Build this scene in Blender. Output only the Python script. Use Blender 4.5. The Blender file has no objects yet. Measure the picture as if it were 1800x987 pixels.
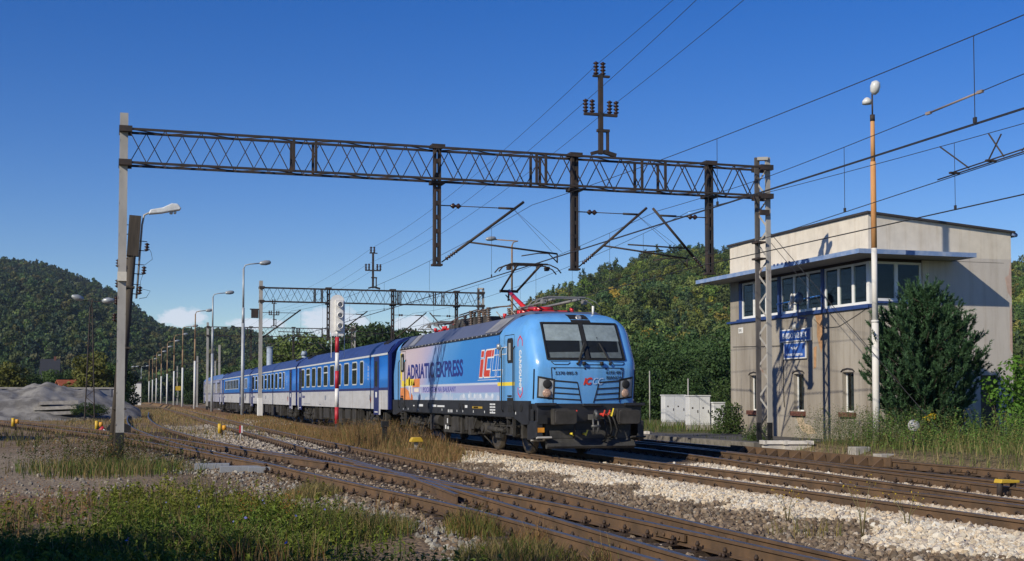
import bpy, math, random
import numpy as np
from mathutils import Vector, Matrix
R = math.radians
rnd = random.Random(7)
rng = np.random.default_rng(7)
SC = bpy.context.scene
COL = SC.collection

# ---------------------------------------------------------------- camera, sky, sun, exposure
CAM_H = 1.575
YAW, PITCH, FPX = R(17.5), R(2.6), 2237.0
cam = bpy.data.cameras.new('camera')
cam_o = bpy.data.objects.new('camera', cam)
COL.objects.link(cam_o)
cam_o.location = (0, 0, CAM_H)
cam_o.rotation_euler = (R(90) + PITCH, 0, -YAW)
cam.sensor_width = 36
cam.lens = FPX / 1800 * 36
cam.shift_y = (698 - FPX * math.tan(PITCH) - 493.5) / 1800
cam.clip_start, cam.clip_end = 0.1, 6000
SC.camera = cam_o

SUN_EL = 30.0
SUN_TO = Vector((0.875, 0.484, 0)).normalized()          # the way the shadows run
sd = bpy.data.lights.new('sun', 'SUN')
sd.energy, sd.angle, sd.color = 3.9, R(0.53), (1.0, 0.915, 0.74)
sun = bpy.data.objects.new('sun', sd)
COL.objects.link(sun)
d = Vector((SUN_TO.x * math.cos(R(SUN_EL)), SUN_TO.y * math.cos(R(SUN_EL)), -math.sin(R(SUN_EL))))
sun.rotation_euler = d.to_track_quat('-Z', 'Y').to_euler()
sun.location = (-60, -40, 60)

world = bpy.data.worlds.new('World')
SC.world = world
world.use_nodes = True
wn, wl = world.node_tree.nodes, world.node_tree.links
wn.clear()
sky = wn.new('ShaderNodeTexSky')
sky.sky_type = 'NISHITA'
sky.sun_disc = False
sky.sun_elevation = R(SUN_EL)
sky.sun_rotation = math.atan2(-SUN_TO.x, -SUN_TO.y)
sky.altitude, sky.air_density, sky.dust_density, sky.ozone_density = 900, 1.0, 0.05, 3.0
bg = wn.new('ShaderNodeBackground'); bg.inputs[1].default_value = 0.098
wo = wn.new('ShaderNodeOutputWorld')
# a few low cumulus banks near the horizon, part of the sky dome
tc = wn.new('ShaderNodeTexCoord')
sep = wn.new('ShaderNodeSeparateXYZ'); wl.new(tc.outputs['Generated'], sep.inputs[0])
def wmath(op, a, b=None, c=None):
    n = wn.new('ShaderNodeMath'); n.operation = op
    for i, v in enumerate((a, b, c)):
        if v is None: continue
        if isinstance(v, (int, float)): n.inputs[i].default_value = v
        else: wl.new(v, n.inputs[i])
    return n.outputs[0]
az = wmath('ARCTAN2', sep.outputs[0], sep.outputs[1])
el = wmath('ARCSINE', sep.outputs[2])
cmb = wn.new('ShaderNodeCombineXYZ'); wl.new(wmath('MULTIPLY', az, 1.0), cmb.inputs[0]); wl.new(wmath('MULTIPLY', el, 1.7), cmb.inputs[1])
nz = wn.new('ShaderNodeTexNoise'); nz.inputs['Scale'].default_value = 75; nz.inputs['Detail'].default_value = 7; nz.inputs['Roughness'].default_value = 0.6
wl.new(cmb.outputs[0], nz.inputs['Vector'])
mask = None
for (azc, elc, aw, eh) in ((0.052, 0.0605, 0.024, 0.011), (0.166, 0.0585, 0.036, 0.016), (0.228, 0.056, 0.022, 0.011), (0.105, 0.056, 0.03, 0.006), (-0.30, 0.075, 0.1, 0.02), (0.9, 0.09, 0.2, 0.03), (1.9, 0.12, 0.3, 0.04), (-1.6, 0.13, 0.4, 0.05), (3.0, 0.1, 0.4, 0.05)):
    a = wmath('POWER', wmath('DIVIDE', wmath('SUBTRACT', az, azc), aw), 2)
    b = wmath('POWER', wmath('DIVIDE', wmath('SUBTRACT', el, elc), eh), 2)
    g = wmath('SUBTRACT', 1.0, wmath('ADD', a, b))
    g = wmath('MAXIMUM', g, 0.0)
    mask = g if mask is None else wmath('MAXIMUM', mask, g)
dens = wmath('SUBTRACT', wmath('ADD', wmath('MULTIPLY', mask, 0.62), nz.outputs[0]), 0.72)
dens = wmath('MULTIPLY', dens, 5.0)
dens = wmath('MULTIPLY', wmath('MINIMUM', wmath('MAXIMUM', dens, 0.0), 1.0), wmath('MINIMUM', wmath('MULTIPLY', mask, 5.0), 0.72))
mx = wn.new('ShaderNodeMixRGB'); wl.new(dens, mx.inputs[0])
hs = wn.new('ShaderNodeHueSaturation'); hs.inputs['Hue'].default_value = 0.520; hs.inputs['Saturation'].default_value = 1.42; hs.inputs['Value'].default_value = .90; 
wl.new(sky.outputs[0], hs.inputs['Color'])
wl.new(hs.outputs[0], mx.inputs[1]); mx.inputs[2].default_value = (7.0, 7.2, 8.0, 1)
wl.new(mx.outputs[0], bg.inputs[0]); wl.new(bg.outputs[0], wo.inputs[0])

SC.view_settings.view_transform = 'Standard'
SC.view_settings.look = 'None'
SC.view_settings.exposure = 0.3
SC.view_settings.gamma = 1.0
SC.render.engine = 'CYCLES'
SC.cycles.max_bounces = 5
SC.cycles.diffuse_bounces = 2
SC.cycles.glossy_bounces = 2
SC.cycles.transmission_bounces = 3
SC.cycles.transparent_max_bounces = 8
SC.cycles.use_denoising = True

# ---------------------------------------------------------------- helpers
def mat(name, col, rough=0.6, metal=0.0, var=0.18, scale=6.0, bump=0.0, bscale=None, col2=None, stain=0.0, coat=0.0, spec=0.5, stretch=None, thr=(0.35, 0.68), detail=6):
    if name in bpy.data.materials: return bpy.data.materials[name]
    m = bpy.data.materials.new(name); m.use_nodes = True
    n, l = m.node_tree.nodes, m.node_tree.links
    p = n['Principled BSDF']
    p.inputs['Roughness'].default_value = rough; p.inputs['Metallic'].default_value = metal
    p.inputs['Specular IOR Level'].default_value = spec
    if coat: p.inputs['Coat Weight'].default_value = coat; p.inputs['Coat Roughness'].default_value = 0.08
    t = n.new('ShaderNodeTexCoord'); mp = n.new('ShaderNodeMapping')
    l.new(t.outputs['Object'], mp.inputs[0])
    if stretch: mp.inputs['Scale'].default_value = stretch
    nz = n.new('ShaderNodeTexNoise'); nz.inputs['Scale'].default_value = scale; nz.inputs['Detail'].default_value = detail
    nz.inputs['Roughness'].default_value = 0.65
    l.new(mp.outputs[0], nz.inputs['Vector'])
    r = n.new('ShaderNodeValToRGB'); l.new(nz.outputs[0], r.inputs[0])
    c2 = col2 if col2 else tuple(c * (1 + var) for c in col)
    c1 = col if col2 else tuple(c * (1 - var) for c in col)
    r.color_ramp.elements[0].position, r.color_ramp.elements[1].position = thr
    r.color_ramp.elements[0].color = (*c1, 1); r.color_ramp.elements[1].color = (*c2, 1)
    l.new(r.outputs[0], p.inputs['Base Color'])
    if stain:
        m2 = n.new('ShaderNodeMapping'); m2.inputs['Scale'].default_value = (2.6, 2.6, .16); l.new(t.outputs['Object'], m2.inputs[0])
        n2 = n.new('ShaderNodeTexNoise'); n2.inputs['Scale'].default_value = 1.6; n2.inputs['Detail'].default_value = 7; n2.inputs['Roughness'].default_value = .7; l.new(m2.outputs[0], n2.inputs['Vector'])
        r2 = n.new('ShaderNodeValToRGB'); l.new(n2.outputs[0], r2.inputs[0]); r2.color_ramp.elements[0].position = .50; r2.color_ramp.elements[1].position = .72
        k_ = 1 - stain; r2.color_ramp.elements[0].color = (1, 1, 1, 1); r2.color_ramp.elements[1].color = (k_, k_ * .95, k_ * .88, 1)
        mu = n.new('ShaderNodeMixRGB'); mu.blend_type = 'MULTIPLY'; mu.inputs[0].default_value = 1; l.new(r.outputs[0], mu.inputs[1]); l.new(r2.outputs[0], mu.inputs[2]); l.new(mu.outputs[0], p.inputs['Base Color'])
    if bump:
        b = n.new('ShaderNodeBump'); b.inputs['Strength'].default_value = bump; b.inputs['Distance'].default_value = 0.02
        nb = n.new('ShaderNodeTexNoise'); nb.inputs['Scale'].default_value = bscale or scale * 6; nb.inputs['Detail'].default_value = 5
        l.new(mp.outputs[0], nb.inputs['Vector']); l.new(nb.outputs[0], b.inputs['Height']); l.new(b.outputs[0], p.inputs['Normal'])
    return m

def leaf_mat(name, trans=0.3, rough=0.6):
    """foliage: colour comes from the leaf's own 'Col' attribute"""
    if name in bpy.data.materials: return bpy.data.materials[name]
    m = bpy.data.materials.new(name); m.use_nodes = True
    n, l = m.node_tree.nodes, m.node_tree.links
    p = n['Principled BSDF']; p.inputs['Roughness'].default_value = rough; p.inputs['Specular IOR Level'].default_value = 0.25
    a = n.new('ShaderNodeAttribute'); a.attribute_name = 'Col'
    l.new(a.outputs['Color'], p.inputs['Base Color'])
    tr = n.new('ShaderNodeBsdfTranslucent'); l.new(a.outputs['Color'], tr.inputs[0])
    mxs = n.new('ShaderNodeMixShader'); mxs.inputs[0].default_value = trans
    l.new(p.outputs[0], mxs.inputs[1]); l.new(tr.outputs[0], mxs.inputs[2])
    l.new(mxs.outputs[0], n['Material Output'].inputs[0])
    return m

def glass_mat(name, tint=(0.7, 0.75, 0.75), refl=0.25, rough=0.02):
    if name in bpy.data.materials: return bpy.data.materials[name]
    m = bpy.data.materials.new(name); m.use_nodes = True
    n, l = m.node_tree.nodes, m.node_tree.links
    n.remove(n['Principled BSDF'])
    t = n.new('ShaderNodeBsdfTransparent'); t.inputs[0].default_value = (*tint, 1)
    g = n.new('ShaderNodeBsdfGlossy'); g.inputs['Roughness'].default_value = rough; g.inputs[0].default_value = (0.9, 0.93, 1, 1)
    ge = n.new('ShaderNodeNewGeometry'); dt = n.new('ShaderNodeVectorMath'); dt.operation = 'DOT_PRODUCT'
    l.new(ge.outputs['Normal'], dt.inputs[0]); l.new(ge.outputs['Incoming'], dt.inputs[1])
    ab = n.new('ShaderNodeMath'); ab.operation = 'ABSOLUTE'; l.new(dt.outputs['Value'], ab.inputs[0])
    iv = n.new('ShaderNodeMath'); iv.operation = 'SUBTRACT'; iv.inputs[0].default_value = 1.0; l.new(ab.outputs[0], iv.inputs[1])
    fr = n.new('ShaderNodeMath'); fr.operation = 'POWER'; fr.inputs[1].default_value = 5.0; l.new(iv.outputs[0], fr.inputs[0])
    ad = n.new('ShaderNodeMath'); ad.operation = 'MULTIPLY_ADD'; ad.inputs[1].default_value = 0.9; ad.inputs[2].default_value = 0.028
    l.new(fr.outputs[0], ad.inputs[0])
    mxs = n.new('ShaderNodeMixShader'); l.new(ad.outputs[0], mxs.inputs[0]); l.new(t.outputs[0], mxs.inputs[1]); l.new(g.outputs[0], mxs.inputs[2])
    l.new(mxs.outputs[0], n['Material Output'].inputs[0])
    return m

class MB:
    """collects shapes and links them as ONE mesh object"""
    def __init__(s): s.v = []; s.f = []; s.mi = []; s.sm = []; s.cur = 0; s.smooth = False
    def add(s, vs, fs):
        b = len(s.v); s.v += [tuple(v) for v in vs]
        for f in fs: s.f.append([b + i for i in f]); s.mi.append(s.cur); s.sm.append(s.smooth)
    def box(s, x0, x1, y0, y1, z0, z1, M=None):
        vs = [Vector(v) for v in ((x0, y0, z0), (x1, y0, z0), (x1, y1, z0), (x0, y1, z0), (x0, y0, z1), (x1, y0, z1), (x1, y1, z1), (x0, y1, z1))]
        if M: vs = [M @ v for v in vs]
        s.add(vs, [(3, 2, 1, 0), (4, 5, 6, 7), (0, 1, 5, 4), (1, 2, 6, 5), (2, 3, 7, 6), (3, 0, 4, 7)])
    def cbox(s, c, sz, M=None): s.box(c[0] - sz[0] / 2, c[0] + sz[0] / 2, c[1] - sz[1] / 2, c[1] + sz[1] / 2, c[2] - sz[2] / 2, c[2] + sz[2] / 2, M)
    def bar(s, a, b, w, h=None, up=(0, 0, 1)):
        """rectangular bar from a to b"""
        a, b = Vector(a), Vector(b); t = (b - a).normalized(); u = Vector(up)
        sd = t.cross(u)
        if sd.length < 1e-4: sd = t.cross(Vector((1, 0, 0)))
        sd.normalize(); u = sd.cross(t); h = h or w
        q = [(-w / 2, -h / 2), (w / 2, -h / 2), (w / 2, h / 2), (-w / 2, h / 2)]
        s.add([p + sd * x + u * y for p in (a, b) for x, y in q], [(0, 1, 2, 3)[::-1], (4, 5, 6, 7), (0, 4, 5, 1)[::-1], (1, 5, 6, 2)[::-1], (2, 6, 7, 3)[::-1], (3, 7, 4, 0)[::-1]])
    def cyl(s, a, b, r0, r1=None, n=10, cap=True):
        a, b = Vector(a), Vector(b); r1 = r0 if r1 is None else r1
        t = (b - a).normalized(); u = t.orthogonal().normalized(); w = t.cross(u)
        vs = []
        for p, r in ((a, r0), (b, r1)):
            for i in range(n):
                k = 2 * math.pi * i / n; vs.append(p + u * math.cos(k) * r + w * math.sin(k) * r)
        fs = [(i, (i + 1) % n, n + (i + 1) % n, n + i) for i in range(n)]
        sm = s.smooth; s.smooth = n > 5
        s.add(vs, fs); s.smooth = sm
        if cap:
            bb = len(s.v) - 2 * n
            s.f.append([bb + i for i in range(n)][::-1]); s.mi.append(s.cur); s.sm.append(False)
            s.f.append([bb + n + i for i in range(n)]); s.mi.append(s.cur); s.sm.append(False)
    def tube(s, pts, r, n=6):
        pts = [Vector(p) for p in pts]
        prev = None; rings = []
        for i, p in enumerate(pts):
            t = (pts[min(i + 1, len(pts) - 1)] - pts[max(i - 1, 0)]).normalized()
            if prev is None: u = t.orthogonal().normalized()
            else:
                u = prev - t * prev.dot(t)
                u = u.normalized() if u.length > 1e-5 else t.orthogonal().normalized()
            prev = u; w = t.cross(u)
            rr = r[i] if isinstance(r, (list, tuple)) else r
            rings.append([p + u * math.cos(2 * math.pi * k / n) * rr + w * math.sin(2 * math.pi * k / n) * rr for k in range(n)])
        vs = [v for q in rings for v in q]; fs = []
        for i in range(len(pts) - 1):
            for k in range(n): fs.append((i * n + k, i * n + (k + 1) % n, (i + 1) * n + (k + 1) % n, (i + 1) * n + k))
        fs.append(tuple(range(n))[::-1]); fs.append(tuple((len(pts) - 1) * n + k for k in range(n)))
        sm = s.smooth; s.smooth = True; s.add(vs, fs); s.smooth = sm
    def lathe(s, base, prof, n=14, axis=(0, 0, 1)):
        """prof: [(r, h)...] along axis from base"""
        base = Vector(base); t = Vector(axis).normalized(); u = t.orthogonal().normalized(); w = t.cross(u)
        vs = []; fs = []
        for r_, h_ in prof:
            for k in range(n):
                a = 2 * math.pi * k / n; vs.append(base + t * h_ + u * math.cos(a) * r_ + w * math.sin(a) * r_)
        for i in range(len(prof) - 1):
            for k in range(n): fs.append((i * n + k, i * n + (k + 1) % n, (i + 1) * n + (k + 1) % n, (i + 1) * n + k))
        fs.append(tuple(range(n))[::-1]); fs.append(tuple((len(prof) - 1) * n + k for k in range(n)))
        sm = s.smooth; s.smooth = True; s.add(vs, fs); s.smooth = sm
    def prism(s, poly, axis, a, b):
        """poly 2D extruded along axis 'x' (poly=(y,z)), 'y' (poly=(x,z)) or 'z' (poly=(x,y))"""
        def P(q, h): return (h, q[0], q[1]) if axis == 'x' else ((q[0], h, q[1]) if axis == 'y' else (q[0], q[1], h))
        n = len(poly)
        s.add([P(q, a) for q in poly] + [P(q, b) for q in poly], [tuple(range(n)), tuple(range(n, 2 * n))[::-1]] + [(i, n + i, n + (i + 1) % n, (i + 1) % n) for i in range(n)])
    def build2(s, name, mats, parent=None, **kw):
        """left and right halves as two objects"""
        out = []
        for sg in (-1, 1):
            h = MB(); mp = {}
            for f, mi, sm in zip(s.f, s.mi, s.sm):
                if sum(s.v[i][0] for i in f) * sg > 0:
                    for i in f:
                        if i not in mp: mp[i] = len(h.v); h.v.append(s.v[i])
                    h.f.append([mp[i] for i in f]); h.mi.append(mi); h.sm.append(sm)
            if h.f: out.append(h.build(name, mats, parent, **kw))
        return out
    def build(s, name, mats, parent=None, loc=None, bevel=0.0, recalc=False):
        me = bpy.data.meshes.new(name)
        me.from_pydata([tuple(v) for v in s.v], [], s.f)
        for m in (mats if isinstance(mats, (list, tuple)) else [mats]): me.materials.append(m)
        me.polygons.foreach_set('material_index', s.mi)
        me.polygons.foreach_set('use_smooth', s.sm)
        if recalc:
            import bmesh
            bm = bmesh.new(); bm.from_mesh(me); bmesh.ops.recalc_face_normals(bm, faces=bm.faces); bm.to_mesh(me); bm.free()
        me.update()
        o = bpy.data.objects.new(name, me); COL.objects.link(o)
        if parent: o.parent = parent
        if loc: o.location = loc
        if bevel:
            bv = o.modifiers.new('bevel', 'BEVEL'); bv.width = bevel; bv.segments = 2; bv.limit_method = 'ANGLE'; bv.angle_limit = R(40)
        return o

def np_mesh(name, V, F, mats, cols=None, smooth=False, parent=None, normals=None):
    V = np.asarray(V, np.float32); F = np.asarray(F, np.int32); k = F.shape[1]
    me = bpy.data.meshes.new(name)
    me.vertices.add(len(V)); me.vertices.foreach_set('co', V.ravel())
    me.loops.add(F.size); me.loops.foreach_set('vertex_index', F.ravel())
    me.polygons.add(len(F)); me.polygons.foreach_set('loop_start', np.arange(0, F.size, k, dtype=np.int32))
    me.polygons.foreach_set('use_smooth', np.full(len(F), smooth))
    for m in (mats if isinstance(mats, (list, tuple)) else [mats]): me.materials.append(m)
    me.update(calc_edges=True)
    if cols is not None:
        dom = 'FACE' if len(cols) == len(F) else 'POINT'
        a = me.attributes.new('Col', 'FLOAT_COLOR', dom)
        c = np.ones((len(cols), 4), np.float32); c[:, :3] = cols
        a.data.foreach_set('color', c.ravel())
    o = bpy.data.objects.new(name, me); COL.objects.link(o)
    if parent: o.parent = parent
    return o

def tag(o, label=None, cat=None, group=None, kind=None):
    if label: o['label'] = label
    if cat: o['category'] = cat
    if group: o['group'] = group
    if kind: o['kind'] = kind
    return o
def empty(name, loc, rz=0.0):
    o = bpy.data.objects.new(name, None); COL.objects.link(o); o.location = loc; o.rotation_euler = (0, 0, rz); o.empty_display_size = 0.3
    return o
def thing(name, loc, label, cat, group=None, rz=0.0): return tag(empty(name, loc, rz), label, cat, group)
def link_copy(o, parent, loc=None, rz=None):
    c = o.copy(); COL.objects.link(c); c.parent = parent
    if loc is not None: c.location = loc
    if rz is not None: c.rotation_euler = (0, 0, rz)
    return c
def copy_tree(o, parent=None):
    c = o.copy(); COL.objects.link(c); c.parent = parent
    for ch in list(o.children): copy_tree(ch, c)
    return c
def text(name, body, size, M, m, parent=None, sx=1.0, bold=0.0, ext=0.003, shear=0.0, align='LEFT', space=1.0):
    cu = bpy.data.curves.new(name, 'FONT'); cu.body = body; cu.size = size; cu.extrude = ext; cu.offset = bold; cu.shear = shear
    cu.align_x = align; cu.space_character = space; cu.resolution_u = 4
    cu.materials.append(m)
    tmp = bpy.data.objects.new('tmp_text', cu)
    me = bpy.data.meshes.new_from_object(tmp); bpy.data.objects.remove(tmp); me.name = name
    me.transform(M @ Matrix.Diagonal((sx, 1, 1, 1)))
    o = bpy.data.objects.new(name, me); COL.objects.link(o)
    if parent: o.parent = parent
    return o
def frame(px, py, o):
    """matrix whose X axis is px, Y axis py, origin o"""
    px, py = Vector(px).normalized(), Vector(py).normalized(); pz = px.cross(py)
    return Matrix(((px.x, py.x, pz.x, o[0]), (px.y, py.y, pz.y, o[1]), (px.z, py.z, pz.z, o[2]), (0, 0, 0, 1)))
def interp(x, xs, ys): return float(np.interp(x, xs, ys))
def cr(pts, step=1.0):
    """Catmull-Rom resample of a 2D/3D polyline"""
    P = [np.array(p, float) for p in pts]; out = []
    for i in range(len(P) - 1):
        p0, p1, p2, p3 = P[max(i - 1, 0)], P[i], P[i + 1], P[min(i + 2, len(P) - 1)]
        n = max(1, int(np.linalg.norm(p2 - p1) / step))
        for k in range(n):
            t = k / n
            out.append(0.5 * ((2 * p1) + (-p0 + p2) * t + (2 * p0 - 5 * p1 + 4 * p2 - p3) * t * t + (-p0 + 3 * p1 - 3 * p2 + p3) * t ** 3))
    out.append(P[-1]); return out
def px_dir(x):
    """ground direction (X, Y per metre of depth) seen at a column of the 1800 px wide frame: used to survey hills and far trees"""
    u = (x - 900) / FPX
    return math.sin(YAW) + math.cos(YAW) * u, math.cos(YAW) - math.sin(YAW) * u
def z_at(y, D): return CAM_H + (698 - y) * D / FPX
# ---------------------------------------------------------------- track geometry (surveyed centre lines)
GA = 0.753
A_C = [(11.94, -8), (11.94, 60), (11.94, 300)]
D_C = [(6.2, 6), (6.25, 13), (6.4, 20), (6.55, 30), (6.65, 60), (6.9, 95), (7.1, 130), (7.3, 175)]
E_C = [(5.9, 6), (5.82, 12), (5.67, 16.6), (5.4, 20), (5.05, 23.2), (4.68, 27), (4.38, 30.5), (3.95, 35), (3.2, 42), (2.75, 48), (2.25, 58), (1.8, 74), (2.0, 100), (2.85, 129)]
F_C = [(4.27, 30.8), (3.75, 34), (2.65, 42), (1.25, 51.5), (-0.3, 59.5), (-2.8, 71.5), (-6.7, 88), (-12.5, 106)]
B_C = [(12.9, 2), (13.45, 9), (13.95, 15), (14.25, 18), (14.75, 22.5), (15.7, 29.4), (16.1, 33), (16.35, 38), (16.44, 45), (16.44, 150)]
def offset_line(pts, off):
    out = []
    for i, p in enumerate(pts):
        a = pts[max(i - 1, 0)]; b = pts[min(i + 1, len(pts) - 1)]
        t = np.array(b) - np.array(a); t /= np.linalg.norm(t)
        out.append((p[0] + t[1] * off, p[1] - t[0] * off))
    return out

# ---------------------------------------------------------------- ground: one sheet, fine near the lens, coarse to the horizon
def axis(a, b, st, lo, hi, grow=1.25):
    v = list(np.arange(a, b, st)); s = st
    while v[-1] < hi: s *= grow; v.append(v[-1] + s)
    s = st; w = []
    x = a
    while x > lo: s *= grow; x -= s; w.append(x)
    return np.array(w[::-1] + v)
def vnoise(x, y, sc, seed=0):
    r = np.random.default_rng(seed); T = r.random((256, 256))
    X, Y = x * sc + 1000.3, y * sc + 1000.7; i, j = np.floor(X).astype(int), np.floor(Y).astype(int)
    fx, fy = X - i, Y - j; fx = fx * fx * (3 - 2 * fx); fy = fy * fy * (3 - 2 * fy)
    g = lambda a, b: T[a % 256, b % 256]
    return (g(i, j) * (1 - fx) + g(i + 1, j) * fx) * (1 - fy) + (g(i, j + 1) * (1 - fx) + g(i + 1, j + 1) * fx) * fy
def fbm(x, y, sc, seed=0, o=4): return sum(vnoise(x, y, sc * 2 ** k, seed + k) * 0.5 ** k for k in range(o)) / sum(0.5 ** k for k in range(o))
def sst(a, b, x): t = np.clip((x - a) / (b - a), 0, 1); return t * t * (3 - 2 * t)
def band(x, a, b, s): return sst(a - s, a + s, x) * (1 - sst(b - s, b + s, x))
cB = np.array(B_C)
def white_mask(X, Y):
    n = (fbm(X, Y, 0.6, 21) - 0.5) * 1.6
    xl = 9.75 + n * 1.2
    m = sst(-0.12, 0.12, X - xl) * (1 - sst(-0.5, 0.5, X - (np.interp(Y, cB[:, 1], cB[:, 0]) + .9 + n))) * (1 - sst(12.3, 12.9, X) * sst(27.5, 31.5, Y + n * 2))
    return m * (1 - sst(37, 41, Y + n * 3 + np.clip(11 - X, 0, 3) * 1.0)) 
def ground_z(X, Y):
    X = np.asarray(X, float); Y = np.asarray(Y, float)
    z = -0.27 + (fbm(X, Y, 0.35, 3) - 0.5) * 0.16
    # ballast beds
    for c, w0, w1, zt in ((np.array(A_C), 1.55, 2.45, -0.165), (cB, 1.5, 2.2, -0.17)):
        dx = np.abs(X - np.interp(Y, c[:, 1], c[:, 0]))
        k = 1 - sst(w0, w1, dx); z = z * (1 - k) + (zt - .028 * (1 - sst(.5, .75, dx))) * k
    for c in (D_C, E_C, F_C):
        c = np.array(c)
        dx = np.abs(X - np.interp(Y, c[:, 1], c[:, 0])); dx = np.where((Y < c[0, 1] - 1) | (Y > c[-1, 1] + 2), 9, dx)
        k = 1 - sst(1.3, 2.0, dx); z = z * (1 - k) + (-0.212 - .03 * (1 - sst(15, 20, Y)) + (fbm(X, Y, 1.3, 12) - .5) * .05) * k
    # raised ground at the signal box and by the lamp row
    k = sst(19.1, 21.0, X + np.clip(30 - Y, 0, 8) * -0.06); z = z * (1 - k) + (0.13 + (fbm(X, Y, 0.3, 9) - .5) * .12) * k
    k = band(X, 7.9, 10.2, 0.35) * sst(62, 82, Y); z = z * (1 - k) + 0.16 * k
    k = sst(-1.5, 1.0, -X + 1.0) * (1 - sst(34, 40, Y)) * sst(16, 22, Y); z += 0.05 * k
    z += 0.25 * sst(80, 250, Y) * (1 - band(X, 9.9, 24, .4))
    far = sst(150, 600, np.hypot(X, Y)); z = z * (1 - far) + far * (-0.2)
    return z
gx = axis(-16, 36, 0.22, -2600, 2600); gy = axis(4, 75, 0.26, -300, 3500)
GX, GY = np.meshgrid(gx, gy)
gz = ground_z(GX, GY)
fx_, fy_ = GX.ravel(), GY.ravel()
n1 = fbm(fx_, fy_, 0.5, 31); n2 = fbm(fx_, fy_, 1.7, 41)
base = np.tile(np.array([0.155, 0.125, 0.098]), (len(fx_), 1)) * (0.7 + 0.7 * n2)[:, None]
def mixc(c, k): 
    global base
    k = np.clip(k, 0, 1)[:, None]; base = base * (1 - k) + np.array(c) * k
mixc((0.215, 0.19, 0.165), (1 - sst(0.4, 2.0, fx_ + n1 * 1.5)) * sst(24, 28, fy_ + n1 * 3) * (1 - sst(44, 52, fy_ + n1 * 6)))           # grey gravel yard
mixc((0.185, 0.125, 0.09), (1 - sst(1.5, 4.5, fx_ + n1 * 3)) * sst(18, 21, fy_) * (1 - sst(27, 30, fy_ + n1 * 4)) * sst(.35, .55, n2))   # brown dirt
mixc((0.16, 0.10, 0.055), band(fx_, 7.9, 10.6, 0.5) * sst(36, 40, fy_ + n1 * 4) * sst(.3, .5, n1 + .1))                                  # dry strip
mixc((0.22, 0.16, 0.08), (1 - sst(6, 9, fx_)) * sst(85, 110, fy_ + n1 * 20) * 0.8)
mixc((0.07, 0.09, 0.03), sst(20.2, 22.5, fx_ + n1) * 0.8)
mixc((0.06, 0.085, 0.025), (1 - sst(3.0, 5.5, fx_ + fy_ * 0.06 + n1 * 2)) * (1 - sst(19.5, 23, fy_ + n1 * 5)) * 0.85)
mixc((0.05, 0.065, 0.03), sst(120, 200, np.hypot(fx_, fy_)) * (1 - band(fx_, -4, 24, 2) * (1 - sst(300, 420, fy_))))
base *= np.array([1.12, 1.0, .80]); mixc((0.50, 0.44, 0.34), white_mask(fx_, fy_))
mixc((0.12, 0.098, 0.08), band(fx_, 12.9, 15, 1.0) * sst(33, 38, fy_) * .8)
gm = bpy.data.materials.new('ground_gravel'); gm.use_nodes = True
n, l = gm.node_tree.nodes, gm.node_tree.links
p = n['Principled BSDF']; p.inputs['Roughness'].default_value = 0.92; p.inputs['Specular IOR Level'].default_value = 0.2
a = n.new('ShaderNodeAttribute'); a.attribute_name = 'Col'
t = n.new('ShaderNodeTexCoord')
vo = n.new('ShaderNodeTexVoronoi'); vo.inputs['Scale'].default_value = 16; l.new(t.outputs['Object'], vo.inputs['Vector'])
nz2 = n.new('ShaderNodeTexNoise'); nz2.inputs['Scale'].default_value = 3.0; nz2.inputs['Detail'].default_value = 8; nz2.inputs['Roughness'].default_value = .7; l.new(t.outputs['Object'], nz2.inputs['Vector'])
rgb = n.new('ShaderNodeRGBToBW'); l.new(vo.outputs['Color'], rgb.inputs[0])
m1 = n.new('ShaderNodeMath'); m1.operation = 'MULTIPLY_ADD'; m1.inputs[1].default_value = 0.9; m1.inputs[2].default_value = 0.55; l.new(rgb.outputs[0], m1.inputs[0])
m2 = n.new('ShaderNodeMath'); m2.operation = 'MULTIPLY_ADD'; m2.inputs[1].default_value = 0.9; m2.inputs[2].default_value = 0.55; l.new(nz2.outputs[0], m2.inputs[0])
m3 = n.new('ShaderNodeMath'); m3.operation = 'MULTIPLY'; l.new(m1.outputs[0], m3.inputs[0]); l.new(m2.outputs[0], m3.inputs[1])
vm = n.new('ShaderNodeVectorMath'); vm.operation = 'SCALE'; l.new(a.outputs['Color'], vm.inputs[0]); l.new(m3.outputs[0], vm.inputs['Scale'])
l.new(vm.outputs[0], p.inputs['Base Color'])
b = n.new('ShaderNodeBump'); b.inputs['Strength'].default_value = 0.8; b.inputs['Distance'].default_value = 0.03
l.new(vo.outputs['Distance'], b.inputs['Height']); b.invert = True; l.new(b.outputs[0], p.inputs['Normal'])
nx, ny = len(gx), len(gy)
idx = np.arange(nx * ny).reshape(ny, nx)
Fq = np.stack([idx[:-1, :-1], idx[:-1, 1:], idx[1:, 1:], idx[1:, :-1]], -1).reshape(-1, 4)
g = np_mesh('ground', np.stack([fx_, fy_, gz.ravel()], 1), Fq, gm, base, smooth=True)
tag(g, kind='structure')

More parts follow.
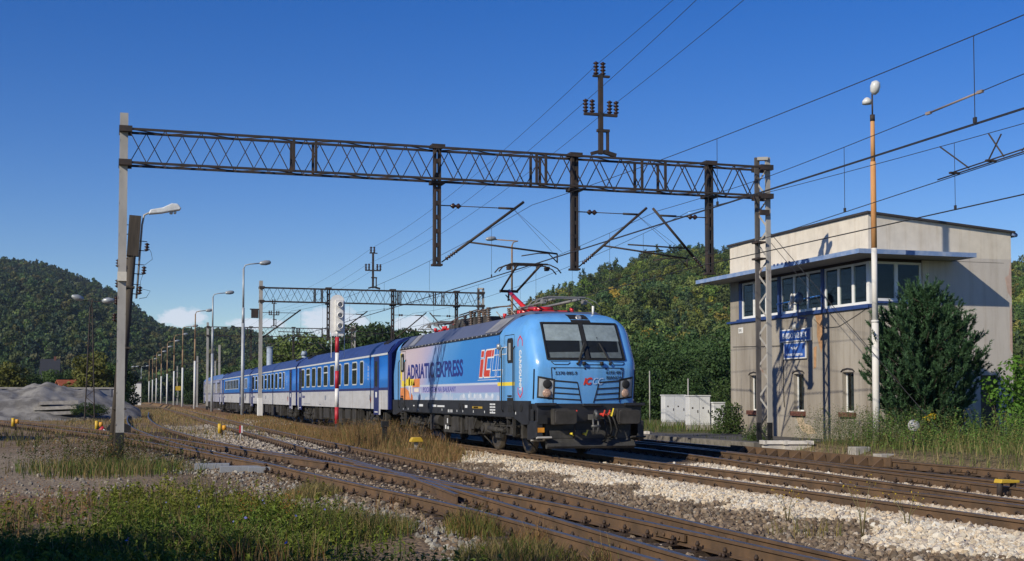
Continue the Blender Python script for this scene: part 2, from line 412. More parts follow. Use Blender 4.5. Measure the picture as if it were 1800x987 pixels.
# ---------------------------------------------------------------- hills
def hill(name, cols, D0, D1, D2, zb=-1.0, nr=26, m=None):
    """terrain ridge: cols = [(column, ridge row)], foot at D0, crest at D1, falls away to D2"""
    xs = np.linspace(cols[0][0], cols[-1][0], 110)
    rows = np.interp(xs, [c[0] for c in cols], [c[1] for c in cols])
    Ds = np.concatenate([np.linspace(D0, D1, nr), np.linspace(D1, D2, 8)[1:]])
    V = np.zeros((len(xs), len(Ds), 3))
    for i, (x, r_) in enumerate(zip(xs, rows)):
        dx, dy = px_dir(x); zr = z_at(r_, D1)
        for j, D in enumerate(Ds):
            k = (D - D0) / (D1 - D0) if D <= D1 else 1 - ((D - D1) / (D2 - D1)) ** 2 * 0.7
            k = k ** 0.95
            V[i, j] = (dx * D, dy * D, zb + (zr - zb) * max(k, 0))
    w = fbm(V[..., 0], V[..., 1], 7.0 / D1, 77) - 0.5
    V[..., 2] += w * .014 * D1 * np.clip((np.hypot(V[..., 0], V[..., 1]) - D0) / 80, 0, 1)
    idx = np.arange(V.shape[0] * V.shape[1]).reshape(V.shape[:2])
    Fq = np.stack([idx[:-1, :-1], idx[1:, :-1], idx[1:, 1:], idx[:-1, 1:]], -1).reshape(-1, 4)
    o = np_mesh(name, V.reshape(-1, 3), Fq, m, smooth=True); tag(o, kind='structure')
    return V
soil = mat('forest_floor', (0.03, 0.036, 0.016), rough=0.95, scale=0.1, var=0.3)
HILL_L = hill('hills', [(-700, 490), (-250, 455), (0, 470), (40, 474), (100, 488), (145, 506), (200, 526), (235, 548), (265, 572), (290, 588), (330, 592), (380, 593), (420, 590), (470, 606), (505, 616), (560, 662), (640, 676), (760, 680)], 520, 1500, 2300, m=soil)
HILL_R = hill('hills', [(720, 690), (800, 650), (860, 606), (900, 574), (960, 540), (1020, 514), (1080, 494), (1130, 470), (1180, 466), (1240, 456), (1290, 466), (1400, 500), (1600, 500), (1740, 490), (1800, 482), (2000, 480), (2600, 500)], 250, 700, 1150, m=soil)
# ---------------------------------------------------------------- railway tracks
m_rail = mat('rail_steel', (0.078, 0.050, 0.029), rough=0.72, scale=2.0, var=0.35, bump=0.2, bscale=60, col2=(0.15, 0.088, 0.046))
m_head = mat('rail_head', (0.15, 0.13, 0.115), rough=0.38, metal=0.55, scale=1.5, var=0.3)
m_sleeper = mat('sleeper_wood', (0.055, 0.037, 0.026), rough=0.9, scale=5, var=0.4, bump=0.6, stretch=(1, 8, 1))
m_sleeperc = mat('sleeper_concrete', (0.26, 0.22, 0.19), rough=0.9, scale=4, var=0.25, bump=0.3)
m_clip = mat('fastening_iron', (0.042, 0.025, 0.017), rough=0.7, scale=12, var=0.4)
RP = [(-0.036, -0.004), (-0.03, 0.0), (0.03, 0.0), (0.036, -0.004), (0.036, -0.038), (0.010, -0.052), (0.010, -0.152), (0.075, -0.170), (0.075, -0.180), (-0.075, -0.180), (-0.075, -0.170), (-0.010, -0.152), (-0.010, -0.052), (-0.036, -0.038)]
def rail_mesh(pts, name, parent, step=0.9, zt=0.0):
    mb = MB(); n = len(RP); P = cr(pts, step); vs = []
    for i, q in enumerate(P):
        a, b = P[max(i - 1, 0)], P[min(i + 1, len(P) - 1)]
        t = np.array([b[0] - a[0], b[1] - a[1]]); t /= np.linalg.norm(t); nx_, ny_ = t[1], -t[0]
        z0 = zt + 0.16 * min(max((q[1] - 70) / 105, 0), 1) * (1 if q[0] < 9 else 0)
        vs += [(q[0] + nx_ * x, q[1] + ny_ * x, z0 + z) for x, z in RP]
    mb.v = vs
    for i in range(len(P) - 1):
        for k in range(n):
            mb.f.append((i * n + k, i * n + (k + 1) % n, (i + 1) * n + (k + 1) % n, (i + 1) * n + k)); mb.mi.append(1 if k in (0, 1, 2) else 0); mb.sm.append(False)
    for e, s_ in ((0, 1), ((len(P) - 1) * n, -1)):
        mb.f.append([e + k for k in range(n)][::s_]); mb.mi.append(0); mb.sm.append(False)
    return mb.build(name, [m_rail, m_head], parent, recalc=True)
def fast_mesh(kind):
    mb = MB()
    mb.box(-0.17, 0.17, -0.075, 0.075, -0.192, -0.178)
    for s_ in (-1, 1):
        if kind == 'k':
            mb.box(s_ * .085 - .018, s_ * .085 + .018, -.045, .045, -.18, -.135)
            mb.cyl((s_ * .105, 0, -.18), (s_ * .105, 0, -.075), .016, n=6)
            mb.cyl((s_ * .105, 0, -.125), (s_ * .105, 0, -.095), .026, n=6)
            mb.cyl((s_ * .145, .04, -.18), (s_ * .145, .04, -.14), .02, n=6)
            mb.cyl((s_ * .145, -.04, -.18), (s_ * .145, -.04, -.14), .02, n=6)
        else:
            mb.box(s_ * .10 - .022, s_ * .10 + .022, -.06, .06, -.18, -.15)
            mb.tube([(s_ * .075, -.06, -.155), (s_ * .11, -.05, -.105), (s_ * .12, 0, -.09), (s_ * .11, .05, -.105), (s_ * .075, .06, -.155)], .013, 6)
    o = mb.build('rail_fastening', m_clip)
    return o
def sleeper_mesh(L, m):
    mb = MB(); mb.box(-L / 2, L / 2, -.125, .125, -.36, -.186)
    return mb.build('sleeper', m, bevel=0.012)
FAST = {'k': fast_mesh('k'), 's': fast_mesh('s')}
SLP = {'wood': sleeper_mesh(2.5, m_sleeper), 'concrete': sleeper_mesh(2.5, m_sleeperc), 'long': sleeper_mesh(3.1, m_sleeper)}
PROTO = list(FAST.values()) + list(SLP.values())
def along(pts, pitch, y0, y1):
    P = cr(pts, 0.1); acc = 0; out = []
    for i in range(1, len(P)):
        d_ = P[i] - P[i - 1]; acc += np.hypot(*d_[:2])
        if acc >= pitch:
            acc = 0
            if y0 <= P[i][1] <= y1: out.append((P[i][0], P[i][1], math.atan2(-d_[0], d_[1])))
    return out
def track(label, centre, rails, kind, slp, y0, y1, nmax=95, slp_y0=None, slp_y1=None):
    t = tag(empty('railway_track', (0, 0, 0)), label, 'railway track', 'tracks of the station yard')
    for rp in rails:
        r = rail_mesh(rp, 'rail', t)
        for k, (x, y, a_) in enumerate(along(rp, 0.62, y0, y1)[:nmax]):
            link_copy(FAST[kind], r, (x, y, 0.16 * min(max((y - 70) / 105, 0), 1) * (1 if x < 9 else 0)), a_)
    for k, (x, y, a_) in enumerate(along(centre, 0.62, slp_y0 or y0, slp_y1 or y1)[:nmax]):
        link_copy(SLP[slp], t, (x, y, 0.004 * math.sin(k * 5.1)), a_ + 0.02 * math.sin(k * 2.3))
    return t
trk_a = track('main track under the blue train with white ballast along its near rail', A_C, [[(11.94 - GA, -8), (11.94 - GA, 300)], [(11.94 + GA, -8), (11.94 + GA, 300)]], 's', 'concrete', 9, 70)
trk_d = track('straight yard track, the first to the left of the white ballast', D_C, [offset_line(D_C, -GA), offset_line(D_C, GA)], 'k', 'wood', 8.5, 66, slp_y0=26)
trk_e = track('nearest yard track curving away left through the turnouts', E_C, [offset_line(E_C, -GA), offset_line(E_C, GA)], 'k', 'wood', 8, 66, slp_y0=31)
trk_f = track('branch track leaving the turnout towards the gravel heap', F_C, [offset_line(F_C, -GA), offset_line(F_C, GA)], 'k', 'wood', 33, 90)
trk_b = track('second track right of the train, bending in towards the main track', B_C, [offset_line(B_C, -GA), offset_line(B_C, GA)], 'k', 'wood', 13, 60)
CL = [(15.62, 12), (15.75, 16), (16.04, 20.5), (16.6, 28), (17.2, 34), (17.75, 39), (17.95, 44), (18.2, 60), (18.2, 90)]
CR_ = [(18.5, 10), (18.5, 26), (18.6, 34), (18.8, 39), (19.1, 47), (19.65, 60), (19.7, 90)]
trk_c = track('turnout track beside the platform with braced guard rail', [(17.3, 12), (17.4, 26), (18.0, 36), (18.6, 47), (18.95, 90)], [CL, CR_], 'k', 'wood', 12, 60, nmax=70, slp_y0=200, slp_y1=201)
for x, y, a_ in along(D_C, 0.62, 8.5, 26): link_copy(SLP['long'], trk_d, (x - 0.22 - max(0, y - 16) * .045, y, 0), a_ + 0.03)
for x, y, a_ in along(B_C, 0.62, 12, 36): link_copy(SLP['long'], trk_c, (x + 2.1, y + .3, -.004), a_)
# crossing frog, switch blades and guard rails of the turnouts
def extra_rail(t, pts, name='guard_rail', zt=-0.006): return rail_mesh(pts, name, t, zt=zt)
extra_rail(trk_e, [(5.50 - .16, 29.0), (5.36 - .10, 30.2), (5.02 - .1, 33.0), (4.66 - .1, 36.0), (4.42 - .18, 37.2)])
extra_rail(trk_e, [(5.55, 30.0), (5.72, 27.6), (5.92, 25.0), (6.06, 22.0), (6.03, 20.6)], 'frog_rail')
extra_rail(trk_d, [(5.62, 32), (5.76, 29), (5.74, 26.5), (5.58, 22.5), (5.43, 20.2)], 'frog_rail', -.008)
extra_rail(trk_d, [(7.14, 24.4), (7.17, 22.5), (7.15, 20.4)])
for i in range(12):
    mb = MB(); mb.prism([(0, -.18), (-.36, -.18), (-.05, .05)], 'y', 27.6 + i * .68, 27.65 + i * .68)
    mb.build('guard_rail_brace', m_rail, trk_c, loc=(18.44 + max(0, i - 2) * .012, 0, 0), recalc=True)
mb = MB(); mb.prism([(18.42, 27.3), (18.46, 27.3), (18.60, 36.1), (18.56, 36.1)], 'z', -.16, .065); mb.build('guard_plate', m_rail, trk_c, recalc=True)
extra_rail(trk_c, [(18.72, 27), (18.76, 33), (18.84, 36)], 'guard_rail', 0.03)
# fishplated joints
def fishplates(rp, ys, t):
    P = np.array(rp)
    for y in ys:
        x = float(np.interp(y, P[:, 1], P[:, 0])); x2 = float(np.interp(y + .1, P[:, 1], P[:, 0])); mb = MB()
        for s_ in (-1, 1):
            mb.box(s_ * .03 - .014, s_ * .03 + .014, -.42, .42, -.135, -.05)
            for k in range(4): mb.cyl((s_ * .044, -.3 + .2 * k, -.095), (s_ * .07, -.3 + .2 * k, -.095), .019, n=6)
        o = mb.build('fishplate', m_rail, t, loc=(x, y, 0)); o.rotation_euler = (0, 0, math.atan2(-(x2 - x), .1))
fishplates(offset_line(D_C, GA), (13.6, 25.9), trk_d); fishplates(offset_line(D_C, -GA), (13.2, 19.5), trk_d)
fishplates(offset_line(E_C, GA), (14.2, 20.6), trk_e); fishplates(offset_line(E_C, -GA), (11.9, 20.5), trk_e)
fishplates(offset_line(B_C, GA), (20.4, 22.0), trk_b); fishplates(CR_, (24.5, 37.5), trk_c); fishplates(offset_line(B_C, -GA), (24.6, 31.8), trk_b)
fishplates([(12.69, 0), (12.69, 100)], (27.2,), trk_a)
for o in PROTO: bpy.data.objects.remove(o)

# ---------------------------------------------------------------- ballast stones
def ico():
    f = (1 + 5 ** .5) / 2
    V = np.array([(-1, f, 0), (1, f, 0), (-1, -f, 0), (1, -f, 0), (0, -1, f), (0, 1, f), (0, -1, -f), (0, 1, -f), (f, 0, -1), (f, 0, 1), (-f, 0, -1), (-f, 0, 1)]) / 1.9
    F = np.array([(0, 11, 5), (0, 5, 1), (0, 1, 7), (0, 7, 10), (0, 10, 11), (1, 5, 9), (5, 11, 4), (11, 10, 2), (10, 7, 6), (7, 1, 8), (3, 9, 4), (3, 4, 2), (3, 2, 6), (3, 6, 8), (3, 8, 9), (4, 9, 5), (2, 4, 11), (6, 2, 10), (8, 6, 7), (9, 8, 1)])
    return V, F
def stones(name, X, Y, size, cols, m, sink=0.25):
    V0, F0 = ico(); n_ = len(X)
    protos = [V0 * (1 + rng.uniform(-.28, .28, (12, 1))) * rng.uniform(.65, 1.15, 3) for _ in range(14)]
    pi = rng.integers(0, 14, n_); PV = np.stack(protos)[pi]
    ang = rng.uniform(0, 6.283, (n_, 2)); c, s_ = np.cos(ang), np.sin(ang)
    Rz = np.zeros((n_, 3, 3)); Rz[:, 0, 0] = c[:, 0]; Rz[:, 0, 1] = -s_[:, 0]; Rz[:, 1, 0] = s_[:, 0]; Rz[:, 1, 1] = c[:, 0]; Rz[:, 2, 2] = 1
    Rx = np.zeros((n_, 3, 3)); Rx[:, 0, 0] = 1; Rx[:, 1, 1] = c[:, 1]; Rx[:, 1, 2] = -s_[:, 1]; Rx[:, 2, 1] = s_[:, 1]; Rx[:, 2, 2] = c[:, 1]
    V = np.einsum('nij,nkj->nki', Rz @ Rx, PV * size[:, None, None])
    z = ground_z(X, Y) + size * (0.5 - sink) * 0.8
    V += np.stack([X, Y, z], 1)[:, None, :]
    F = (F0[None] + (np.arange(n_) * 12)[:, None, None]).reshape(-1, 3)
    fc = np.repeat(cols, 20, 0)
    return np_mesh(name, V.reshape(-1, 3), F, m, fc)
m_stone = bpy.data.materials.new('ballast_stone'); m_stone.use_nodes = True
_n, _l = m_stone.node_tree.nodes, m_stone.node_tree.links
_a = _n.new('ShaderNodeAttribute'); _a.attribute_name = 'Col'; _l.new(_a.outputs['Color'], _n['Principled BSDF'].inputs['Base Color']); _n['Principled BSDF'].inputs['Roughness'].default_value = .9
_n['Principled BSDF'].inputs['Specular IOR Level'].default_value = .25
def near_rail(X, Y):
    k = np.zeros(len(X), bool)
    for rp in (offset_line(A_C, -GA), offset_line(A_C, GA), offset_line(B_C, -GA), offset_line(B_C, GA), offset_line(D_C, -GA), offset_line(D_C, GA), offset_line(E_C, -GA), offset_line(E_C, GA)):
        rp = np.array(rp); k |= (np.abs(X - np.interp(Y, rp[:, 1], rp[:, 0])) < .12) & (Y < rp[-1, 1])
    return k
# fresh white ballast: dense near the lens, thinning with distance
def sample(x0, x1, y0, y1, n_):
    u = rng.random(n_); Y = 1 / (1 / y0 + u * (1 / y1 - 1 / y0))       # density falls with distance
    return rng.uniform(x0, x1, n_), Y
X, Y = sample(8.6, 16.4, 11, 41, 115000)
k = (rng.random(len(X)) < white_mask(X, Y) * 1.1) & ~near_rail(X, Y); X, Y = X[k], Y[k]
t_ = rng.random((len(X), 1)); c_ = np.array([.60, .57, .50]) * (1 - t_) + np.array([.58, .46, .31]) * t_
c_ = np.where(rng.random((len(X), 1)) < .12, np.array([[.30, .26, .23]]), c_) * rng.uniform(.72, 1.15, (len(X), 1))
rr_ = np.minimum.reduce([np.abs(X - (11.94 - GA)), np.abs(X - (11.94 + GA)), np.abs(X - np.interp(Y, cB[:, 1], cB[:, 0]) + GA), np.abs(X - np.interp(Y, cB[:, 1], cB[:, 0]) - GA)])
st_ = (np.exp(-(rr_ / .28) ** 2) * rng.uniform(.3, 1.0, len(X)))[:, None]; c_ = c_ * (1 - st_) + np.array([.21, .135, .085]) * st_
o = stones('white_ballast', X, Y, rng.uniform(.014, .040, len(X)) * (1 + .6 * (rng.random(len(X)) < .08)), c_, m_stone); tag(o, 'fresh white and ochre ballast stones heaped along the main track', 'ballast', kind='stuff')
# old dark ballast in the yard tracks
X, Y = sample(-1.5, 11.0, 10, 46, 80000)
xb = np.interp(Y, [10, 20, 30, 46], [3.7, 3.0, 1.6, 0.5])
keep = (X > xb + (fbm(X, Y, .5, 5) - .5) * 3) & (rng.random(len(X)) > white_mask(X, Y)) & ~near_rail(X, Y) & (rng.random(len(X)) < (.35 + 1.2 * (fbm(X, Y, .9, 8) - .25)) * (1 - .6 * ((Y < 17) & (X > 4.6) & (X < 7.2))) * (1 - .7 * ((X < 2.6) & (Y < 29)))) & ~((X > 8.2) & (Y > 37))
X, Y = X[keep], Y[keep]; t_ = rng.random((len(X), 1))
c_ = np.array([.14, .098, .066]) * (1 - t_) + np.array([.25, .20, .145]) * t_
grey = ((X < np.interp(Y, [10, 20, 30, 46], [4.6, 4.2, 3.2, 1.8])) * (rng.random(len(X)) < .55))[:, None]
c_ = np.where(rng.random((len(X), 1)) < .1, np.array([[.30, .26, .21]]), c_); c_ = np.where(grey, np.array([[.25, .235, .205]]), c_) * rng.uniform(.5, 1.4, (len(X), 1))
o = stones('old_ballast', X, Y, .014 + .040 * rng.random(len(X)) ** 2, c_, m_stone); tag(o, 'old brown and grey ballast stones between the yard tracks', 'ballast', kind='stuff')
# loose pale stones on the left dirt yard
X, Y = sample(-13, 2.5, 19, 60, 6000)
kk = rng.random(len(X)) < np.clip(1.6 * np.exp(-((Y - 25.5 - X * .05) / 1.6) ** 2) + .22, 0, 1); X, Y = X[kk], Y[kk]
c_ = np.array([[.23, .205, .17]]) * rng.uniform(.5, 1.4, (len(X), 1))
o = stones('loose_stones', X, Y, (.015 + .05 * rng.random(len(X)) ** 2), c_, m_stone); tag(o, 'loose pale stones scattered on the dirt yard at left', 'stones', kind='stuff')
# far trackside chippings
X, Y = rng.uniform(3.2, 9.9, 9000), rng.uniform(40, 82, 9000)
kk = (fbm(X, Y, .4, 15) > .42) & ~near_rail(X, Y); X, Y = X[kk], Y[kk]
c_ = np.array([[.33, .29, .24]]) * rng.uniform(.55, 1.3, (len(X), 1))
o = stones('trackside_chippings', X, Y, rng.uniform(.03, .07, len(X)), c_, m_stone); tag(o, 'sparse light chippings around the farther yard tracks', 'stones', kind='stuff')

# ---------------------------------------------------------------- paved platform strip in front of the signal box
m_asph = mat('old_asphalt', (0.085, 0.08, 0.075), rough=0.9, scale=3, var=0.3, bump=0.3, bscale=90)
m_conc = mat('concrete', (0.33, 0.31, 0.28), rough=0.88, scale=4, var=0.22, bump=0.25, bscale=50)
mb = MB(); mb.prism([(19.55, 35.9), (23.2, 36.4), (23.3, 46), (24.3, 53), (21.8, 54), (19.7, 45)][::-1], 'z', -.2, .135); o = mb.build('platform', m_asph, recalc=True); tag(o, kind='structure')
mb = MB(); mb.prism([(19.25, 35.85), (19.5, 35.85), (19.65, 45), (21.75, 54), (21.5, 54.1), (19.4, 45)][::-1], 'z', -.3, .14); o = mb.build('platform_edge', mat('edge_concrete', (.17, .155, .135), rough=.9, scale=4, var=.3), recalc=True); tag(o, kind='structure')
# ---------------------------------------------------------------- overhead line: gantries, cantilevers, wires
m_iron = mat('gantry_iron', (0.026, 0.022, 0.021), rough=0.75, scale=3, col2=(.058, .036, .027), thr=(.42, .7))
m_galv = mat('weathered_steel_grey', (0.36, 0.345, 0.32), rough=0.65, scale=2.5, var=0.16, stretch=(1, 1, .35))
m_rust = mat('rusty_steel', (0.36, 0.345, 0.32), rough=0.75, scale=2.2, col2=(0.20, 0.09, 0.04), stretch=(1, 1, .25), thr=(.52, .66))
m_black = mat('black_paint', (0.013, 0.013, 0.014), rough=0.6, var=0.3)
m_insul = mat('brown_porcelain', (0.035, 0.018, 0.014), rough=0.25, var=0.2)
m_wire = mat('wire', (0.03, 0.03, 0.032), rough=0.6, var=0.1)
m_white = mat('white_paint', (0.72, 0.71, 0.68), rough=0.55, var=0.07, scale=3)
def insulator(mb, a, b, r=.07, k=5):
    a, b = Vector(a), Vector(b); L = (b - a).length; pr = [(r * .35, 0)]
    for i in range(k):
        h0 = L * (i + .1) / k; pr += [(r * .45, h0), (r, h0 + L / k * .35), (r, h0 + L / k * .5), (r * .45, h0 + L / k * .75)]
    pr.append((r * .35, L)); mb.lathe(a, pr, 10, b - a)
def lattice(mb, a, b, h, w, pitch, flat=.055, ch=.085, axis='y'):
    """box truss between a and b (top centre line), height h, width w"""
    a, b = Vector(a), Vector(b); L = (b - a).length; t = (b - a) / L; s_ = Vector((0, 1, 0)) * (w / 2)
    for e in (-1, 1):
        for dz in (0, -h): mb.bar(a + s_ * e + Vector((0, 0, dz)), b + s_ * e + Vector((0, 0, dz)), ch, ch)
        n = int(L / pitch)
        for i in range(n):
            p = a + t * (L * i / n) + s_ * e; q = a + t * (L * (i + .5) / n) + s_ * e; r_ = a + t * (L * (i + 1) / n) + s_ * e; dn = Vector((0, 0, -h))
            if e < 0: mb.bar(p, q + dn, flat, flat * .5); mb.bar(q + dn, r_, flat, flat * .5)
            else: mb.bar(p + dn, q, flat, flat * .5); mb.bar(q, r_ + dn, flat, flat * .5)
    n = int(L / (pitch * 1.0))
    for dz in (0, -h):
        for i in range(n):
            p = a + t * (L * i / n) + Vector((0, 0, dz)); q = a + t * (L * (i + 1) / n) + Vector((0, 0, dz)); e = 1 if i % 2 else -1
            mb.bar(p + s_ * e, q - s_ * e, flat, flat * .5)
def channel_mast(x, y, z0, z1, sep, parent, left):
    """two steel channels laced together (gap along y for the left mast, along x for the right)"""
    mb = MB()
    ax = Vector((0, 1, 0)) if left else Vector((.90, -.436, 0)); up = Vector((1, 0, 0)) if left else Vector((0, 1, 0))
    for e in (-1, 1):
        c = Vector((x, y, 0)) + ax * (sep / 2 * e)
        for zz0, zz1, mi in ((z0, z0 + .95, 1), (z0 + .95, z1, 0)):
            mb.cur = mi
            A = c + Vector((0, 0, zz0)); B = c + Vector((0, 0, zz1))
            if not left:
                mb.cur = 2 if (e < 0 and mi == 0) else mi; mb.box(c.x - .08, c.x + .08, c.y - .012, c.y, zz0, zz1); mb.box(c.x - .08, c.x - .068, c.y, c.y + .055, zz0, zz1); mb.box(c.x + .068, c.x + .08, c.y, c.y + .055, zz0, zz1); continue
            wv = up * .10
            mb.bar(A, B, .02, .22, up=up)                                   # web
            for q in (-1, 1): mb.bar(A + wv * q - ax * (.03 * e), B + wv * q - ax * (.03 * e), .075, .014, up=up)   # flanges
    mb.cur = 0; k = 0; zz = z0 + .3; st = sep * 1.45
    while zz + st < z1:
        mb.cur = 1 if zz < z0 + .9 else 0
        for q in ((-1, 1) if left else (.1,)):
            e = 1 if (k + (q > 0)) % 2 else -1
            mb.bar(Vector((x, y, zz)) + ax * (sep / 2 * e) + up * (.10 * q), Vector((x, y, zz + st)) - ax * (sep / 2 * e) + up * (.10 * q), .014, .055)
        zz += st; k += 1
    mb.cur = 0
    mb.bar(Vector((x, y, z1 - .05)) - ax * sep / 2, Vector((x, y, z1 - .05)) + ax * sep / 2, .2, .1)
    return mb.build('mast', [m_rust if not left else m_galv, m_black, mat('shade_painted_steel', (.11, .10, .095), rough=.7, scale=2.5, var=.3, stretch=(1, 1, .3))], parent)  # left channel of the right mast: its shade is put into the steel colour
def cantilever(x, y, sgn, parent, reach=2.75):
    """drop post at x with a slanted bracket tube reaching towards sgn"""
    mb = MB()
    for e in (-1, 1): mb.box(x + e * .07 - .035, x + e * .07 + .035, y - .1, y + .1, 5.5, 9.02)
    for i in range(9): mb.box(x - .06, x + .06, y - .09, y + .09, 5.6 + i * .42, 5.72 + i * .42)
    mb.box(x - .2, x + .2, y - .22, y + .22, 7.9, 7.98); mb.box(x - .2, x + .2, y - .22, y + .22, 9.0, 9.08)
    mb.box(x - .15, x + .15, y - .14, y + .14, 5.46, 5.52)
    o = mb.build('drop_post', m_iron, parent)
    mb = MB(); S = sgn; base = Vector((x + S * .15, y, 5.58)); tip = Vector((x + S * reach, y, 7.5))
    dv = (tip - base).normalized(); q = base + dv * .6
    mb.cyl(base, base + dv * .15, .02); mb.cyl(q, tip, .042, n=8)
    top = Vector((x + S * .12, y, 7.28)); tt = Vector((x + S * (reach - .25), y, 7.28))
    mb.cyl(top, top + Vector((S * .3, 0, 0)), .018); mb.cyl(top + Vector((S * .62, 0, 0)), tt, .014); mb.cyl(tt - Vector((S * .55, 0, 0)), tt, .035)
    if S > 0:
        ra = base + dv * 1.05; rb = Vector((x + S * 3.8, y, 5.95))
        mb.cyl(ra, rb, .028, n=8); mb.cyl(rb, rb + Vector((0, 0, -.28)), .022); mb.tube([rb + Vector((0, 0, -.26)), rb + Vector((-.28 * S, 0, .0)), rb + Vector((-.6 * S, 0, .0)), rb + Vector((-1.15 * S, 0, -.1))], .018, 6)
        for k in (-.16, .16): mb.cyl(tip - dv * .4 + Vector((0, 0, 0)), rb + Vector((k, 0, .05)), .006, n=4)
    else:
        ra = base + dv * .95; mb.cyl(ra, ra + Vector((-S * -2.0, 0, .05)), .025); mb.tube([ra + Vector((S * .8, 0, -.1)), ra + Vector((S * 1.4, 0, -.15)), ra + Vector((S * 1.6, 0, -.28))], .018)
    br = mb.build('bracket', m_iron, parent)
    mb = MB(); insulator(mb, base + dv * .15, q, .06, 5); mb.build('insulator', m_insul, br)
    mb = MB(); insulator(mb, top + Vector((S * .3, 0, 0)), top + Vector((S * .62, 0, 0)), .085, 2); mb.build('insulator', m_insul, br)
def tline_post(x, y, z, parent):
    mb = MB(); mb.box(x - .065, x + .065, y - .065, y + .065, z, z + 2.5); mb.box(x - .55, x + .55, y - .05, y + .05, z + 1.2, z + 1.28)
    mb.box(x - .25, x + .3, y - .05, y + .05, z + 2.42, z + 2.48)
    mb.box(x + .2, x + .26, y - .06, y + .06, z, z + .75); mb.box(x - .12, x + .28, y - .07, y + .07, z + .7, z + .78)
    mb.bar((x - .32, y, z), (x - .05, y, z + .08), .1); mb.bar((x + .5, y, z - .02), (x + .1, y, z + .08), .12)
    mb.build('feeder_post', m_iron, parent)
    for dx, dz in ((-.5, 1.28), (-.28, 1.28), (.3, 1.28), (.52, 1.28), (-.15, 2.48), (.08, 2.48)):
        mb = MB(); insulator(mb, (x + dx, y, z + dz), (x + dx, y, z + dz + .42), .09, 4); mb.build('insulator', m_insul, parent)
def gantry(xl, xr, y, ztop, drops, tx, label, lmast_cant=None):
    g_ = thing('catenary_gantry', (0, 0, 0), label, 'gantry', 'lattice gantries over the tracks')
    channel_mast(xl, y, -.35, 9.42, .30, g_, True)
    channel_mast(xr, y, -.2, 9.33, .34, g_, False)
    mb = MB(); lattice(mb, (xl + .12, y, ztop), (xr - .2, y, ztop), .93, .56, .93, flat=.042, ch=.062)
    for e in (-1, 1):
        xe = xl if e < 0 else xr
        for dz in (0, -.93): mb.box(xe - .13 - .1 * (e > 0), xe + .22, y - .33, y - .17, ztop + dz - .08, ztop + dz + .08); mb.box(xe - .13 - .1 * (e > 0), xe + .22, y + .17, y + .33, ztop + dz - .08, ztop + dz + .08)
    for f_ in (.235, .267, .605, .62, .78, .82):
        x = xl + (xr - xl) * f_
        for e in (-1, 1): mb.bar((x, y + .29 * e, ztop), (x, y + .29 * e, ztop - .93), .07)
    mb.build('truss', m_iron, g_)
    for (x, s_), rc in zip(drops, (2.72, 2.42, 1.95)): cantilever(x, y, s_, g_, rc)
    tline_post(tx, y, ztop + .15, g_)
    return g_
g1 = gantry(.26, 20.06, 36.62, 8.96, [(9.2, 1), (13.56, 1), (18.14, -1)], 14.44, 'near dark lattice gantry spanning all tracks above the locomotive')
mb = MB(); mb.box(.26 - .12, .26 + .12, 36.35, 36.90, 4.75, 5.0); mb.build('paint_band', mat('cream_paint', (.62, .58, .5), var=.08), g1)
g2 = gantry(9.62, 25.1, 87.0, 8.96, [(14.2, 1), (18.7, 1), (23.3, -1)], 17.3, 'middle lattice gantry standing beside the second coach')
mb = MB(); mb.cyl((9.75, 87, 5.58), (12.3, 87, 7.5), .05); mb.cyl((9.7, 87, 7.28), (12.1, 87, 7.28), .02); mb.cyl((10.8, 87, 6.0), (13.2, 87, 5.95), .03); mb.build('bracket', m_iron, g2)
mb = MB(); mb.box(9.0, 9.45, 86.8, 87.2, 6.9, 7.5); mb.box(8.9, 9.6, 86.9, 87.1, 7.45, 7.52); mb.build('tension_box', m_iron, g2)
mb = MB(); mb.box(9.47, 9.77, 86.70, 87.30, .3, 1.5); mb.build('paint_band', m_white, g2)
g3 = gantry(9.7, 25.2, 137.5, 8.96, [(14.2, 1), (18.7, 1), (23.3, -1)], 16.6, 'farthest small lattice gantry near the end of the train')
# wires -------------------------------------------------
SUP = [-14, 36.62, 87, 137.5, 188]
def catenary(label, path, zm=(7.42,) * 5, zc=(5.6,) * 5, twin=True, stag=.25):
    t = thing('overhead_line', (0, 0, 0), label, 'overhead line', 'contact lines above the tracks')
    P = np.array(path)
    xa = lambda y: float(np.interp(y, P[:, 1], P[:, 0]))
    m_pts, c_pts = [], []
    for i in range(len(SUP) - 1):
        for k in range(24):
            u = k / 24; y = SUP[i] + (SUP[i + 1] - SUP[i]) * u; sag = 4 * u * (1 - u)
            s_ = stag * (1 - 2 * u) * (1 if i % 2 else -1)
            zM = zm[i] + (zm[i + 1] - zm[i]) * u - .58 * sag; zC = zc[i] + (zc[i + 1] - zc[i]) * u - .04 * sag
            m_pts.append((xa(y) + s_, y, zM)); c_pts.append((xa(y) + s_, y, zC))
            if k % 4 == 2: dr = MB(); dr.cyl(m_pts[-1], c_pts[-1], .006, n=4); dr.cbox((c_pts[-1][0], y, zC + .05), (.03, .06, .08)); dr.build('dropper', m_wire, t)
    mb = MB(); mb.tube(m_pts, .0085, 5); mb.build('messenger_wire', m_wire, t)
    mb = MB(); mb.tube(c_pts, .009, 5)
    if twin: mb.tube([(x + .06, y, z + .002) for x, y, z in c_pts], .009, 5)
    mb.build('contact_wire', m_wire, t)
    return t, c_pts, m_pts
ca, cpa, mpa = catenary('contact and messenger wires over the main track touching the pantograph', [(11.94, -14), (11.94, 200)])
cb, cpb, mpb = catenary('contact and messenger wires over the second track with section insulator', [(12.0, -14), (12.9, 2), (14.2, 17.5), (15.6, 29), (16.1, 36.6), (16.44, 50), (16.5, 87), (16.6, 200)], twin=False)
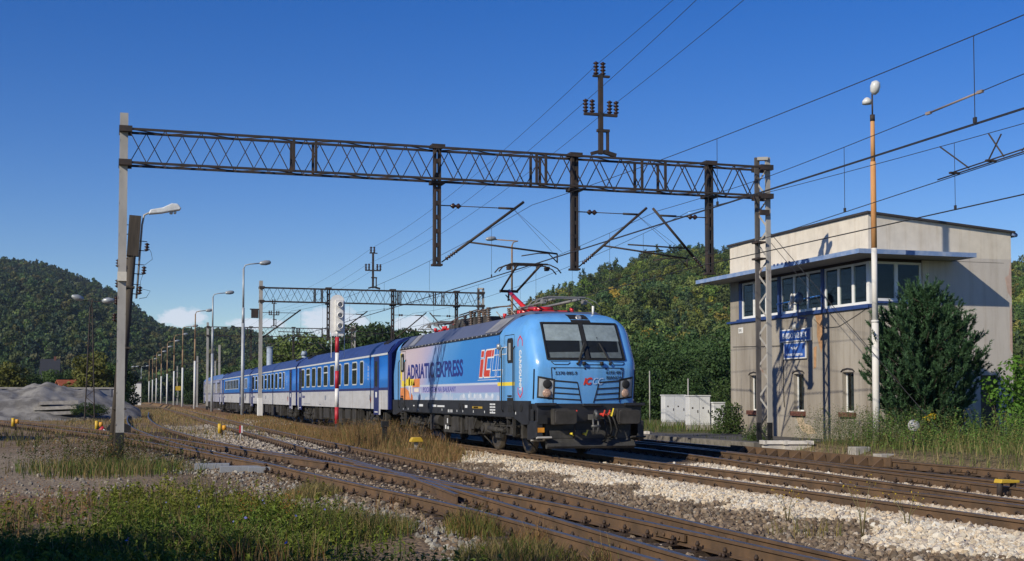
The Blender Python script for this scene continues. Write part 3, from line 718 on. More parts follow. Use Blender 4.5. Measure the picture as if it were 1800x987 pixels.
cc, cpc, mpc = catenary('wires above the platform side track nearest the signal box', [(18.3, -14), (18.0, 20), (17.2, 36.6), (20.4, 87), (21, 200)], zc=(6.2, 5.65, 5.6, 5.6, 5.6), zm=(8.4, 7.45, 7.42, 7.42, 7.42), twin=True)
# section insulator in the second contact line
mb = MB(); yb = 17.9; xb = lambda y: float(np.interp(y, [p_[1] for p_ in cpb], [p_[0] for p_ in cpb]))
for dx in (-.07, .07): mb.tube([(xb(17.0) + dx, 17.0, 5.62), (xb(19.4) + dx, 19.4, 5.62)], .012, 6)
mb.cyl((xb(16.6), 16.6, 5.6), (xb(20.0), 20.0, 5.6), .012, n=6)
for y, dx, dy in ((18.9, -.35, .35), (18.3, .05, -.3), (17.8, -.1, .25), (17.3, .3, -.3)): mb.cyl((xb(y), y, 5.62), (xb(y) + dx, y + dy, 6.05), .014, n=5)
for y in (17.0, 18.2, 19.4): mb.cbox((xb(y), y, 5.62), (.2, .06, .035))
mb.build('section_insulator', m_iron, cb)
mb = MB(); xm = lambda y: (float(np.interp(y, [p_[1] for p_ in mpb], [p_[0] for p_ in mpb])), y, float(np.interp(y, [p_[1] for p_ in mpb], [p_[2] for p_ in mpb])))
mb.cyl(xm(18.6), xm(20.2), .02, n=8); mb.cbox(xm(18.5), (.05, .14, .05)); mb.cbox(xm(20.3), (.05, .14, .05)); mb.build('rod_insulator', mat('pink_insulator', (.27, .22, .20), var=.1), cb)
# feeder wires on the T posts
fw = thing('feeder_line', (0, 0, 0), 'three thin feeder wires running over the tops of the gantry posts', 'overhead line')
for (x1, z1), (x0, y0, z0) in zip(((13.95, 10.75), (14.95, 10.75), (14.35, 11.95)), ((6.6, -14, 10.9), (7.8, -14, 10.9), (8.8, -14, 12.0))):
    mb = MB(); pts = []
    for (xa_, ya_, za_), (xb_, yb_, zb_) in (((x0, y0, z0), (x1, 36.62, z1)), ((x1, 36.62, z1), (x1 + 2.9, 87, z1)), ((x1 + 2.9, 87, z1), (x1 + 2.2, 137.5, z1)), ((x1 + 2.2, 137.5, z1), (x1 + 2.2, 188, z1))):
        for k in range(16):
            u = k / 16; pts.append((xa_ + (xb_ - xa_) * u, ya_ + (yb_ - ya_) * u, za_ + (zb_ - za_) * u - .55 * 4 * u * (1 - u)))
    mb.tube(pts, .0075, 5); mb.build('feeder_wire', m_wire, fw)
# guy wires from the right gantry mast down past the signal box, and its jumpers
mb = MB(); mb.cyl((20.3, 36.62, 6.9), (22.9, 31.2, .4), .011, n=5); mb.cyl((20.3, 36.62, 6.6), (21.35, 34.4, 3.9), .009, n=5)
o = mb.build('guy_wire', m_wire); tag(o, 'thin guy wire slanting from the gantry mast to the weeds by the signal box', 'guy wire')
mb = MB()
for z in (6.02, 6.55): mb.box(19.76, 20.06, 36.44, 36.84, z - .03, z + .03)
mb.box(19.86, 20.2, 36.43, 36.46, 7.42, 7.6); mb.build('bracket', m_iron, g1)
# ---------------------------------------------------------------- electric locomotive (y = 0 at the front buffer faces, y grows to the rear)
def paint(name, col, rough=.28, var=.05, coat=.35): return mat(name, col, rough=rough, var=var, scale=1.2, coat=coat, bump=0.0)
m_cab = mat('cab_blue_paint', (0.115, 0.35, 0.74), rough=.3, scale=3, col2=(0.15, 0.40, 0.77), coat=.4, stretch=(1, 1, .25), stain=.10)
m_under = mat('underframe_black', (0.020, 0.020, 0.023), rough=.5, var=.35, scale=4)
m_dirt = mat('dusty_underframe', (0.034, 0.031, 0.028), rough=.85, var=.5, scale=3)
m_steel = mat('wheel_steel', (0.10, 0.085, 0.07), rough=.5, metal=.5, var=.3)
m_roofg = mat('roof_grey', (0.105, 0.115, 0.165), rough=.4, var=.1, scale=2)
m_navy = paint('lettering_navy', (0.012, 0.022, 0.22), coat=.2)
m_let = paint('white_lettering', (.78, .80, .82), coat=.1)
m_red = paint('logo_red', (.62, .05, .03), coat=.2)
m_panto = paint('pantograph_red', (.55, .018, .022), rough=.4)
m_alu = mat('aluminium', (.45, .45, .44), rough=.45, metal=.6, var=.15)
m_yel = paint('yellow_paint', (.80, .62, .05), rough=.45, coat=0)
m_rub = mat('black_rubber', (.012, .012, .012), rough=.7, var=.2)
m_glass = glass_mat('clear_glass')
m_dark = mat('dark_interior', (.012, .013, .015), rough=.8, var=.2)
LO = thing('electric_locomotive', (11.94, 30.5, 0), 'light blue electric locomotive at the head of the train with colourful side livery', 'locomotive')
LL = 18.98
ZL = [1.40, 1.6, 1.85, 2.1, 2.3, 2.42, 2.5, 2.58, 2.8, 3.05, 3.3, 3.45, 3.55, 3.64, 3.72, 3.79, 3.84, 3.87]
def yf(z): return interp(z, [1.40, 1.8, 2.3, 2.45, 2.58, 3.0, 3.52, 3.64, 3.74, 3.81, 3.87], [.80, .74, .70, .71, .77, 1.02, 1.34, 1.45, 1.62, 1.85, 2.35])
def wz(z): return interp(z, [1.40, 3.36, 3.41, 3.60, 3.77, 3.84, 3.87], [1.506, 1.506, 1.488, 1.35, 1.17, .98, .75])
def SF(x, z):
    w = wz(z); wf = .745 * w; ax = abs(x); y = yf(z) + .12 * (min(ax, wf) / wf) ** 2
    if ax > wf: k = min((ax - wf) / (w - wf), 1); y += .45 * (1 - math.sqrt(max(1 - k * k, 0)))
    return y
def cab_shell(flip):
    mb = MB(); mb.smooth = True; YB = 3.76 if not flip else 2.4
    rows = []
    for z in ZL:
        w = wz(z); wf = .745 * w; h = []
        for i in range(7): x = wf * i / 6; h.append((x, SF(x, z)))
        for i in range(1, 9): a = math.pi / 2 * i / 8; h.append((wf + (w - wf) * math.sin(a), yf(z) + .12 + .45 * (1 - math.cos(a))))
        yb = YB if z < 3.34 else YB - (z - 3.33) * 1.55
        y0 = h[-1][1]
        for i in range(1, 4): h.append((w, y0 + (max(yb, y0 + .01) - y0) * i / 3))
        full = [(-x, y) for x, y in h[::-1]] + h[1:]
        rows.append([(x, (y if not flip else LL - y), z) for x, y in full])
    n_ = len(rows[0]); vs = [v for r_ in rows for v in r_]
    fs = []
    for j in range(len(rows) - 1):
        for i in range(n_ - 1): q = (j * n_ + i, j * n_ + i + 1, (j + 1) * n_ + i + 1, (j + 1) * n_ + i); fs.append(q if not flip else q[::-1])
    mb.add(vs, fs); top = len(rows) - 1
    mb.smooth = False; b = len(mb.v) - len(vs)
    mb.f.append([b + top * n_ + i for i in range(n_)] if not flip else [b + top * n_ + i for i in range(n_)][::-1]); mb.mi.append(0); mb.sm.append(False)
    return mb.build('cab', m_cab, LO)
cab = cab_shell(False); cab_r = cab_shell(True)
# side wall livery: printed colours fade from blue to rose, lilac band low down
lv = bpy.data.materials.new('side_livery'); lv.use_nodes = True
n, l = lv.node_tree.nodes, lv.node_tree.links
p = n['Principled BSDF']; p.inputs['Roughness'].default_value = .3; p.inputs['Coat Weight'].default_value = .35; p.inputs['Coat Roughness'].default_value = .1
t = n.new('ShaderNodeTexCoord'); sx = n.new('ShaderNodeSeparateXYZ'); l.new(t.outputs['Object'], sx.inputs[0])
def mth(op, a, b=None, c=None):
    q = n.new('ShaderNodeMath'); q.operation = op
    for i, v in enumerate((a, b, c)):
        if v is None: continue
        if isinstance(v, (int, float)): q.inputs[i].default_value = v
        else: l.new(v, q.inputs[i])
    return q.outputs[0]
nz = n.new('ShaderNodeTexNoise'); nz.inputs['Scale'].default_value = .9; nz.inputs['Detail'].default_value = 3; l.new(t.outputs['Object'], nz.inputs[0])
q = mth('ADD', mth('ADD', sx.outputs[1], mth('MULTIPLY', sx.outputs[2], 1.05)), mth('MULTIPLY', nz.outputs[0], 2.2))
rp = n.new('ShaderNodeValToRGB'); l.new(mth('DIVIDE', q, 22.0), rp.inputs[0])
cr_ = rp.color_ramp; cr_.elements[0].position = .30; cr_.elements[0].color = (.018, .18, .62, 1); cr_.elements[1].position = .98; cr_.elements[1].color = (.66, .57, .58, 1)
for ps, c in ((.55, (.04, .26, .70, 1)), (.67, (.13, .37, .76, 1)), (.75, (.50, .46, .66, 1)), (.83, (.64, .53, .62, 1))): e = cr_.elements.new(ps); e.color = c
def stepz(z0, soft=.012): 
    q = n.new('ShaderNodeMapRange'); q.inputs['From Min'].default_value = z0 - soft; q.inputs['From Max'].default_value = z0 + soft; l.new(sx.outputs[2], q.inputs[0]); return q.outputs[0]
def mixn(f_, a, b):
    q = n.new('ShaderNodeMixRGB'); l.new(f_, q.inputs[0])
    for i, v in ((1, a), (2, b)):
        if isinstance(v, tuple): q.inputs[i].default_value = (*v, 1)
        else: l.new(v, q.inputs[i])
    return q.outputs[0]
rl = n.new('ShaderNodeValToRGB'); l.new(mth('DIVIDE', sx.outputs[1], 17.0), rl.inputs[0])
rl.color_ramp.elements[0].position = .2; rl.color_ramp.elements[0].color = (.27, .29, .60, 1); rl.color_ramp.elements[1].position = .8; rl.color_ramp.elements[1].color = (.42, .42, .66, 1)
low = mixn(stepz(1.70), (.36, .50, .72), rl.outputs[0])
wv = n.new('ShaderNodeTexNoise'); wv.inputs['Scale'].default_value = 2.2; l.new(t.outputs['Object'], wv.inputs[0])
low = mixn(mth('GREATER_THAN', mth('ADD', wv.outputs[0], mth('MULTIPLY', sx.outputs[2], -.9)), -.93), low, (.50, .58, .74))
full = mixn(stepz(1.925), low, mixn(stepz(1.99), (.60, .66, .80), rp.outputs[0]))
l.new(full, p.inputs['Base Color'])
mb = MB()
for s_ in (-1, 1):
    ys = [3.72 + (16.62 - 3.72) * i / 8 for i in range(9)]
    for a, b in zip(ys[:-1], ys[1:]):
        vs = [(s_ * 1.506, a, 1.44), (s_ * 1.506, b, 1.44), (s_ * 1.506, b, 3.33), (s_ * 1.506, a, 3.33)]
        mb.add(vs, [(0, 1, 2, 3)[::s_]])
side = mb.build2('side_wall', lv, LO)[0]
# roof: sloping grey shoulder covers with a bolted lower trim and corner plates
mb = MB()
for s_ in (-1, 1):
    pr = [(1.506, 3.335), (1.512, 3.40), (1.09, 3.835), (.98, 3.845)]
    n_ = len(pr)
    vs = [(s_ * x, 3.78 - (z - 3.33) * 1.55, z) for x, z in pr] + [(s_ * x, 16.6 + (z - 3.33) * 1.55 * -1 * -.0 - (z - 3.33) * 1.2, z) for x, z in pr]
    mb.add(vs, [((i, i + 1, n_ + i + 1, n_ + i) if s_ < 0 else (i, n_ + i, n_ + i + 1, i + 1)) for i in range(n_ - 1)])
mb.add([(-.98, 3.0, 3.845), (.98, 3.0, 3.845), (.98, 16.0, 3.845), (-.98, 16.0, 3.845)], [(0, 1, 2, 3)])
mb.add([(-1.08, 16.0, 3.835), (1.08, 16.0, 3.835), (1.45, 16.7, 3.4), (-1.45, 16.7, 3.4)], [(0, 1, 2, 3)])
roof = mb.build('roof', m_roofg, LO, recalc=False)
mb = MB(); mb.box(-1.53, -1.50, 3.74, 16.65, 3.325, 3.385); mb.box(1.50, 1.53, 3.74, 16.65, 3.325, 3.385)
mb.cur = 1
for i in range(26): mb.cyl((-1.53, 3.95 + i * .5, 3.36), (-1.555, 3.95 + i * .5, 3.36), .025, n=6)
mb.build('roof_trim', [m_under, m_alu], roof)
def shoulder(y0, y1, m, name):
    mb = MB(); mb.add([(-1.506, y0, 3.43), (-1.506, y1, 3.43), (-1.125, y1 - .5 * (y0 < 9), 3.825), (-1.125, y0 - .5 * (y0 < 9), 3.825)], [(0, 3, 2, 1)])
    mb.add([(-1.47, y0, 3.42), (-1.47, y1, 3.42), (-1.10, y1 - .5 * (y0 < 9), 3.81), (-1.10, y0 - .5 * (y0 < 9), 3.81)], [(0, 1, 2, 3)])
    return mb.build(name, m, roof)
m_grille = mat('steel_grille', (.30, .285, .25), rough=.35, metal=.15, var=.3, scale=2)
shoulder(4.02, 5.3, m_grille, 'air_grille'); shoulder(14.4, 15.3, m_grille, 'air_grille'); shoulder(15.42, 16.4, m_roofg, 'roof_hatch')
# black sill along the body, cut up over the front step
mb = MB()
for s_ in (-1, 1):
    x0, x1 = sorted((s_ * 1.40, s_ * 1.516))
    mb.prism([(1.12, 1.40), (1.12, .86), (1.62, .84), (2.45, 1.02), (16.4, 1.04), (17.3, .9), (17.9, .9), (17.9, 1.47), (1.12, 1.47)], 'x', x0, x1)
mb.box(-1.40, 1.40, 1.1, 17.9, 1.0, 1.39)
sill = mb.build('sill', m_under, LO, recalc=True)
mb = MB()
for y, w_, h_ in ((11.0, .55, .09), (12.9, .62, .10), (9.9, .95, .07), (7.1, .28, .1), (5.9, .5, .05), (14.2, .2, .05)):
    mb.box(-1.5195, -1.5165, y, y + w_, 1.24, 1.24 + h_ * .8)
for y, z in ((16, 1.1), (15.2, 1.1), (13.6, 1.1), (10.2, 1.12), (9.1, 1.1), (8.3, 1.1), (7.6, 1.1), (6.4, 1.1), (5.2, 1.1), (4.4, 1.1), (2.2, 1.1)): mb.box(-1.5195, -1.5165, y, y + .05, z, z + .07)
for k in range(3): mb.box(-1.5195, -1.5165, 8.9 + k * .22, 9.0 + k * .22, 1.08, 1.17)
for i in range(4):
    for j in range(4): mb.box(-1.5195, -1.5165, 4.15 + i * .14, 4.25 + i * .14, 1.1 + j * .08, 1.145 + j * .08)
mb.build('stencil_mark', m_let, sill)
mb = MB(); mb.box(-1.5195, -1.5165, 5.45, 6.55, 1.23, 1.29); mb.build('warning_plate', mat('plate_ochre', (.42, .27, .03)), sill)
mb = MB()
for y in (12.1, 8.0, 7.6, 1.75): mb.cyl((-1.515, y, 1.27), (-1.53, y, 1.27), .10, n=14)
mb.build('filler_cap', m_rub, sill)
mb = MB()
for s_ in (1,): text('lettering', 'ADRIATIC EXPRESS', .70, frame((0, -1, 0), (0, 0, 1), (-1.5085, 15.45, 2.245)), m_navy, side, sx=1.275, bold=.022, space=1.03)
text('lettering', 'POCIĄGIEM NA BAŁKANY', .235, frame((0, -1, 0), (0, 0, 1), (-1.5085, 12.95, 1.745)), mat('lettering_lilac', (.10, .11, .36)), side, sx=1.52, bold=.002, space=1.08)
def spoly(mb, pts, x=-1.509): mb.add([(x, y, z) for y, z in pts], [tuple(range(len(pts)))])
# operator's emblem: red letters i C with white outlined echoes running to the right
def para(y0, y1, z0, z1, sh): return [(y0 + 0, z0), (y1, z0), (y1 - sh * (z1 - z0), z1), (y0 - sh * (z1 - z0), z1)]
def CC(y, z0, z1, w, th, sh):
    f_ = lambda u, v: (y - u * w - sh * v * (z1 - z0), z0 + v * (z1 - z0)); tz = th / (z1 - z0); tw = th / w
    return [f_(.1, 0), f_(.8, 0), f_(.8, tz), f_(tw * 1.1, tz), f_(tw * 1.1, 1 - tz), f_(1.05, 1 - tz), f_(1.05, 1), f_(.1, 1), f_(0, .93), f_(0, .07)]
mbw, mbr = MB(), MB(); SH = .34
spoly(mbw, [(5.93, 2.10), (4.50, 2.10), (4.50, 2.28), (4.62, 2.42), (4.42, 2.72), (4.22, 2.96), (5.62, 2.96)][::-1], -1.5082) if False else None
spoly(mbr, para(5.82, 5.50, 2.16, 2.68, SH)[::-1], -1.5105); spoly(mbr, para(5.62, 5.34, 2.74, 2.92, SH)[::-1], -1.5105)
c0 = CC(5.36, 2.16, 2.92, .80, .19, SH)
def quads_of_C(mb, c, x):
    mb.add([(x, y, z) for y, z in c], [(0, 1, 2, 3)[::-1], (9, 0, 3, 4, 7, 8)[::-1], (4, 5, 6, 7)[::-1]])
quads_of_C(mbr, c0, -1.5105)
def outline(mb, pts, w=.022, x=-1.5095):
    for a, b in zip(pts, pts[1:] + pts[:1]): mb.bar((x, *a), (x, *b), .004, w, up=(0, a[1] - b[1], b[0] - a[0]) if False else (1, 0, 0)) if False else mb.bar((x, *a), (x, *b), w, .004, up=(1, 0, 0))
for pp in (para(5.86, 5.46, 2.12, 2.70, SH), para(5.66, 5.30, 2.72, 2.955, SH)): spoly(mbw, pp[::-1], -1.5088)
quads_of_C(mbw, CC(5.42, 2.12, 2.96, .90, .27, SH), -1.5088)
for dy in (.62, 1.15): outline(mbw, CC(5.36 - dy, 2.14, 2.95, .86, .19, SH))
spoly(mbw, [(5.99, 2.06), (4.0, 2.06), (3.995, 2.075), (5.985, 2.075)][::-1])
# blue fill between the outlined echoes
em = mbw.build('emblem', m_let, side); mbr.build('emblem_letter', m_red, em)
# town skyline collage at the rear end of the wall
for m_, polys in ((m_yel, [[(16.6, 2.2), (16.3, 2.2), (16.3, 3.2), (16.6, 3.2)], [(15.9, 1.98), (14.2, 1.98), (14.35, 2.2), (14.9, 2.32), (15.6, 2.25)], [(3.95, 1.88), (2.36, 1.88), (2.36, 1.98), (3.95, 1.98)], [(16.4, 1.95), (15.7, 1.95), (15.9, 2.15), (16.4, 2.2)]]),
                  (mat('livery_orange', (.68, .24, .07), var=.25, scale=5), [[(16.6, 1.46), (14.9, 1.46), (15.2, 1.8), (15.9, 1.93), (16.6, 1.9)], [(14.6, 1.92), (13.45, 1.92), (13.45, 2.22), (14.3, 2.22)]]),
                  (mat('livery_cream', (.75, .66, .55), var=.1), [[(15.2, 1.70), (15.0, 1.70), (15.0, 2.2), (15.1, 2.3), (15.2, 2.2)], [(14.75, 1.72), (14.6, 1.72), (14.6, 2.1), (14.68, 2.2), (14.75, 2.1)], [(14.3, 1.75), (13.6, 1.75), (13.6, 1.88), (14.3, 1.88)]]),
                  (mat('livery_cyan', (.05, .42, .75)), [[(16.15, 2.7), (15.85, 2.7), (15.85, 2.95), (16.15, 2.95)]]),
                  (mat('livery_rust', (.55, .16, .05), var=.4, scale=14), [[(14.9, 1.46), (14.5, 1.46), (14.55, 1.62), (14.8, 1.72)]])):
    mb = MB()
    for q_ in polys: spoly(mb, q_[::-1], -1.5078)
    mb.build('livery_panel', m_, side)
mb = MB()
for i in range(6):
    c_ = (3.75 + .62 * i + .7, 1.60); k = 12
    a1 = [(c_[0] + .12 * math.cos(j * 6.283 / k), c_[1] + .075 * math.sin(j * 6.283 / k)) for j in range(k)]
    spoly(mb, a1, -1.5088)
mb.build('pictogram', mat('pictogram_pale', (.60, .66, .76), var=.15, scale=20), side)
# side doors
def door(flip):
    f_ = (lambda y: y) if not flip else (lambda y: LL - y)
    mb = MB()
    ya, yb = sorted((f_(2.38), f_(3.26)))
    for (a, b, c, d_) in ((ya, ya + .018, 1.42, 3.26), (yb - .018, yb, 1.42, 3.26), (ya, yb, 3.26, 3.278)): mb.box(-1.5095, -1.505, a, b, c, d_)
    o = mb.build('door', m_rub, LO)
    mb = MB(); ya, yb = sorted((f_(2.48), f_(3.02))); q_ = .07
    oc = [(ya + q_, 2.50), (yb - q_, 2.50), (yb, 2.50 + q_), (yb, 3.18 - q_), (yb - q_, 3.18), (ya + q_, 3.18), (ya, 3.18 - q_), (ya, 2.50 + q_)]
    mb.prism(oc[::-1], 'x', -1.513, -1.5); mb.build('door_window', m_rub, o, recalc=True)
    mb = MB(); ym = (ya + yb) / 2; mb.box(-1.516, -1.5125, ym - .05, ym + .13, 2.58, 3.05); mb.build('window_blind', mat('blind_grey', (.32, .33, .33)), o)
    mb = MB()
    for y in (f_(2.30), f_(3.36)): mb.tube([(-1.52, y, 1.15), (-1.57, y, 1.25), (-1.57, y, 2.85), (-1.52, y, 2.95)], .016, 6)
    mb.build('handrail', m_rub, o)
    mb = MB(); mb.box(-1.53, -1.506, f_(2.75) - .14, f_(2.75) + .2, 1.58, 1.62); mb.box(-1.52, -1.5, f_(2.7) - .2, f_(2.7) + .3, 1.47, 1.55); mb.build('door_handle', m_rub, o)
    mb = MB(); yy = f_(2.8)
    for y in (yy - .26, yy + .26): mb.box(-1.50, -1.42, y - .03, y + .03, .52, 1.05)
    for z in (.55, .78, 1.0): mb.box(-1.54, -1.30, yy - .26, yy + .26, z - .02, z + .015)
    mb.build('step_ladder', m_dirt, LO)
    mb = MB(); mb.box(-1.523, -1.45, yy - .2, yy + .14, 1.16, 1.36); mb.build('foothold', m_dark, sill)
door(False); door(True)
mb = MB(); mb.lathe((-1.50, 3.62, 2.98), [(.02, 0), (.06, .02), (.09, .07), (.07, .12), (.02, .13)], 12, (-1, 0, 0)); mb.box(-1.55, -1.50, 3.58, 3.66, 2.7, 2.98); mb.build('side_mirror', m_alu, LO)
for y0 in (1.75,):
    mbx = MB()
    for zc, s_ in ((3.06, 1), (1.70, -1)):
        for a, b in (((2.05, zc - .13 * s_), (2.05, zc + .02 * s_)), ((2.05, zc + .02 * s_), (1.86, zc + .14 * s_)), ((1.86, zc + .14 * s_), (1.67, zc + .02 * s_)), ((1.67, zc + .02 * s_), (1.67, zc - .13 * s_))): mbx.bar((-1.509, *a), (-1.509, *b), .045, .004, up=(1, 0, 0))
    mbx.build('arrow_mark', mat('mark_pink_red', (.62, .045, .09)), cab)
text('lettering', 'CARGOUNIT', .24, frame((0, 0, -1), (0, -1, 0), (-1.509, 1.93, 2.83)), m_let, cab, sx=.77, bold=.010, space=1.02)
# front details laid on the cab nose
def fpatch(mb, q, off, nu=8, nv=6, flipv=False):
    vs = []
    for j in range(nv + 1):
        for i in range(nu + 1):
            u, v = i / nu, j / nv
            x = (q[0][0] * (1 - u) + q[1][0] * u) * (1 - v) + (q[3][0] * (1 - u) + q[2][0] * u) * v
            z = (q[0][1] * (1 - u) + q[1][1] * u) * (1 - v) + (q[3][1] * (1 - u) + q[2][1] * u) * v
            vs.append((x, SF(x, z) - off, z))
    mb.add(vs, [(j * (nu + 1) + i, j * (nu + 1) + i + 1, (j + 1) * (nu + 1) + i + 1, (j + 1) * (nu + 1) + i) for j in range(nv) for i in range(nu)])
def fline(mb, pts, w, off=.006):
    P = []
    for a, b in zip(pts[:-1], pts[1:]):
        for k in range(8): P.append((a[0] + (b[0] - a[0]) * k / 8, a[1] + (b[1] - a[1]) * k / 8))
    P.append(pts[-1])
    for a, b in zip(P[:-1], P[1:]): mb.bar((a[0], SF(*a) - off, a[1]), (b[0], SF(*b) - off, b[1]), .012, w, up=(0, 0, 1) if abs(b[0] - a[0]) > abs(b[1] - a[1]) else (1, 0, 0)) if False else mb.bar((a[0], SF(*a) - off, a[1]), (b[0], SF(*b) - off, b[1]), w, .012, up=(0, 1, 0))
mb = MB(); fpatch(mb, [(-1.10, 2.545), (1.10, 2.545), (1.085, 3.565), (-1.085, 3.565)], .004, 14, 8); ws = mb.build('windscreen', m_dark, cab)
mb = MB()
for a, b in ((-1.03, -.07), (.07, 1.03)): fpatch(mb, [(a, 3.06), (b, 3.06), (b * .985, 3.50), (a * .985, 3.50)], .022, 8, 6)
mb.build('sun_blind', mat('blind_white', (.50, .53, .56), rough=.4), ws)
mb = MB()
for a, b in ((-1.00, -.10), (.10, .98)): fpatch(mb, [(a, 2.60), (b, 2.60), (b, 2.76), (a, 2.74)], .022, 8, 3)
fpatch(mb, [(-.20, 2.60), (-.09, 2.60), (-.075, 3.06), (-.13, 3.06)], .024, 2, 4); fpatch(mb, [(.93, 2.60), (1.02, 2.60), (1.01, 3.06), (.97, 3.06)], .024, 2, 4)
mb.build('cab_desk', mat('desk_grey', (.22, .23, .24), var=.2), ws)
mb = MB()
for a, b in ((-1.06, -.055), (.055, 1.06)): fpatch(mb, [(a, 2.585), (b, 2.585), (b * .985, 3.52), (a * .985, 3.52)], .036, 10, 8)
mb.build('windscreen_glass', m_glass, ws)
mb = MB()
fline(mb, [(-1.085, 2.56), (1.085, 2.56)], .045, .036); fline(mb, [(-1.07, 3.545), (1.07, 3.545)], .045, .036); fline(mb, [(-1.085, 2.56), (-1.07, 3.545)], .04, .036); fline(mb, [(1.085, 2.56), (1.07, 3.545)], .04, .036); fline(mb, [(0, 2.56), (0, 3.545)], .10, .036)
mb.build('windscreen_frame', m_rub, ws)
for xa, xb in ((-.30, -.06), (.62, .36)):
    mb = MB(); yy = SF(xa, 2.5) - .05
    mb.cyl((xa, yy + .05, 2.44), (xa, yy - .02, 2.44), .035); mb.bar((xa, yy - .02, 2.44), (xb, SF(xb, 2.85) - .07, 3.0), .03, .02); mb.bar((xa + .035, yy - .02, 2.46), (xb + .03, SF(xb, 2.85) - .07, 2.98), .012)
    mb.bar((xb - .03, SF(xb, 2.7) - .035, 2.62), (xb + .035, SF(xb, 3.2) - .035, 3.16), .022)
    mb.build('wiper', m_rub, cab)
mb = MB()
for x in (-.14, .36): mb.cyl((x, SF(x, 2.46) - .06, 2.40), (x, SF(x, 2.46) - .06, 2.50), .05, n=10)
mb.build('wash_nozzle', m_rub, cab)
mb = MB(); fpatch(mb, [(-.23, 3.57), (.33, 3.57), (.28, 3.80), (-.26, 3.80)], .006, 6, 4); tl = mb.build('top_lamp_panel', m_rub, cab)
mb = MB(); mb.lathe((.03, SF(.03, 3.69) - .0, 3.69), [(.085, -.03), (.085, .03), (.055, .04), (.03, .028)], 16, (0, -1, .5)); mb.build('headlight', m_alu, tl)
for s_ in (-1, 1):
    mb = MB(); fpatch(mb, [(s_ * 1.34, 1.55), (s_ * .90, 1.50), (s_ * .90, 2.04), (s_ * 1.34, 2.12)][::1 if s_ < 0 else 1], .006, 8, 6)
    if s_ > 0:
        for i in range(len(mb.f)): mb.f[i] = mb.f[i][::-1]
    hf = mb.build('lamp_housing', m_rub, cab)
    mb = MB(); fpatch(mb, [(s_ * 1.305, 1.59), (s_ * .945, 1.55), (s_ * .945, 1.99), (s_ * 1.305, 2.06)], .014, 6, 5)
    if s_ > 0:
        for i in range(len(mb.f)): mb.f[i] = mb.f[i][::-1]
    mb.build('lamp_plate', mat('lamp_plate_grey', (.34, .35, .36), rough=.3, var=.12), hf)
    mb = MB(); x = s_ * 1.10; nrm = (s_ * .18, -1, 0)
    mb.lathe((x, SF(x, 1.91) - .01, 1.91), [(.115, 0), (.115, .03), (.09, .045)], 18, nrm); mb.build('main_lamp', m_dark, hf)
    mb = MB(); mb.lathe((x, SF(x, 1.68) - .01, 1.67), [(.115, 0), (.115, .03), (.095, .05), (.04, .06)], 18, nrm); mb.build('signal_lamp', mat('lamp_amber', (.42, .27, .20), rough=.2, var=.6, scale=40), hf)
mb = MB()
fline(mb, [(-1.0, 2.335), (1.02, 2.335)], .018); fline(mb, [(-1.0, 2.335), (-.93, 1.43)], .018); fline(mb, [(1.02, 2.335), (.93, 1.43)], .018)
for k in range(4):
    z = 1.95 - k * .145; xi = .17 + .0 + k * .055
    for s_ in (-1, 1): fline(mb, [(s_ * .93, z + .02 if k else 2.0), (s_ * (.30 - k * .035), z - .02 if k else 1.95)], .036 if k == 0 else .03)
fline(mb, [(-.30, 1.95), (-.17, 1.42)], .02); fline(mb, [(.30, 1.95), (.17, 1.42)], .02)
for a, b in ((-1.0, -.5), (-.1, .42), (.66, 1.06)): fline(mb, [(a, 2.50), (a + .08, 2.42), (b - .06, 2.42), (b, 2.47)], .016); fline(mb, [(a, 2.50), (b, 2.495)], .01)
fline(mb, [(-1.42, 1.52), (-1.42, 2.30)], .03, .03); fline(mb, [(1.42, 1.52), (1.42, 2.30)], .03, .03)
mb.build('nose_grille', m_rub, cab)
mb = MB()
for x in (-.92, -.1, .5, .95): mb.cyl((x, SF(x, 2.31) - .002, 2.31), (x, SF(x, 2.31) - .016, 2.31), .022, n=8)
mb.build('panel_bolt', m_rub, cab)
def ftext(s, size, x, z, m_, **kw):
    o = text('lettering', s, size, frame((1, 0, 0), (0, 0, 1), (x, 0, z)), m_, cab, **kw)
    for v in o.data.vertices: v.co.y = SF(v.co.x, v.co.z) - .014 + v.co.y
    return o
ftext('5370 095-9', .125, -.90, 2.15, m_rub, sx=1.02, bold=.0)
ftext('6193 491', .125, .50, 2.175, m_rub, sx=1.02, bold=.0); ftext('BIANCA', .125, .51, 2.04, m_rub, sx=1.02, bold=.0)
ftext('iC', .25, -.14, 1.90, m_red, bold=.012, shear=.3, sx=.9); ftext('CC', .25, .10, 1.90, mat('emblem_outline', (.40, .55, .78)), bold=.0, shear=.3, sx=.85)
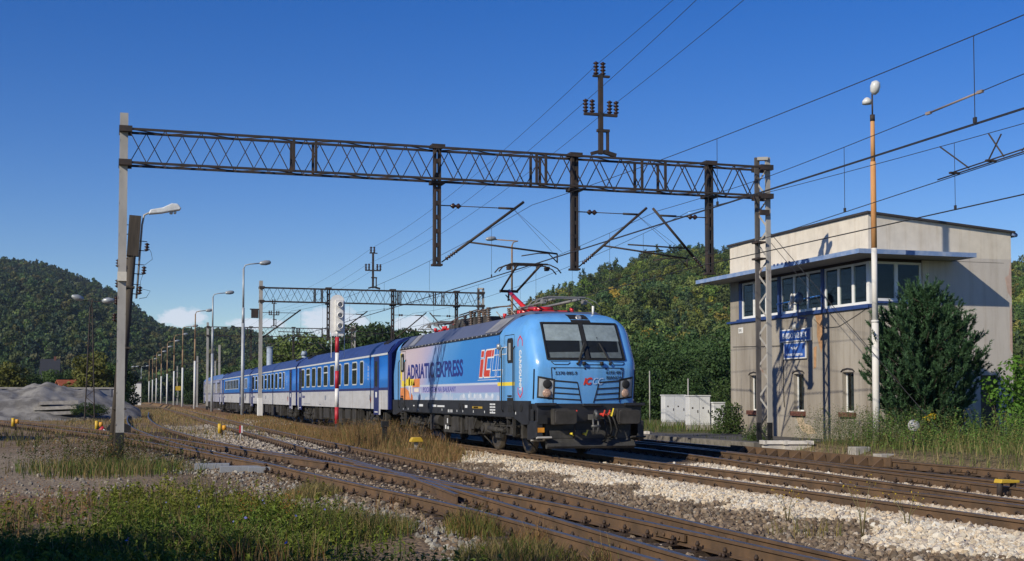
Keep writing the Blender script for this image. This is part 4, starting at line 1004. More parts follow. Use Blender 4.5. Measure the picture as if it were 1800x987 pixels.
# headstock, buffers, coupling, hoses, plough
mb = MB(); mb.box(-1.45, 1.45, .60, 1.05, .92, 1.395); mb.box(-1.50, -1.32, .55, 1.3, .45, .95); mb.box(1.32, 1.50, .55, 1.3, .45, .95); mb.box(-1.2, 1.2, .72, 1.0, .5, .95)
mb.box(-1.52, -.95, .50, .62, 1.34, 1.42); mb.box(.95, 1.52, .50, .62, 1.34, 1.42); mb.box(-.22, .3, .5, .66, 1.33, 1.40)
hs_ = mb.build('headstock', m_under, LO, bevel=.015)
for flip in (False, True):
    g_ = (lambda y: y) if not flip else (lambda y: LL - y)
    for x in (-.875, .875):
        mb = MB(); mb.smooth = True
        pl = [(.29 * (1 if abs(math.cos(a)) > .7 else abs(math.cos(a)) / .7) * (1 if math.cos(a) > 0 else -1), .18 * (1 if abs(math.sin(a)) > .7 else abs(math.sin(a)) / .7) * (1 if math.sin(a) > 0 else -1)) for a in [math.pi / 8 * (i + .5) for i in range(16)]]
        ya, yb = sorted((g_(0.0), g_(.07))); mb.smooth = False
        mb.prism([(x + a, 1.06 + b) for a, b in pl], 'y', ya, yb)
        mb.cyl((x, g_(.06), 1.06), (x, g_(.38), 1.06), .12, .13, 12); mb.box(x - .21, x + .21, *sorted((g_(.36), g_(.62))), .86, 1.27)
        mb.build('buffer', m_dirt, LO, bevel=.012, recalc=True)
mb = MB(); mb.box(-.06, .06, .22, .6, .98, 1.12); mb.tube([(0, .24, 1.12), (0, .18, 1.2), (0, .12, 1.14), (0, .14, 1.02)], .05, 8)
for x in (-.07, .07): mb.tube([(x, .2, 1.02), (x, .18, .8), (x * .6, .2, .62)], .025, 6)
mb.cyl((-.12, .18, .82), (.12, .18, .82), .035); mb.build('coupling_hook', mat('coupling_grey', (.10, .10, .10), rough=.5, metal=.3), LO)
def hose(x, m_h, name, z0=1.12, dx=.12):
    mb = MB(); mb.tube([(x, .58, z0), (x + dx * .2, .42, z0 + .02), (x + dx * .5, .34, z0 - .14), (x + dx, .33, z0 - .38), (x + dx * .9, .42, z0 - .55), (x + dx * .4, .55, z0 - .58)], .028, 7); mb.build(name, m_h, LO)
hose(.40, m_rub, 'brake_hose', 1.12, .1); hose(.50, m_rub, 'brake_hose', 1.10, .16); hose(-.42, m_rub, 'brake_hose', 1.1, -.12); hose(.30, m_rub, 'brake_hose', 1.0, .06)
for x, m_h, nm in ((.42, m_red, 'air_cock'), (.52, m_yel, 'air_cock'), (-.50, m_red, 'air_cock'), (.28, m_red, 'air_cock'), (-.55, m_yel, 'cable_plug'), (-.2, m_yel, 'cable_plug')):
    mb = MB(); z = 1.12 if x > .2 or x == -.5 else .62
    s_ = .035 if m_h is m_red else .05
    if z < 1: s_ = .03
    mb.cyl((x, .40, z), (x, .58, z), s_); mb.bar((x, .40, z - .05), (x + .05, .38, z + .16 * (s_ / .05)), .035); mb.build(nm, m_h, LO)
mb = MB(); mb.prism([(.52, .24), (.46, .3), (.66, .56), (.74, .56), (.62, .24)], 'x', -1.22, 1.22); mb.box(-1.1, 1.1, .6, .9, .5, .7); mb.build('snow_plough', mat('plough_black', (.045, .043, .040), rough=.6, var=.4, scale=5), LO, recalc=True)
for s_ in (-1, 1):
    mb = MB(); x0, x1 = sorted((s_ * 1.50, s_ * 1.12)); mb.prism([(.42, .56), (1.0, .46), (1.0, .42), (.40, .52)], 'x', x0, x1); mb.build('footstep', m_galv if s_ < 0 else m_dirt, LO, recalc=True)
mb = MB(); mb.box(-1.512, -1.48, .6, .78, .66, .76) if False else mb.box(-1.46, -1.28, .537, .545, .66, .78); mb.build('warning_plate', mat('plate_orange', (.65, .26, .02)), LO)
mb = MB(); mb.box(-1.46, -1.2, .53, .548, .88, 1.1); mb.box(-1.505, -1.502, .75, 1.0, .95, 1.25); mb.build('foothold', m_dark, LO)
# bogies
def bogie(yc, parent, wb=3.0, rw=.625, half=1.05, m_f=m_dirt, loco=True):
    b_ = empty('bogie', (0, yc, 0)); b_.parent = parent
    mb = MB()
    for s_ in (-1, 1):
        X0, X1 = sorted((s_ * half, s_ * (half + .13)))
        mb.prism([(-wb / 2 - .65, .62), (-wb / 2 - .65, .82), (-.9, .86), (-.5, .70), (.5, .70), (.9, .86), (wb / 2 + .65, .82), (wb / 2 + .65, .62), (.8, .60), (.4, .48), (-.4, .48), (-.8, .60)], 'x', X0, X1)
    mb.box(-half, half, -.3, .3, .5, .75); mb.box(-half, half, -wb / 2 - .6, -wb / 2 - .5, .6, .8); mb.box(-half, half, wb / 2 + .5, wb / 2 + .6, .6, .8)
    mb.build('bogie_frame', m_f, b_, recalc=True)
    for e in (-1, 1):
        mb = MB()
        for s_ in (-1, 1):
            mb.lathe((s_ * .70, e * wb / 2, rw), [(rw + .03, 0), (rw + .03, .03), (rw, .04), (rw, .13), (rw * .82, .135), (rw * .78, .10), (rw * .3, .08), (rw * .25, .16), (.01, .16)], 30, (s_, 0, 0))
        mb.cyl((-.7, e * wb / 2, rw), (.7, e * wb / 2, rw), .09); mb.build('wheelset', m_steel, b_)
        mb = MB()
        for s_ in (-1, 1):
            mb.cyl((s_ * .95, e * wb / 2, rw), (s_ * (half + .20), e * wb / 2, rw), .17, n=14); mb.cyl((s_ * (half + .19), e * wb / 2, rw), (s_ * (half + .25), e * wb / 2, rw), .11, n=12)
            mb.bar((s_ * (half + .08), e * wb / 2, rw), (s_ * (half + .08), e * (wb / 2 - .75), rw - .05), .13, .15)
            mb.cyl((s_ * (half + .16), e * (wb / 2 + .28), .60), (s_ * (half + .16), e * (wb / 2 + .22), 1.02), .06, n=8)
        mb.build2('axle_box', m_f, b_)
        mb = MB()
        for s_ in (-1, 1):
            for k in range(5): mb.lathe((s_ * (half + .07), e * (wb / 2 - .0) + e * .32, .80 + k * .05), [(.07, 0), (.10, .012), (.10, .03), (.07, .042)], 10)
            for k in range(6): mb.lathe((s_ * (half + .09), e * .34, .72 + k * .055), [(.11, 0), (.145, .014), (.145, .034), (.11, .048)], 12)
        mb.build2('spring', m_f, b_)
        mb = MB()
        for s_ in (-1, 1):
            mb.box(*sorted((s_ * (half + .02), s_ * (half + .2))), *sorted((e * (wb / 2 + .55), e * (wb / 2 + .85))), .45, 1.0)
            mb.tube([(s_ * (half + .05), e * (wb / 2 + .62), .45), (s_ * .85, e * (wb / 2 + .6), .2), (s_ * .76, e * (wb / 2 + .55), .08)], .022, 6)
            mb.tube([(s_ * (half + .2), e * .1, .95), (s_ * (half + .24), e * .5, .55), (s_ * (half + .2), e * .9, .72), (s_ * (half + .22), e * 1.1, .95)], .018, 6)
        mb.build2('sand_pipe', m_f, b_)
    mb = MB()
    for s_ in (-1, 1): mb.cyl((s_ * (half + .24), -.75, .62), (s_ * (half + .24), .75, .66), .055, n=8); mb.cyl((s_ * (half + .24), -.2, .63), (s_ * (half + .24), .75, .66), .075, n=8); mb.box(*sorted((s_ * (half + .10), s_ * (half + .22))), -.24, .2, .40, .62)
    mb.build2('damper', m_f, b_)
    return b_
bogie(4.74, LO); bogie(LL - 4.74, LO)
mb = MB(); mb.box(-1.36, 1.36, 8.3, 10.6, .42, 1.02); mb.box(-1.42, -1.2, 8.5, 9.2, .5, .95); mb.cyl((-1.30, 10.9, .8), (-1.30, 11.5, .8), .19, n=14); mb.box(-1.44, -1.2, 9.6, 10.2, .66, 1.0)
mb.cur = 1; mb.box(-1.363, -1.36, 9.95, 10.1, .52, .74); mb.box(-1.363, -1.36, 10.25, 10.4, .52, .74); mb.box(-1.443, -1.44, 9.75, 9.85, .72, .88)
mb.build('underfloor_tank', [m_dirt, m_let], LO)
mb = MB()
for y, a, b in ((7.55, .55, 1.0), (7.2, .42, .95), (11.75, .5, 1.0), (12.1, .45, 1.0), (6.9, .6, 1.0)): mb.box(-1.42, -1.05, y - .14, y + .14, a, b)
for k in range(7): y = 6.6 + .35 * k + (3.6 if k > 3 else 0); mb.tube([(-1.35, y, 1.0), (-1.42, y + .05, .7), (-1.36, y + .3, .5), (-1.3, y + .5, .75), (-1.28, y + .55, 1.0)], .022, 6)
mb.build('brake_gear', m_dirt, LO)
# roof gear
mb = MB()
for y, x, h_, w_, L_ in ((7.4, -.55, .34, .5, .9), (8.6, -.5, .42, .7, .8), (10.0, -.55, .30, .45, 1.2), (11.2, -.6, .26, .5, .7), (8.6, .5, .4, .7, 1.6), (10.8, .5, .3, .7, 1.4)): mb.box(x - w_ / 2, x + w_ / 2, y, y + L_, 3.85, 3.85 + h_ * .7)
for y in (10.3, 10.75): mb.cyl((-.85, y, 4.02), (-.2, y, 4.02), .16, n=14)
mb.build('roof_equipment', mat('roof_gear_dark', (.06, .055, .05), rough=.7, var=.4), roof)
mb = MB(); mb.tube([(-.6, 5.6, 4.28), (-.62, 7, 4.34), (-.6, 9, 4.36), (-.5, 12, 4.30), (-.2, 15, 4.22)], .022, 6); mb.tube([(-.9, 7.0, 4.1), (-.9, 8.2, 4.33), (-.85, 10.5, 4.3)], .02, 6); mb.build('busbar', mat('busbar', (.16, .10, .06), rough=.5, metal=.4), roof)
for x, y, h_ in ((-.9, 6.9, .42), (-.9, 7.9, .40), (-.62, 8.2, .46), (-.9, 8.9, .44), (-.62, 9.5, .42), (-.85, 9.8, .36), (-.6, 12.0, .34), (-.2, 7.0, .42), (.4, 8.2, .44)):
    mb = MB(); insulator(mb, (x, y, 3.85), (x, y, 3.85 + h_), .08, 6); mb.cyl((x, y, 3.85 + h_), (x, y, 3.9 + h_), .07); mb.build('roof_insulator', mat('grey_porcelain', (.13, .10, .085), rough=.3), roof)
def panto(y0, sgn, raised):
    P = empty('pantograph', (0, y0, 0)); P.parent = LO
    mb = MB()
    for x in (-.42, .42): mb.bar((x, -.8, 3.98), (x, .9, 3.98), .09, .08)
    for y in (-.75, .1, .85): mb.bar((-.55, y, 3.98), (.55, y, 3.98), .10, .08)
    for x in (-.55, .55): mb.cyl((x, -.7, 3.98), (x, -.7, 4.1), .06); mb.cyl((x, .8, 3.98), (x, .8, 4.1), .06)
    base = mb.build('base_frame', m_panto, P)
    for x in (-.5, .5):
        for y in (-.7, .8): mb = MB(); insulator(mb, (x, y, 3.83), (x, y, 3.96), .07, 2); mb.build('insulator', m_insul, base)
    hinge = Vector((0, sgn * .1, 4.1))
    knee = Vector((0, 2.15 if raised else 1.5, 4.90 if raised else 4.22)); head = Vector((0, .22 if raised else -1.55, 5.50 if raised else 4.26))
    if sgn < 0: knee.y *= -1; head.y *= -1; hinge.y = -.1
    mb = MB(); mb.cyl(hinge, knee, .075, .06, 10); mb.cyl(hinge + Vector((-.25, 0, 0)), hinge + Vector((.25, 0, 0)), .08); mb.build('lower_arm', m_panto, P)
    mb = MB(); mb.cyl(knee + Vector((-.30, 0, 0)), knee + Vector((.30, 0, 0)), .045)
    for s_ in (-1, 1): mb.cyl(knee + Vector((s_ * .26, 0, 0)), head + Vector((s_ * .36, 0, 0)), .032 if s_ < 0 else .036, n=8)
    mb.cyl(knee + Vector((-.1, 0, -.12)), hinge + Vector((-.1, .45 * sgn, -.02)), .018); mb.cyl(knee + Vector((0, .05 * sgn, -.3)), knee, .03)
    mb.build('upper_arm', m_iron if raised else mat('panto_grey', (.20, .20, .20)), P)
    mb = MB()
    for dy in (-.22, .22):
        mb.tube([(-.98, head.y + dy, head.z - .20), (-.86, head.y + dy, head.z - .06), (-.62, head.y + dy, head.z + .04), (0, head.y + dy, head.z + .05), (.62, head.y + dy, head.z + .04), (.86, head.y + dy, head.z - .06), (.98, head.y + dy, head.z - .20)], .02 if raised else .013, 8)
        mb.box(-.55, .55, head.y + dy - .03, head.y + dy + .03, head.z + .045, head.z + .075)
    for s_ in (-1, 1): mb.bar((s_ * .36, head.y - .25, head.z), (s_ * .36, head.y + .25, head.z), .04); mb.bar((s_ * .6, head.y - .24, head.z - .03), (s_ * .6, head.y + .24, head.z - .03), .03); mb.box(s_ * .6 - .05, s_ * .6 + .05, head.y - .1, head.y + .1, head.z - .12, head.z)
    mb.build('collector_head', m_iron if raised else mat('panto_grey', (.20, .20, .20), rough=.5), P)
    mb = MB(); mb.tube([(-.7, .6, 3.95), (-.75, 1.0, 4.15), (-.6, 1.5, 4.2), (-.3, 1.9, 4.0)], .015, 5); mb.build('cable', m_galv, P)
    return P
panto(5.55, 1, True); panto(4.15, 1, False); panto(14.2, -1, False); panto(13.0, -1, False)
mb = MB(); mb.cyl((.75, 2.3, 3.82), (.75, 2.3, 4.08), .035, n=8); mb.build('antenna', m_white, roof)
mb = MB(); mb.prism([(2.2, 3.84), (2.6, 3.93), (5.0, 3.93), (5.0, 3.84)], 'x', -.95, .95); mb.build('roof_shroud', m_roofg, roof, recalc=True)
# ---------------------------------------------------------------- coaches
m_cblue = paint('coach_blue', (0.020, 0.165, 0.56), coat=.25); m_cnavy = paint('coach_navy', (0.013, 0.024, 0.15), coat=.2)
m_cgrey = mat('coach_grey', (.50, .50, .52), rough=.4, var=.1, scale=1.5, stretch=(1, .5, 2), stain=.25); m_croof = mat('coach_roof_blue', (0.030, 0.052, 0.17), rough=.5, var=.25, scale=1.5, coat=.05)
m_cwhite = paint('coach_white', (.68, .71, .74), coat=.1); m_lilac = paint('coach_lilac', (.42, .43, .55)); m_wglass = mat('coach_window_glass', (.03, .035, .035), rough=.08, var=.3, scale=3, coat=.6)
m_wframe = mat('window_frame_grey', (.55, .58, .56), rough=.4, var=.08)
CPROF = [(1.40, 1.07), (1.41, 1.5), (1.41, 3.28), (1.37, 3.40), (1.26, 3.58), (1.05, 3.76), (.75, 3.91), (.4, 4.01), (0, 4.05)]
def shell(mb, y0, y1, pr, cols):
    full = [(-x, z) for x, z in pr] + [(x, z) for x, z in pr[::-1][1:]]
    n_ = len(full); b = len(mb.v)
    mb.v += [(x, y0, z) for x, z in full] + [(x, y1, z) for x, z in full]
    for i in range(n_ - 1):
        j = i if i < len(pr) - 1 else n_ - 2 - i
        mb.f.append((b + i, b + n_ + i, b + n_ + i + 1, b + i + 1)); mb.mi.append(cols[j]); mb.sm.append(j >= 2)
def coach(y0, label, style):
    c = thing('passenger_coach', (11.94, y0, 0), label, 'coach', 'coaches of the train'); L = 26.4
    lil = style == 3
    mb = MB(); ym = .35
    zs = [1.07, 1.84, 1.95, 3.28]
    pr = [(1.40, 1.07), (1.41, 1.84), (1.41, 1.95), (1.41, 3.28)]
    top = [(1.41, 3.28)] + CPROF[3:]
    shell(mb, ym, L - ym, pr + [], [0, 1, 2, 2])
    # remove the closing face between the two upper edges: the roof covers it
    body_m = [m_cgrey, m_cnavy, m_cblue] if not lil else [m_lilac, m_cnavy, m_lilac]
    for y, s_ in ((ym, 1), (L - ym, -1)):
        mb.cur = 1; pts = [(-x, y, z) for x, z in pr + CPROF[3:]] + [(x, y, z) for x, z in CPROF[3:][::-1][1:] + pr[::-1]]
        mb.add(pts, [tuple(range(len(pts)))[::s_]])
    mb.cur = 1; mb.add([(-1.4, ym, 1.07), (1.4, ym, 1.07), (1.4, L - ym, 1.07), (-1.4, L - ym, 1.07)], [(0, 3, 2, 1)])
    body = mb.build('body', body_m, c)
    mb = MB(); shell(mb, ym - .02, L - ym + .02, [(1.422, 3.26), (1.422, 3.34)] + CPROF[3:], [1] + [0] * 9)
    roof_ = mb.build('roof', [m_croof if not lil else mat('coach_roof_pale', (.10, .17, .36), rough=.4), m_cwhite if not lil else m_lilac], c)
    mb = MB()
    for y in (2.0, 2.6, 23.4, 24.0): mb = MB(); mb.bar((-1.05, y, 3.78), (-.7, y + .5, 3.95), .12, .08); mb.build('roof_vent', m_rub, roof_)
    mb = MB(); mb.box(-1.0, 1.0, -.02, .36, 1.2, 3.6); mb.build('gangway', m_rub, c); mb = MB(); mb.box(-1.0, 1.0, L - .36, L + .02, 1.2, 3.6); mb.build('gangway', m_rub, c)
    mb = MB(); mb.prism([(-1.41, 3.28), (-1.41, 1.07), (-1.3, 1.07), (-1.3, 3.3), (-.9, 3.75), (0, 3.93), (.9, 3.75), (1.3, 3.3), (1.3, 1.07), (1.41, 1.07), (1.41, 3.28), (1.05, 3.78), (0, 4.06), (-1.05, 3.78)][::-1], 'y', .12, .36)
    mb.build('end_frame', m_cnavy, c, recalc=True)
    if style in (0, 1): wins = [(5.45, .9), (7.0, 1.3), (9.05, 1.35), (11.1, 1.4), (13.05, 1.4), (15.05, 1.4), (17.12, 1.35), (19.05, 1.45), (21.1, 1.45), (23.2, 1.35)]; zl, zh = 2.1, 3.16; wins = [(a, w_ * .93) for a, w_ in wins] + [(25.2, .0)]
    elif style == 2: wins = [(2.2 + i * 1.05, .8) for i in range(4)] + [(9.6 + i * 1.5, 1.25) for i in range(9)]; zl, zh = 2.25, 3.1
    else: wins = [(3.0 + i * 1.1, .95) for i in range(3)] + [(8.5 + i * 2.05, 1.9) for i in range(8)]; zl, zh = 2.0, 3.05
    for k, (y, w_) in enumerate(wins):
        if w_ <= 0: continue
        for s_ in (-1, 1):
            mb = MB(); q_ = .10; a, b = y, y + w_; fr = .055 if not lil else .02
            def oct_(a, b, c_, d_, q_): return [(a + q_, c_), (b - q_, c_), (b, c_ + q_), (b, d_ - q_), (b - q_, d_), (a + q_, d_), (a, d_ - q_), (a, c_ + q_)]
            mb.prism(oct_(a, b, zl, zh, q_), 'x', *sorted((s_ * 1.40, s_ * 1.418)))
            w__ = mb.build('window', m_wframe if not lil else m_rub, c, recalc=True)
            mb = MB(); mb.prism(oct_(a + fr, b - fr, zl + fr, zh - fr, q_ * .7), 'x', *sorted((s_ * 1.40, s_ * 1.421)))
            mb.build('pane', m_wglass, w__, recalc=True)
            if s_ > 0 or style not in (0, 1) or k not in (1, 5, 8): continue
            mb = MB(); mb.box(-1.424, -1.41, a + .03, b - .03, 2.78, 2.84); mb.build('window_rail', m_wframe, w__)
    for yd in ((2.07, 25.35) if style != 2 else (15.2 - 9.0 + 1.2, 25.3)):
        mb = MB(); wd = 1.05 if yd < 20 else -1.05; a, b = sorted((yd, yd + wd))
        mb.box(-1.424, -1.38, a, b, .84, 3.24); mb.box(1.38, 1.424, a, b, .84, 3.24)
        dr = mb.build2('door', m_cnavy, c)[0]
        mb = MB(); mb.box(-1.428, -1.42, a + .3, b - .28, 2.0, 3.05); mb.build('door_window', m_wglass, dr)
        mb = MB(); mb.box(-1.428, -1.424, a + .36, b - .36, 1.55, 1.78); mb.box(-1.428, -1.424, a + .2, b - .2, .93, .97); mb.build('door_mark', m_let, dr)
        mb = MB(); mb.box(-1.43, -1.40, a - .28, a - .06, .84, 1.84) if yd < 20 else mb.box(-1.43, -1.40, b + .06, b + .28, .84, 1.84); mb.build('end_panel', m_cgrey, c)
    mb = MB()
    if not lil:
        for y, z, a, b in ((24.2, 1.45, .28, .3), (4.0, 1.45, .1, .22), (15.6, 1.42, .35, .22), (21.0, 1.17, 2.4, .03), (17.2, 1.16, .6, .03)): mb.box(-1.4165, -1.412, y, y + a, z, z + b)
        mb.build('stencil_mark', mat('stencil_grey', (.22, .24, .30)), body)
        text('lettering', 'České dráhy', .2, frame((0, -1, 0), (0, 0, 1), (-1.414, 24.0, 1.52)), m_navy, body)
        text('lettering', 'bistro' if False else 'Najbrt' if False else '2', .22, frame((0, -1, 0), (0, 0, 1), (-1.430, 2.72, 1.6)), m_let, body)
        mb = MB(); mb.box(-1.4165, -1.412, 3.8, 3.9, 1.3, 1.6); mb.prism([(3.75, 1.35), (4.05, 1.45), (3.75, 1.55)], 'x', -1.4165, -1.412); mb.build('red_mark', m_red, body, recalc=True)
        for zz in range(6):
            mb = MB(); mb.box(-1.4165, -1.412, 4.35, 4.44, 2.3 + zz * .13, 2.37 + zz * .13 + .03 * (zz % 2)); mb.build('side_number', m_cwhite, body) if zz < 5 else None
    mb = MB()
    for y, w_, a, b in ((7.8, .9, .35, 1.05), (9.2, 1.4, .55, 1.0), (11.4, 2.0, .32, 1.05), (14.0, .5, .45, 1.05), (15.2, 1.8, .5, 1.0), (17.6, .8, .4, 1.05)): mb.box(-1.30, 1.30, y, y + w_, a, b)
    mb.bar((-1.28, 13.4, .4), (-1.28, 14.2, 1.05), .18, .3)
    for y in (6.3, 6.8, 18.9, 19.4): mb.box(-1.36, -1.2, y, y + .06, .4, 1.07)
    mb.box(-1.2, 1.2, .3, L - .3, .95, 1.06); mb.build('underfloor_gear', m_dirt, c)
    for yb in (3.7, L - 3.7): bogie(yb, c, 2.5, .46, 1.0)
    mb = MB()
    for x in (-.875, .875):
        for y in (.0, L): mb = MB(); mb.cyl((x, y, 1.06), (x, y + (.4 if y == 0 else -.4), 1.06), .11, n=10); mb.build('buffer', m_dirt, c)
    return c
coach(49.5, 'first blue and grey coach right behind the locomotive', 0)
coach(75.9, 'second blue and grey coach partly behind the gantry mast', 1)
coach(102.3, 'third coach with small grouped windows and dark middle door', 2)
coach(128.7, 'last coach in pale lilac grey with dark window band', 3)
# ---------------------------------------------------------------- signal box
m_pl_up = mat('cream_render', (.64, .58, .49), rough=.92, scale=1.6, var=.09, stain=.16, bump=.25, bscale=45)
m_pl_lo = mat('grey_render', stain=.30, col=(.245, .215, .18), rough=.95, scale=.8, col2=(.37, .335, .285), bump=.4, bscale=30, stretch=(1, 1.3, .3), thr=(.36, .64))
m_pl_r = mat('pale_render', stain=.2, col=(.47, .43, .385), rough=.95, scale=1.1, col2=(.56, .515, .465), bump=.35, bscale=30, stretch=(1, 1, .45), thr=(.3, .72))
m_blue = mat('blue_trim', (.028, .060, .20), rough=.5, var=.2); m_canb = mat('canopy_blue_edge', (.17, .26, .46), rough=.6, scale=2.5, col2=(.33, .40, .54), thr=(.45, .7)); m_can = mat('canopy_concrete', (.40, .385, .355), rough=.85, var=.15, scale=1.5)
m_fr = mat('upvc_white', (.78, .78, .77), rough=.35, var=.03); m_brick = mat('dark_red_brick', (.14, .055, .04), rough=.9, var=.4, scale=14); m_tar = mat('roof_tar', (.04, .035, .035), rough=.8)
BX, BY, BXe, BYe = 23.5, 35.9, 29.06, 45.62
SB = thing('signal_box', (BX, BY, 0), 'two storey grey rendered signal box with blue edged canopy and window band', 'signal box')
LX, LY = BXe - BX, BYe - BY
def wall_with_holes(mb, side, a0, a1, z0, z1, holes, th=.28):
    """side 'x': wall on plane x=0 running along y; 'y': on plane y=0 running along x. holes (a, b, c, d)"""
    def B(p, q_, c, d_):
        if q_ - p < 1e-4 or d_ - c < 1e-4: return
        mb.box(0, th, p, q_, c, d_) if side == 'x' else mb.box(p, q_, 0, th, c, d_)
    cur = a0
    for a, b, c, d_ in sorted(holes):
        B(cur, a, z0, z1); B(a, b, z0, c); B(a, b, d_, z1); cur = b
    B(cur, a1, z0, z1)
lows = [(36.85 - BY, 37.55 - BY, 1.06, 2.40), (40.05 - BY, 40.75 - BY, 1.06, 2.40), (43.36 - BY, 44.06 - BY, 1.06, 2.40)]
mb = MB(); wall_with_holes(mb, 'x', 0, LY, -.3, 4.48, lows); mb.build('wall', m_pl_lo, SB)
mb = MB(); wall_with_holes(mb, 'y', .28, LX, -.3, 4.62, [(4.25, 4.95, -.2, 2.3)]); mb.box(2.26, LX, 0, .28, 4.62, 6.22); mb.build('wall', m_pl_r, SB)
mb = MB(); mb.box(LX - .28, LX, .28, LY, -.3, 6.22); mb.box(.28, LX - .28, LY - .28, LY, -.3, 6.22); mb.box(0, .28, 9.02, LY - .003, 4.48, 6.22); mb.build('wall', m_pl_lo, SB)
# parapet under a gently falling roof
rz = lambda x: 7.55 - .43 * x / LX
mb = MB(); mb.prism([(0, 6.22), (LX, 6.22), (LX, rz(LX)), (0, rz(0))], 'y', 0, LY); mb.build('parapet', m_pl_up, SB, recalc=True)
mb = MB(); mb.prism([(-.08, rz(-.08) + .004), (LX + .12, rz(LX + .12) + .004), (LX + .12, rz(LX + .12) + .075), (-.08, rz(-.08) + .075)], 'y', -.1, LY + .1); mb.build('roof', m_tar, SB, recalc=True)
mb = MB(); mb.prism([(-1.12, -1.2), (3.18, -1.2), (3.18, -.004), (-.004, -.004), (-.004, 10.4), (-1.12, 10.4)][::-1], 'z', 6.10, 6.20); cn = mb.build('canopy', m_can, SB, recalc=True)
mb = MB(); mb.box(-1.16, -1.12, -1.24, 10.44, 6.09, 6.235); mb.box(-1.12, 3.22, -1.24, -1.20, 6.09, 6.235); mb.box(3.18, 3.22, -1.2, 0, 6.09, 6.235); mb.box(-1.12, 0, 10.4, 10.44, 6.09, 6.235); mb.box(-1.11, 3.17, -1.19, -.01, 6.203, 6.225); mb.box(-1.11, -.01, -.01, 10.39, 6.203, 6.225); mb.build('canopy_edge', m_canb, cn)
mb = MB()
for y in (3.0, 3.25, 3.5, 3.8, 4.05, 4.35, 4.6): mb.box(-1.17, -1.15, y, y + .10, 6.19, 6.265)
mb.build('paint_blotch', m_blue, cn)  # dark paint blotches along the canopy edge, built as small boxes
# inside of the upper room: floor, back walls (dark)
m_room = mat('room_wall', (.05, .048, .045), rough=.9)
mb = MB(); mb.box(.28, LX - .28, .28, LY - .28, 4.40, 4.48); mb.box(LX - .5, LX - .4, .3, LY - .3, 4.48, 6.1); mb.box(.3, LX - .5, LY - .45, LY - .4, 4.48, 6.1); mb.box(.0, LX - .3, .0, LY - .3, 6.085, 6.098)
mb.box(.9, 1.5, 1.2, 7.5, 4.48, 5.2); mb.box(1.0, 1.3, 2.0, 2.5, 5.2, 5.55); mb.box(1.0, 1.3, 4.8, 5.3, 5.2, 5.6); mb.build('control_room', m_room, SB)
mb = MB(); mb.box(.02, .1, .0, 9.02, 6.0, 6.085); mb.box(.1, 2.2, .02, .1, 6.0, 6.085); mb.build('window_head', mat('dark_brown', (.035, .02, .015)), SB)
mb = MB(); mb.box(-.06, .14, -.02, 9.1, 4.485, 4.60); mb.box(-.08, -.06, -.04, 9.9, 4.47, 4.545); mb.box(.14, 2.2, -.06, .14, 4.625, 4.70); mb.build('window_ledge', m_blue, SB)
for y in (8.86, 5.83, 2.82):
    mb = MB(); mb.box(-.02, .16, y - .08, y + .10, 4.60, 6.0); mb.build('pillar', m_blue, SB)
mb = MB(); mb.box(0.01, .12, -.01, .10, 4.6, 6.0); mb.build('pillar', m_fr, SB)
mb = MB(); mb.box(2.02, 2.26, -.05, .2, 4.62, 6.08); mb.build('pillar', m_pl_up, SB)
def winframe(side, a, b, z0, z1, divs, name='window', par=SB, off=.03):
    mb = MB(); f_ = .075
    def B(p, q_, c, d_, o0=off, o1=off + .07): mb.box(o0, o1, p, q_, c, d_) if side == 'x' else mb.box(p, q_, o0, o1, c, d_)
    B(a, b, z0, z0 + f_ * 1.3); B(a, b, z1 - f_, z1); B(a, a + f_, z0 + f_ * 1.3, z1 - f_); B(b - f_, b, z0 + f_ * 1.3, z1 - f_)
    for d_ in divs: B(d_ - f_ * .85, d_ + f_ * .85, z0 + f_ * 1.3, z1 - f_)
    w_ = mb.build(name, m_fr, par)
    mb = MB(); (mb.box(off + .03, off + .036, a + .05, b - .05, z0 + .05, z1 - .04) if side == 'x' else mb.box(a + .05, b - .05, off + .03, off + .036, z0 + .05, z1 - .04)); mb.build('pane', m_glass, w_)
for a, b in ((.12, 2.74), (2.92, 5.75), (5.93, 8.78)): winframe('x', a, b, 4.60, 6.0, [a + (b - a) / 3, a + 2 * (b - a) / 3])
winframe('y', .14, 2.02, 4.70, 6.0, [1.06])
# narrow lower windows with arched heads and brick sills
for a, b, c, d_ in lows:
    w_ = MB(); w_.box(.16, .20, a, a + .07, c, d_); w_.box(.16, .20, b - .05, b, c, d_); w_.box(.16, .20, a + .07, b - .05, c, c + .05); w_.box(.16, .20, a + .07, b - .05, d_ - .04, d_); wo = w_.build('window', m_fr, SB)
    w_ = MB(); w_.box(.18, .185, a + .06, b - .04, c + .03, d_ - .02); w_.build('pane', m_glass, wo)
    w_ = MB(); w_.box(.205, .215, a + .2, b - .2, c, d_); w_.build('curtain', mat('curtain_grey', (.10, .10, .10), var=.4, scale=3, stretch=(1, 3, .2)), wo)
    w_ = MB(); w_.prism([(a - .06, d_), (a + .08, d_ + .07), (a + .35, d_ + .10), (b - .08, d_ + .07), (b + .06, d_), (b + .06, d_ + .03), (b - .06, d_ + .11), (a + .35, d_ + .145), (a + .06, d_ + .11), (a - .06, d_ + .03)][::-1], 'x', -.03, .1); w_.build('arched_lintel', m_tar, SB, recalc=True)
    w_ = MB()
    for k in range(9): w_.box(-.10, .15, a - .12 + k * .105, a - .12 + k * .105 + .095, c - .16, c - .004)
    w_.build('brick_sill', m_brick, SB)
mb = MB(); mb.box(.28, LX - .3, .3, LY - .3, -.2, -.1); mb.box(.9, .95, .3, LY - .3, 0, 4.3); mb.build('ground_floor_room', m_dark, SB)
mb = MB(); mb.box(4.25, 4.95, .12, .18, -.2, 2.3); mb.build('door', mat('door_brown_black', (.03, .024, .02), rough=.5), SB)
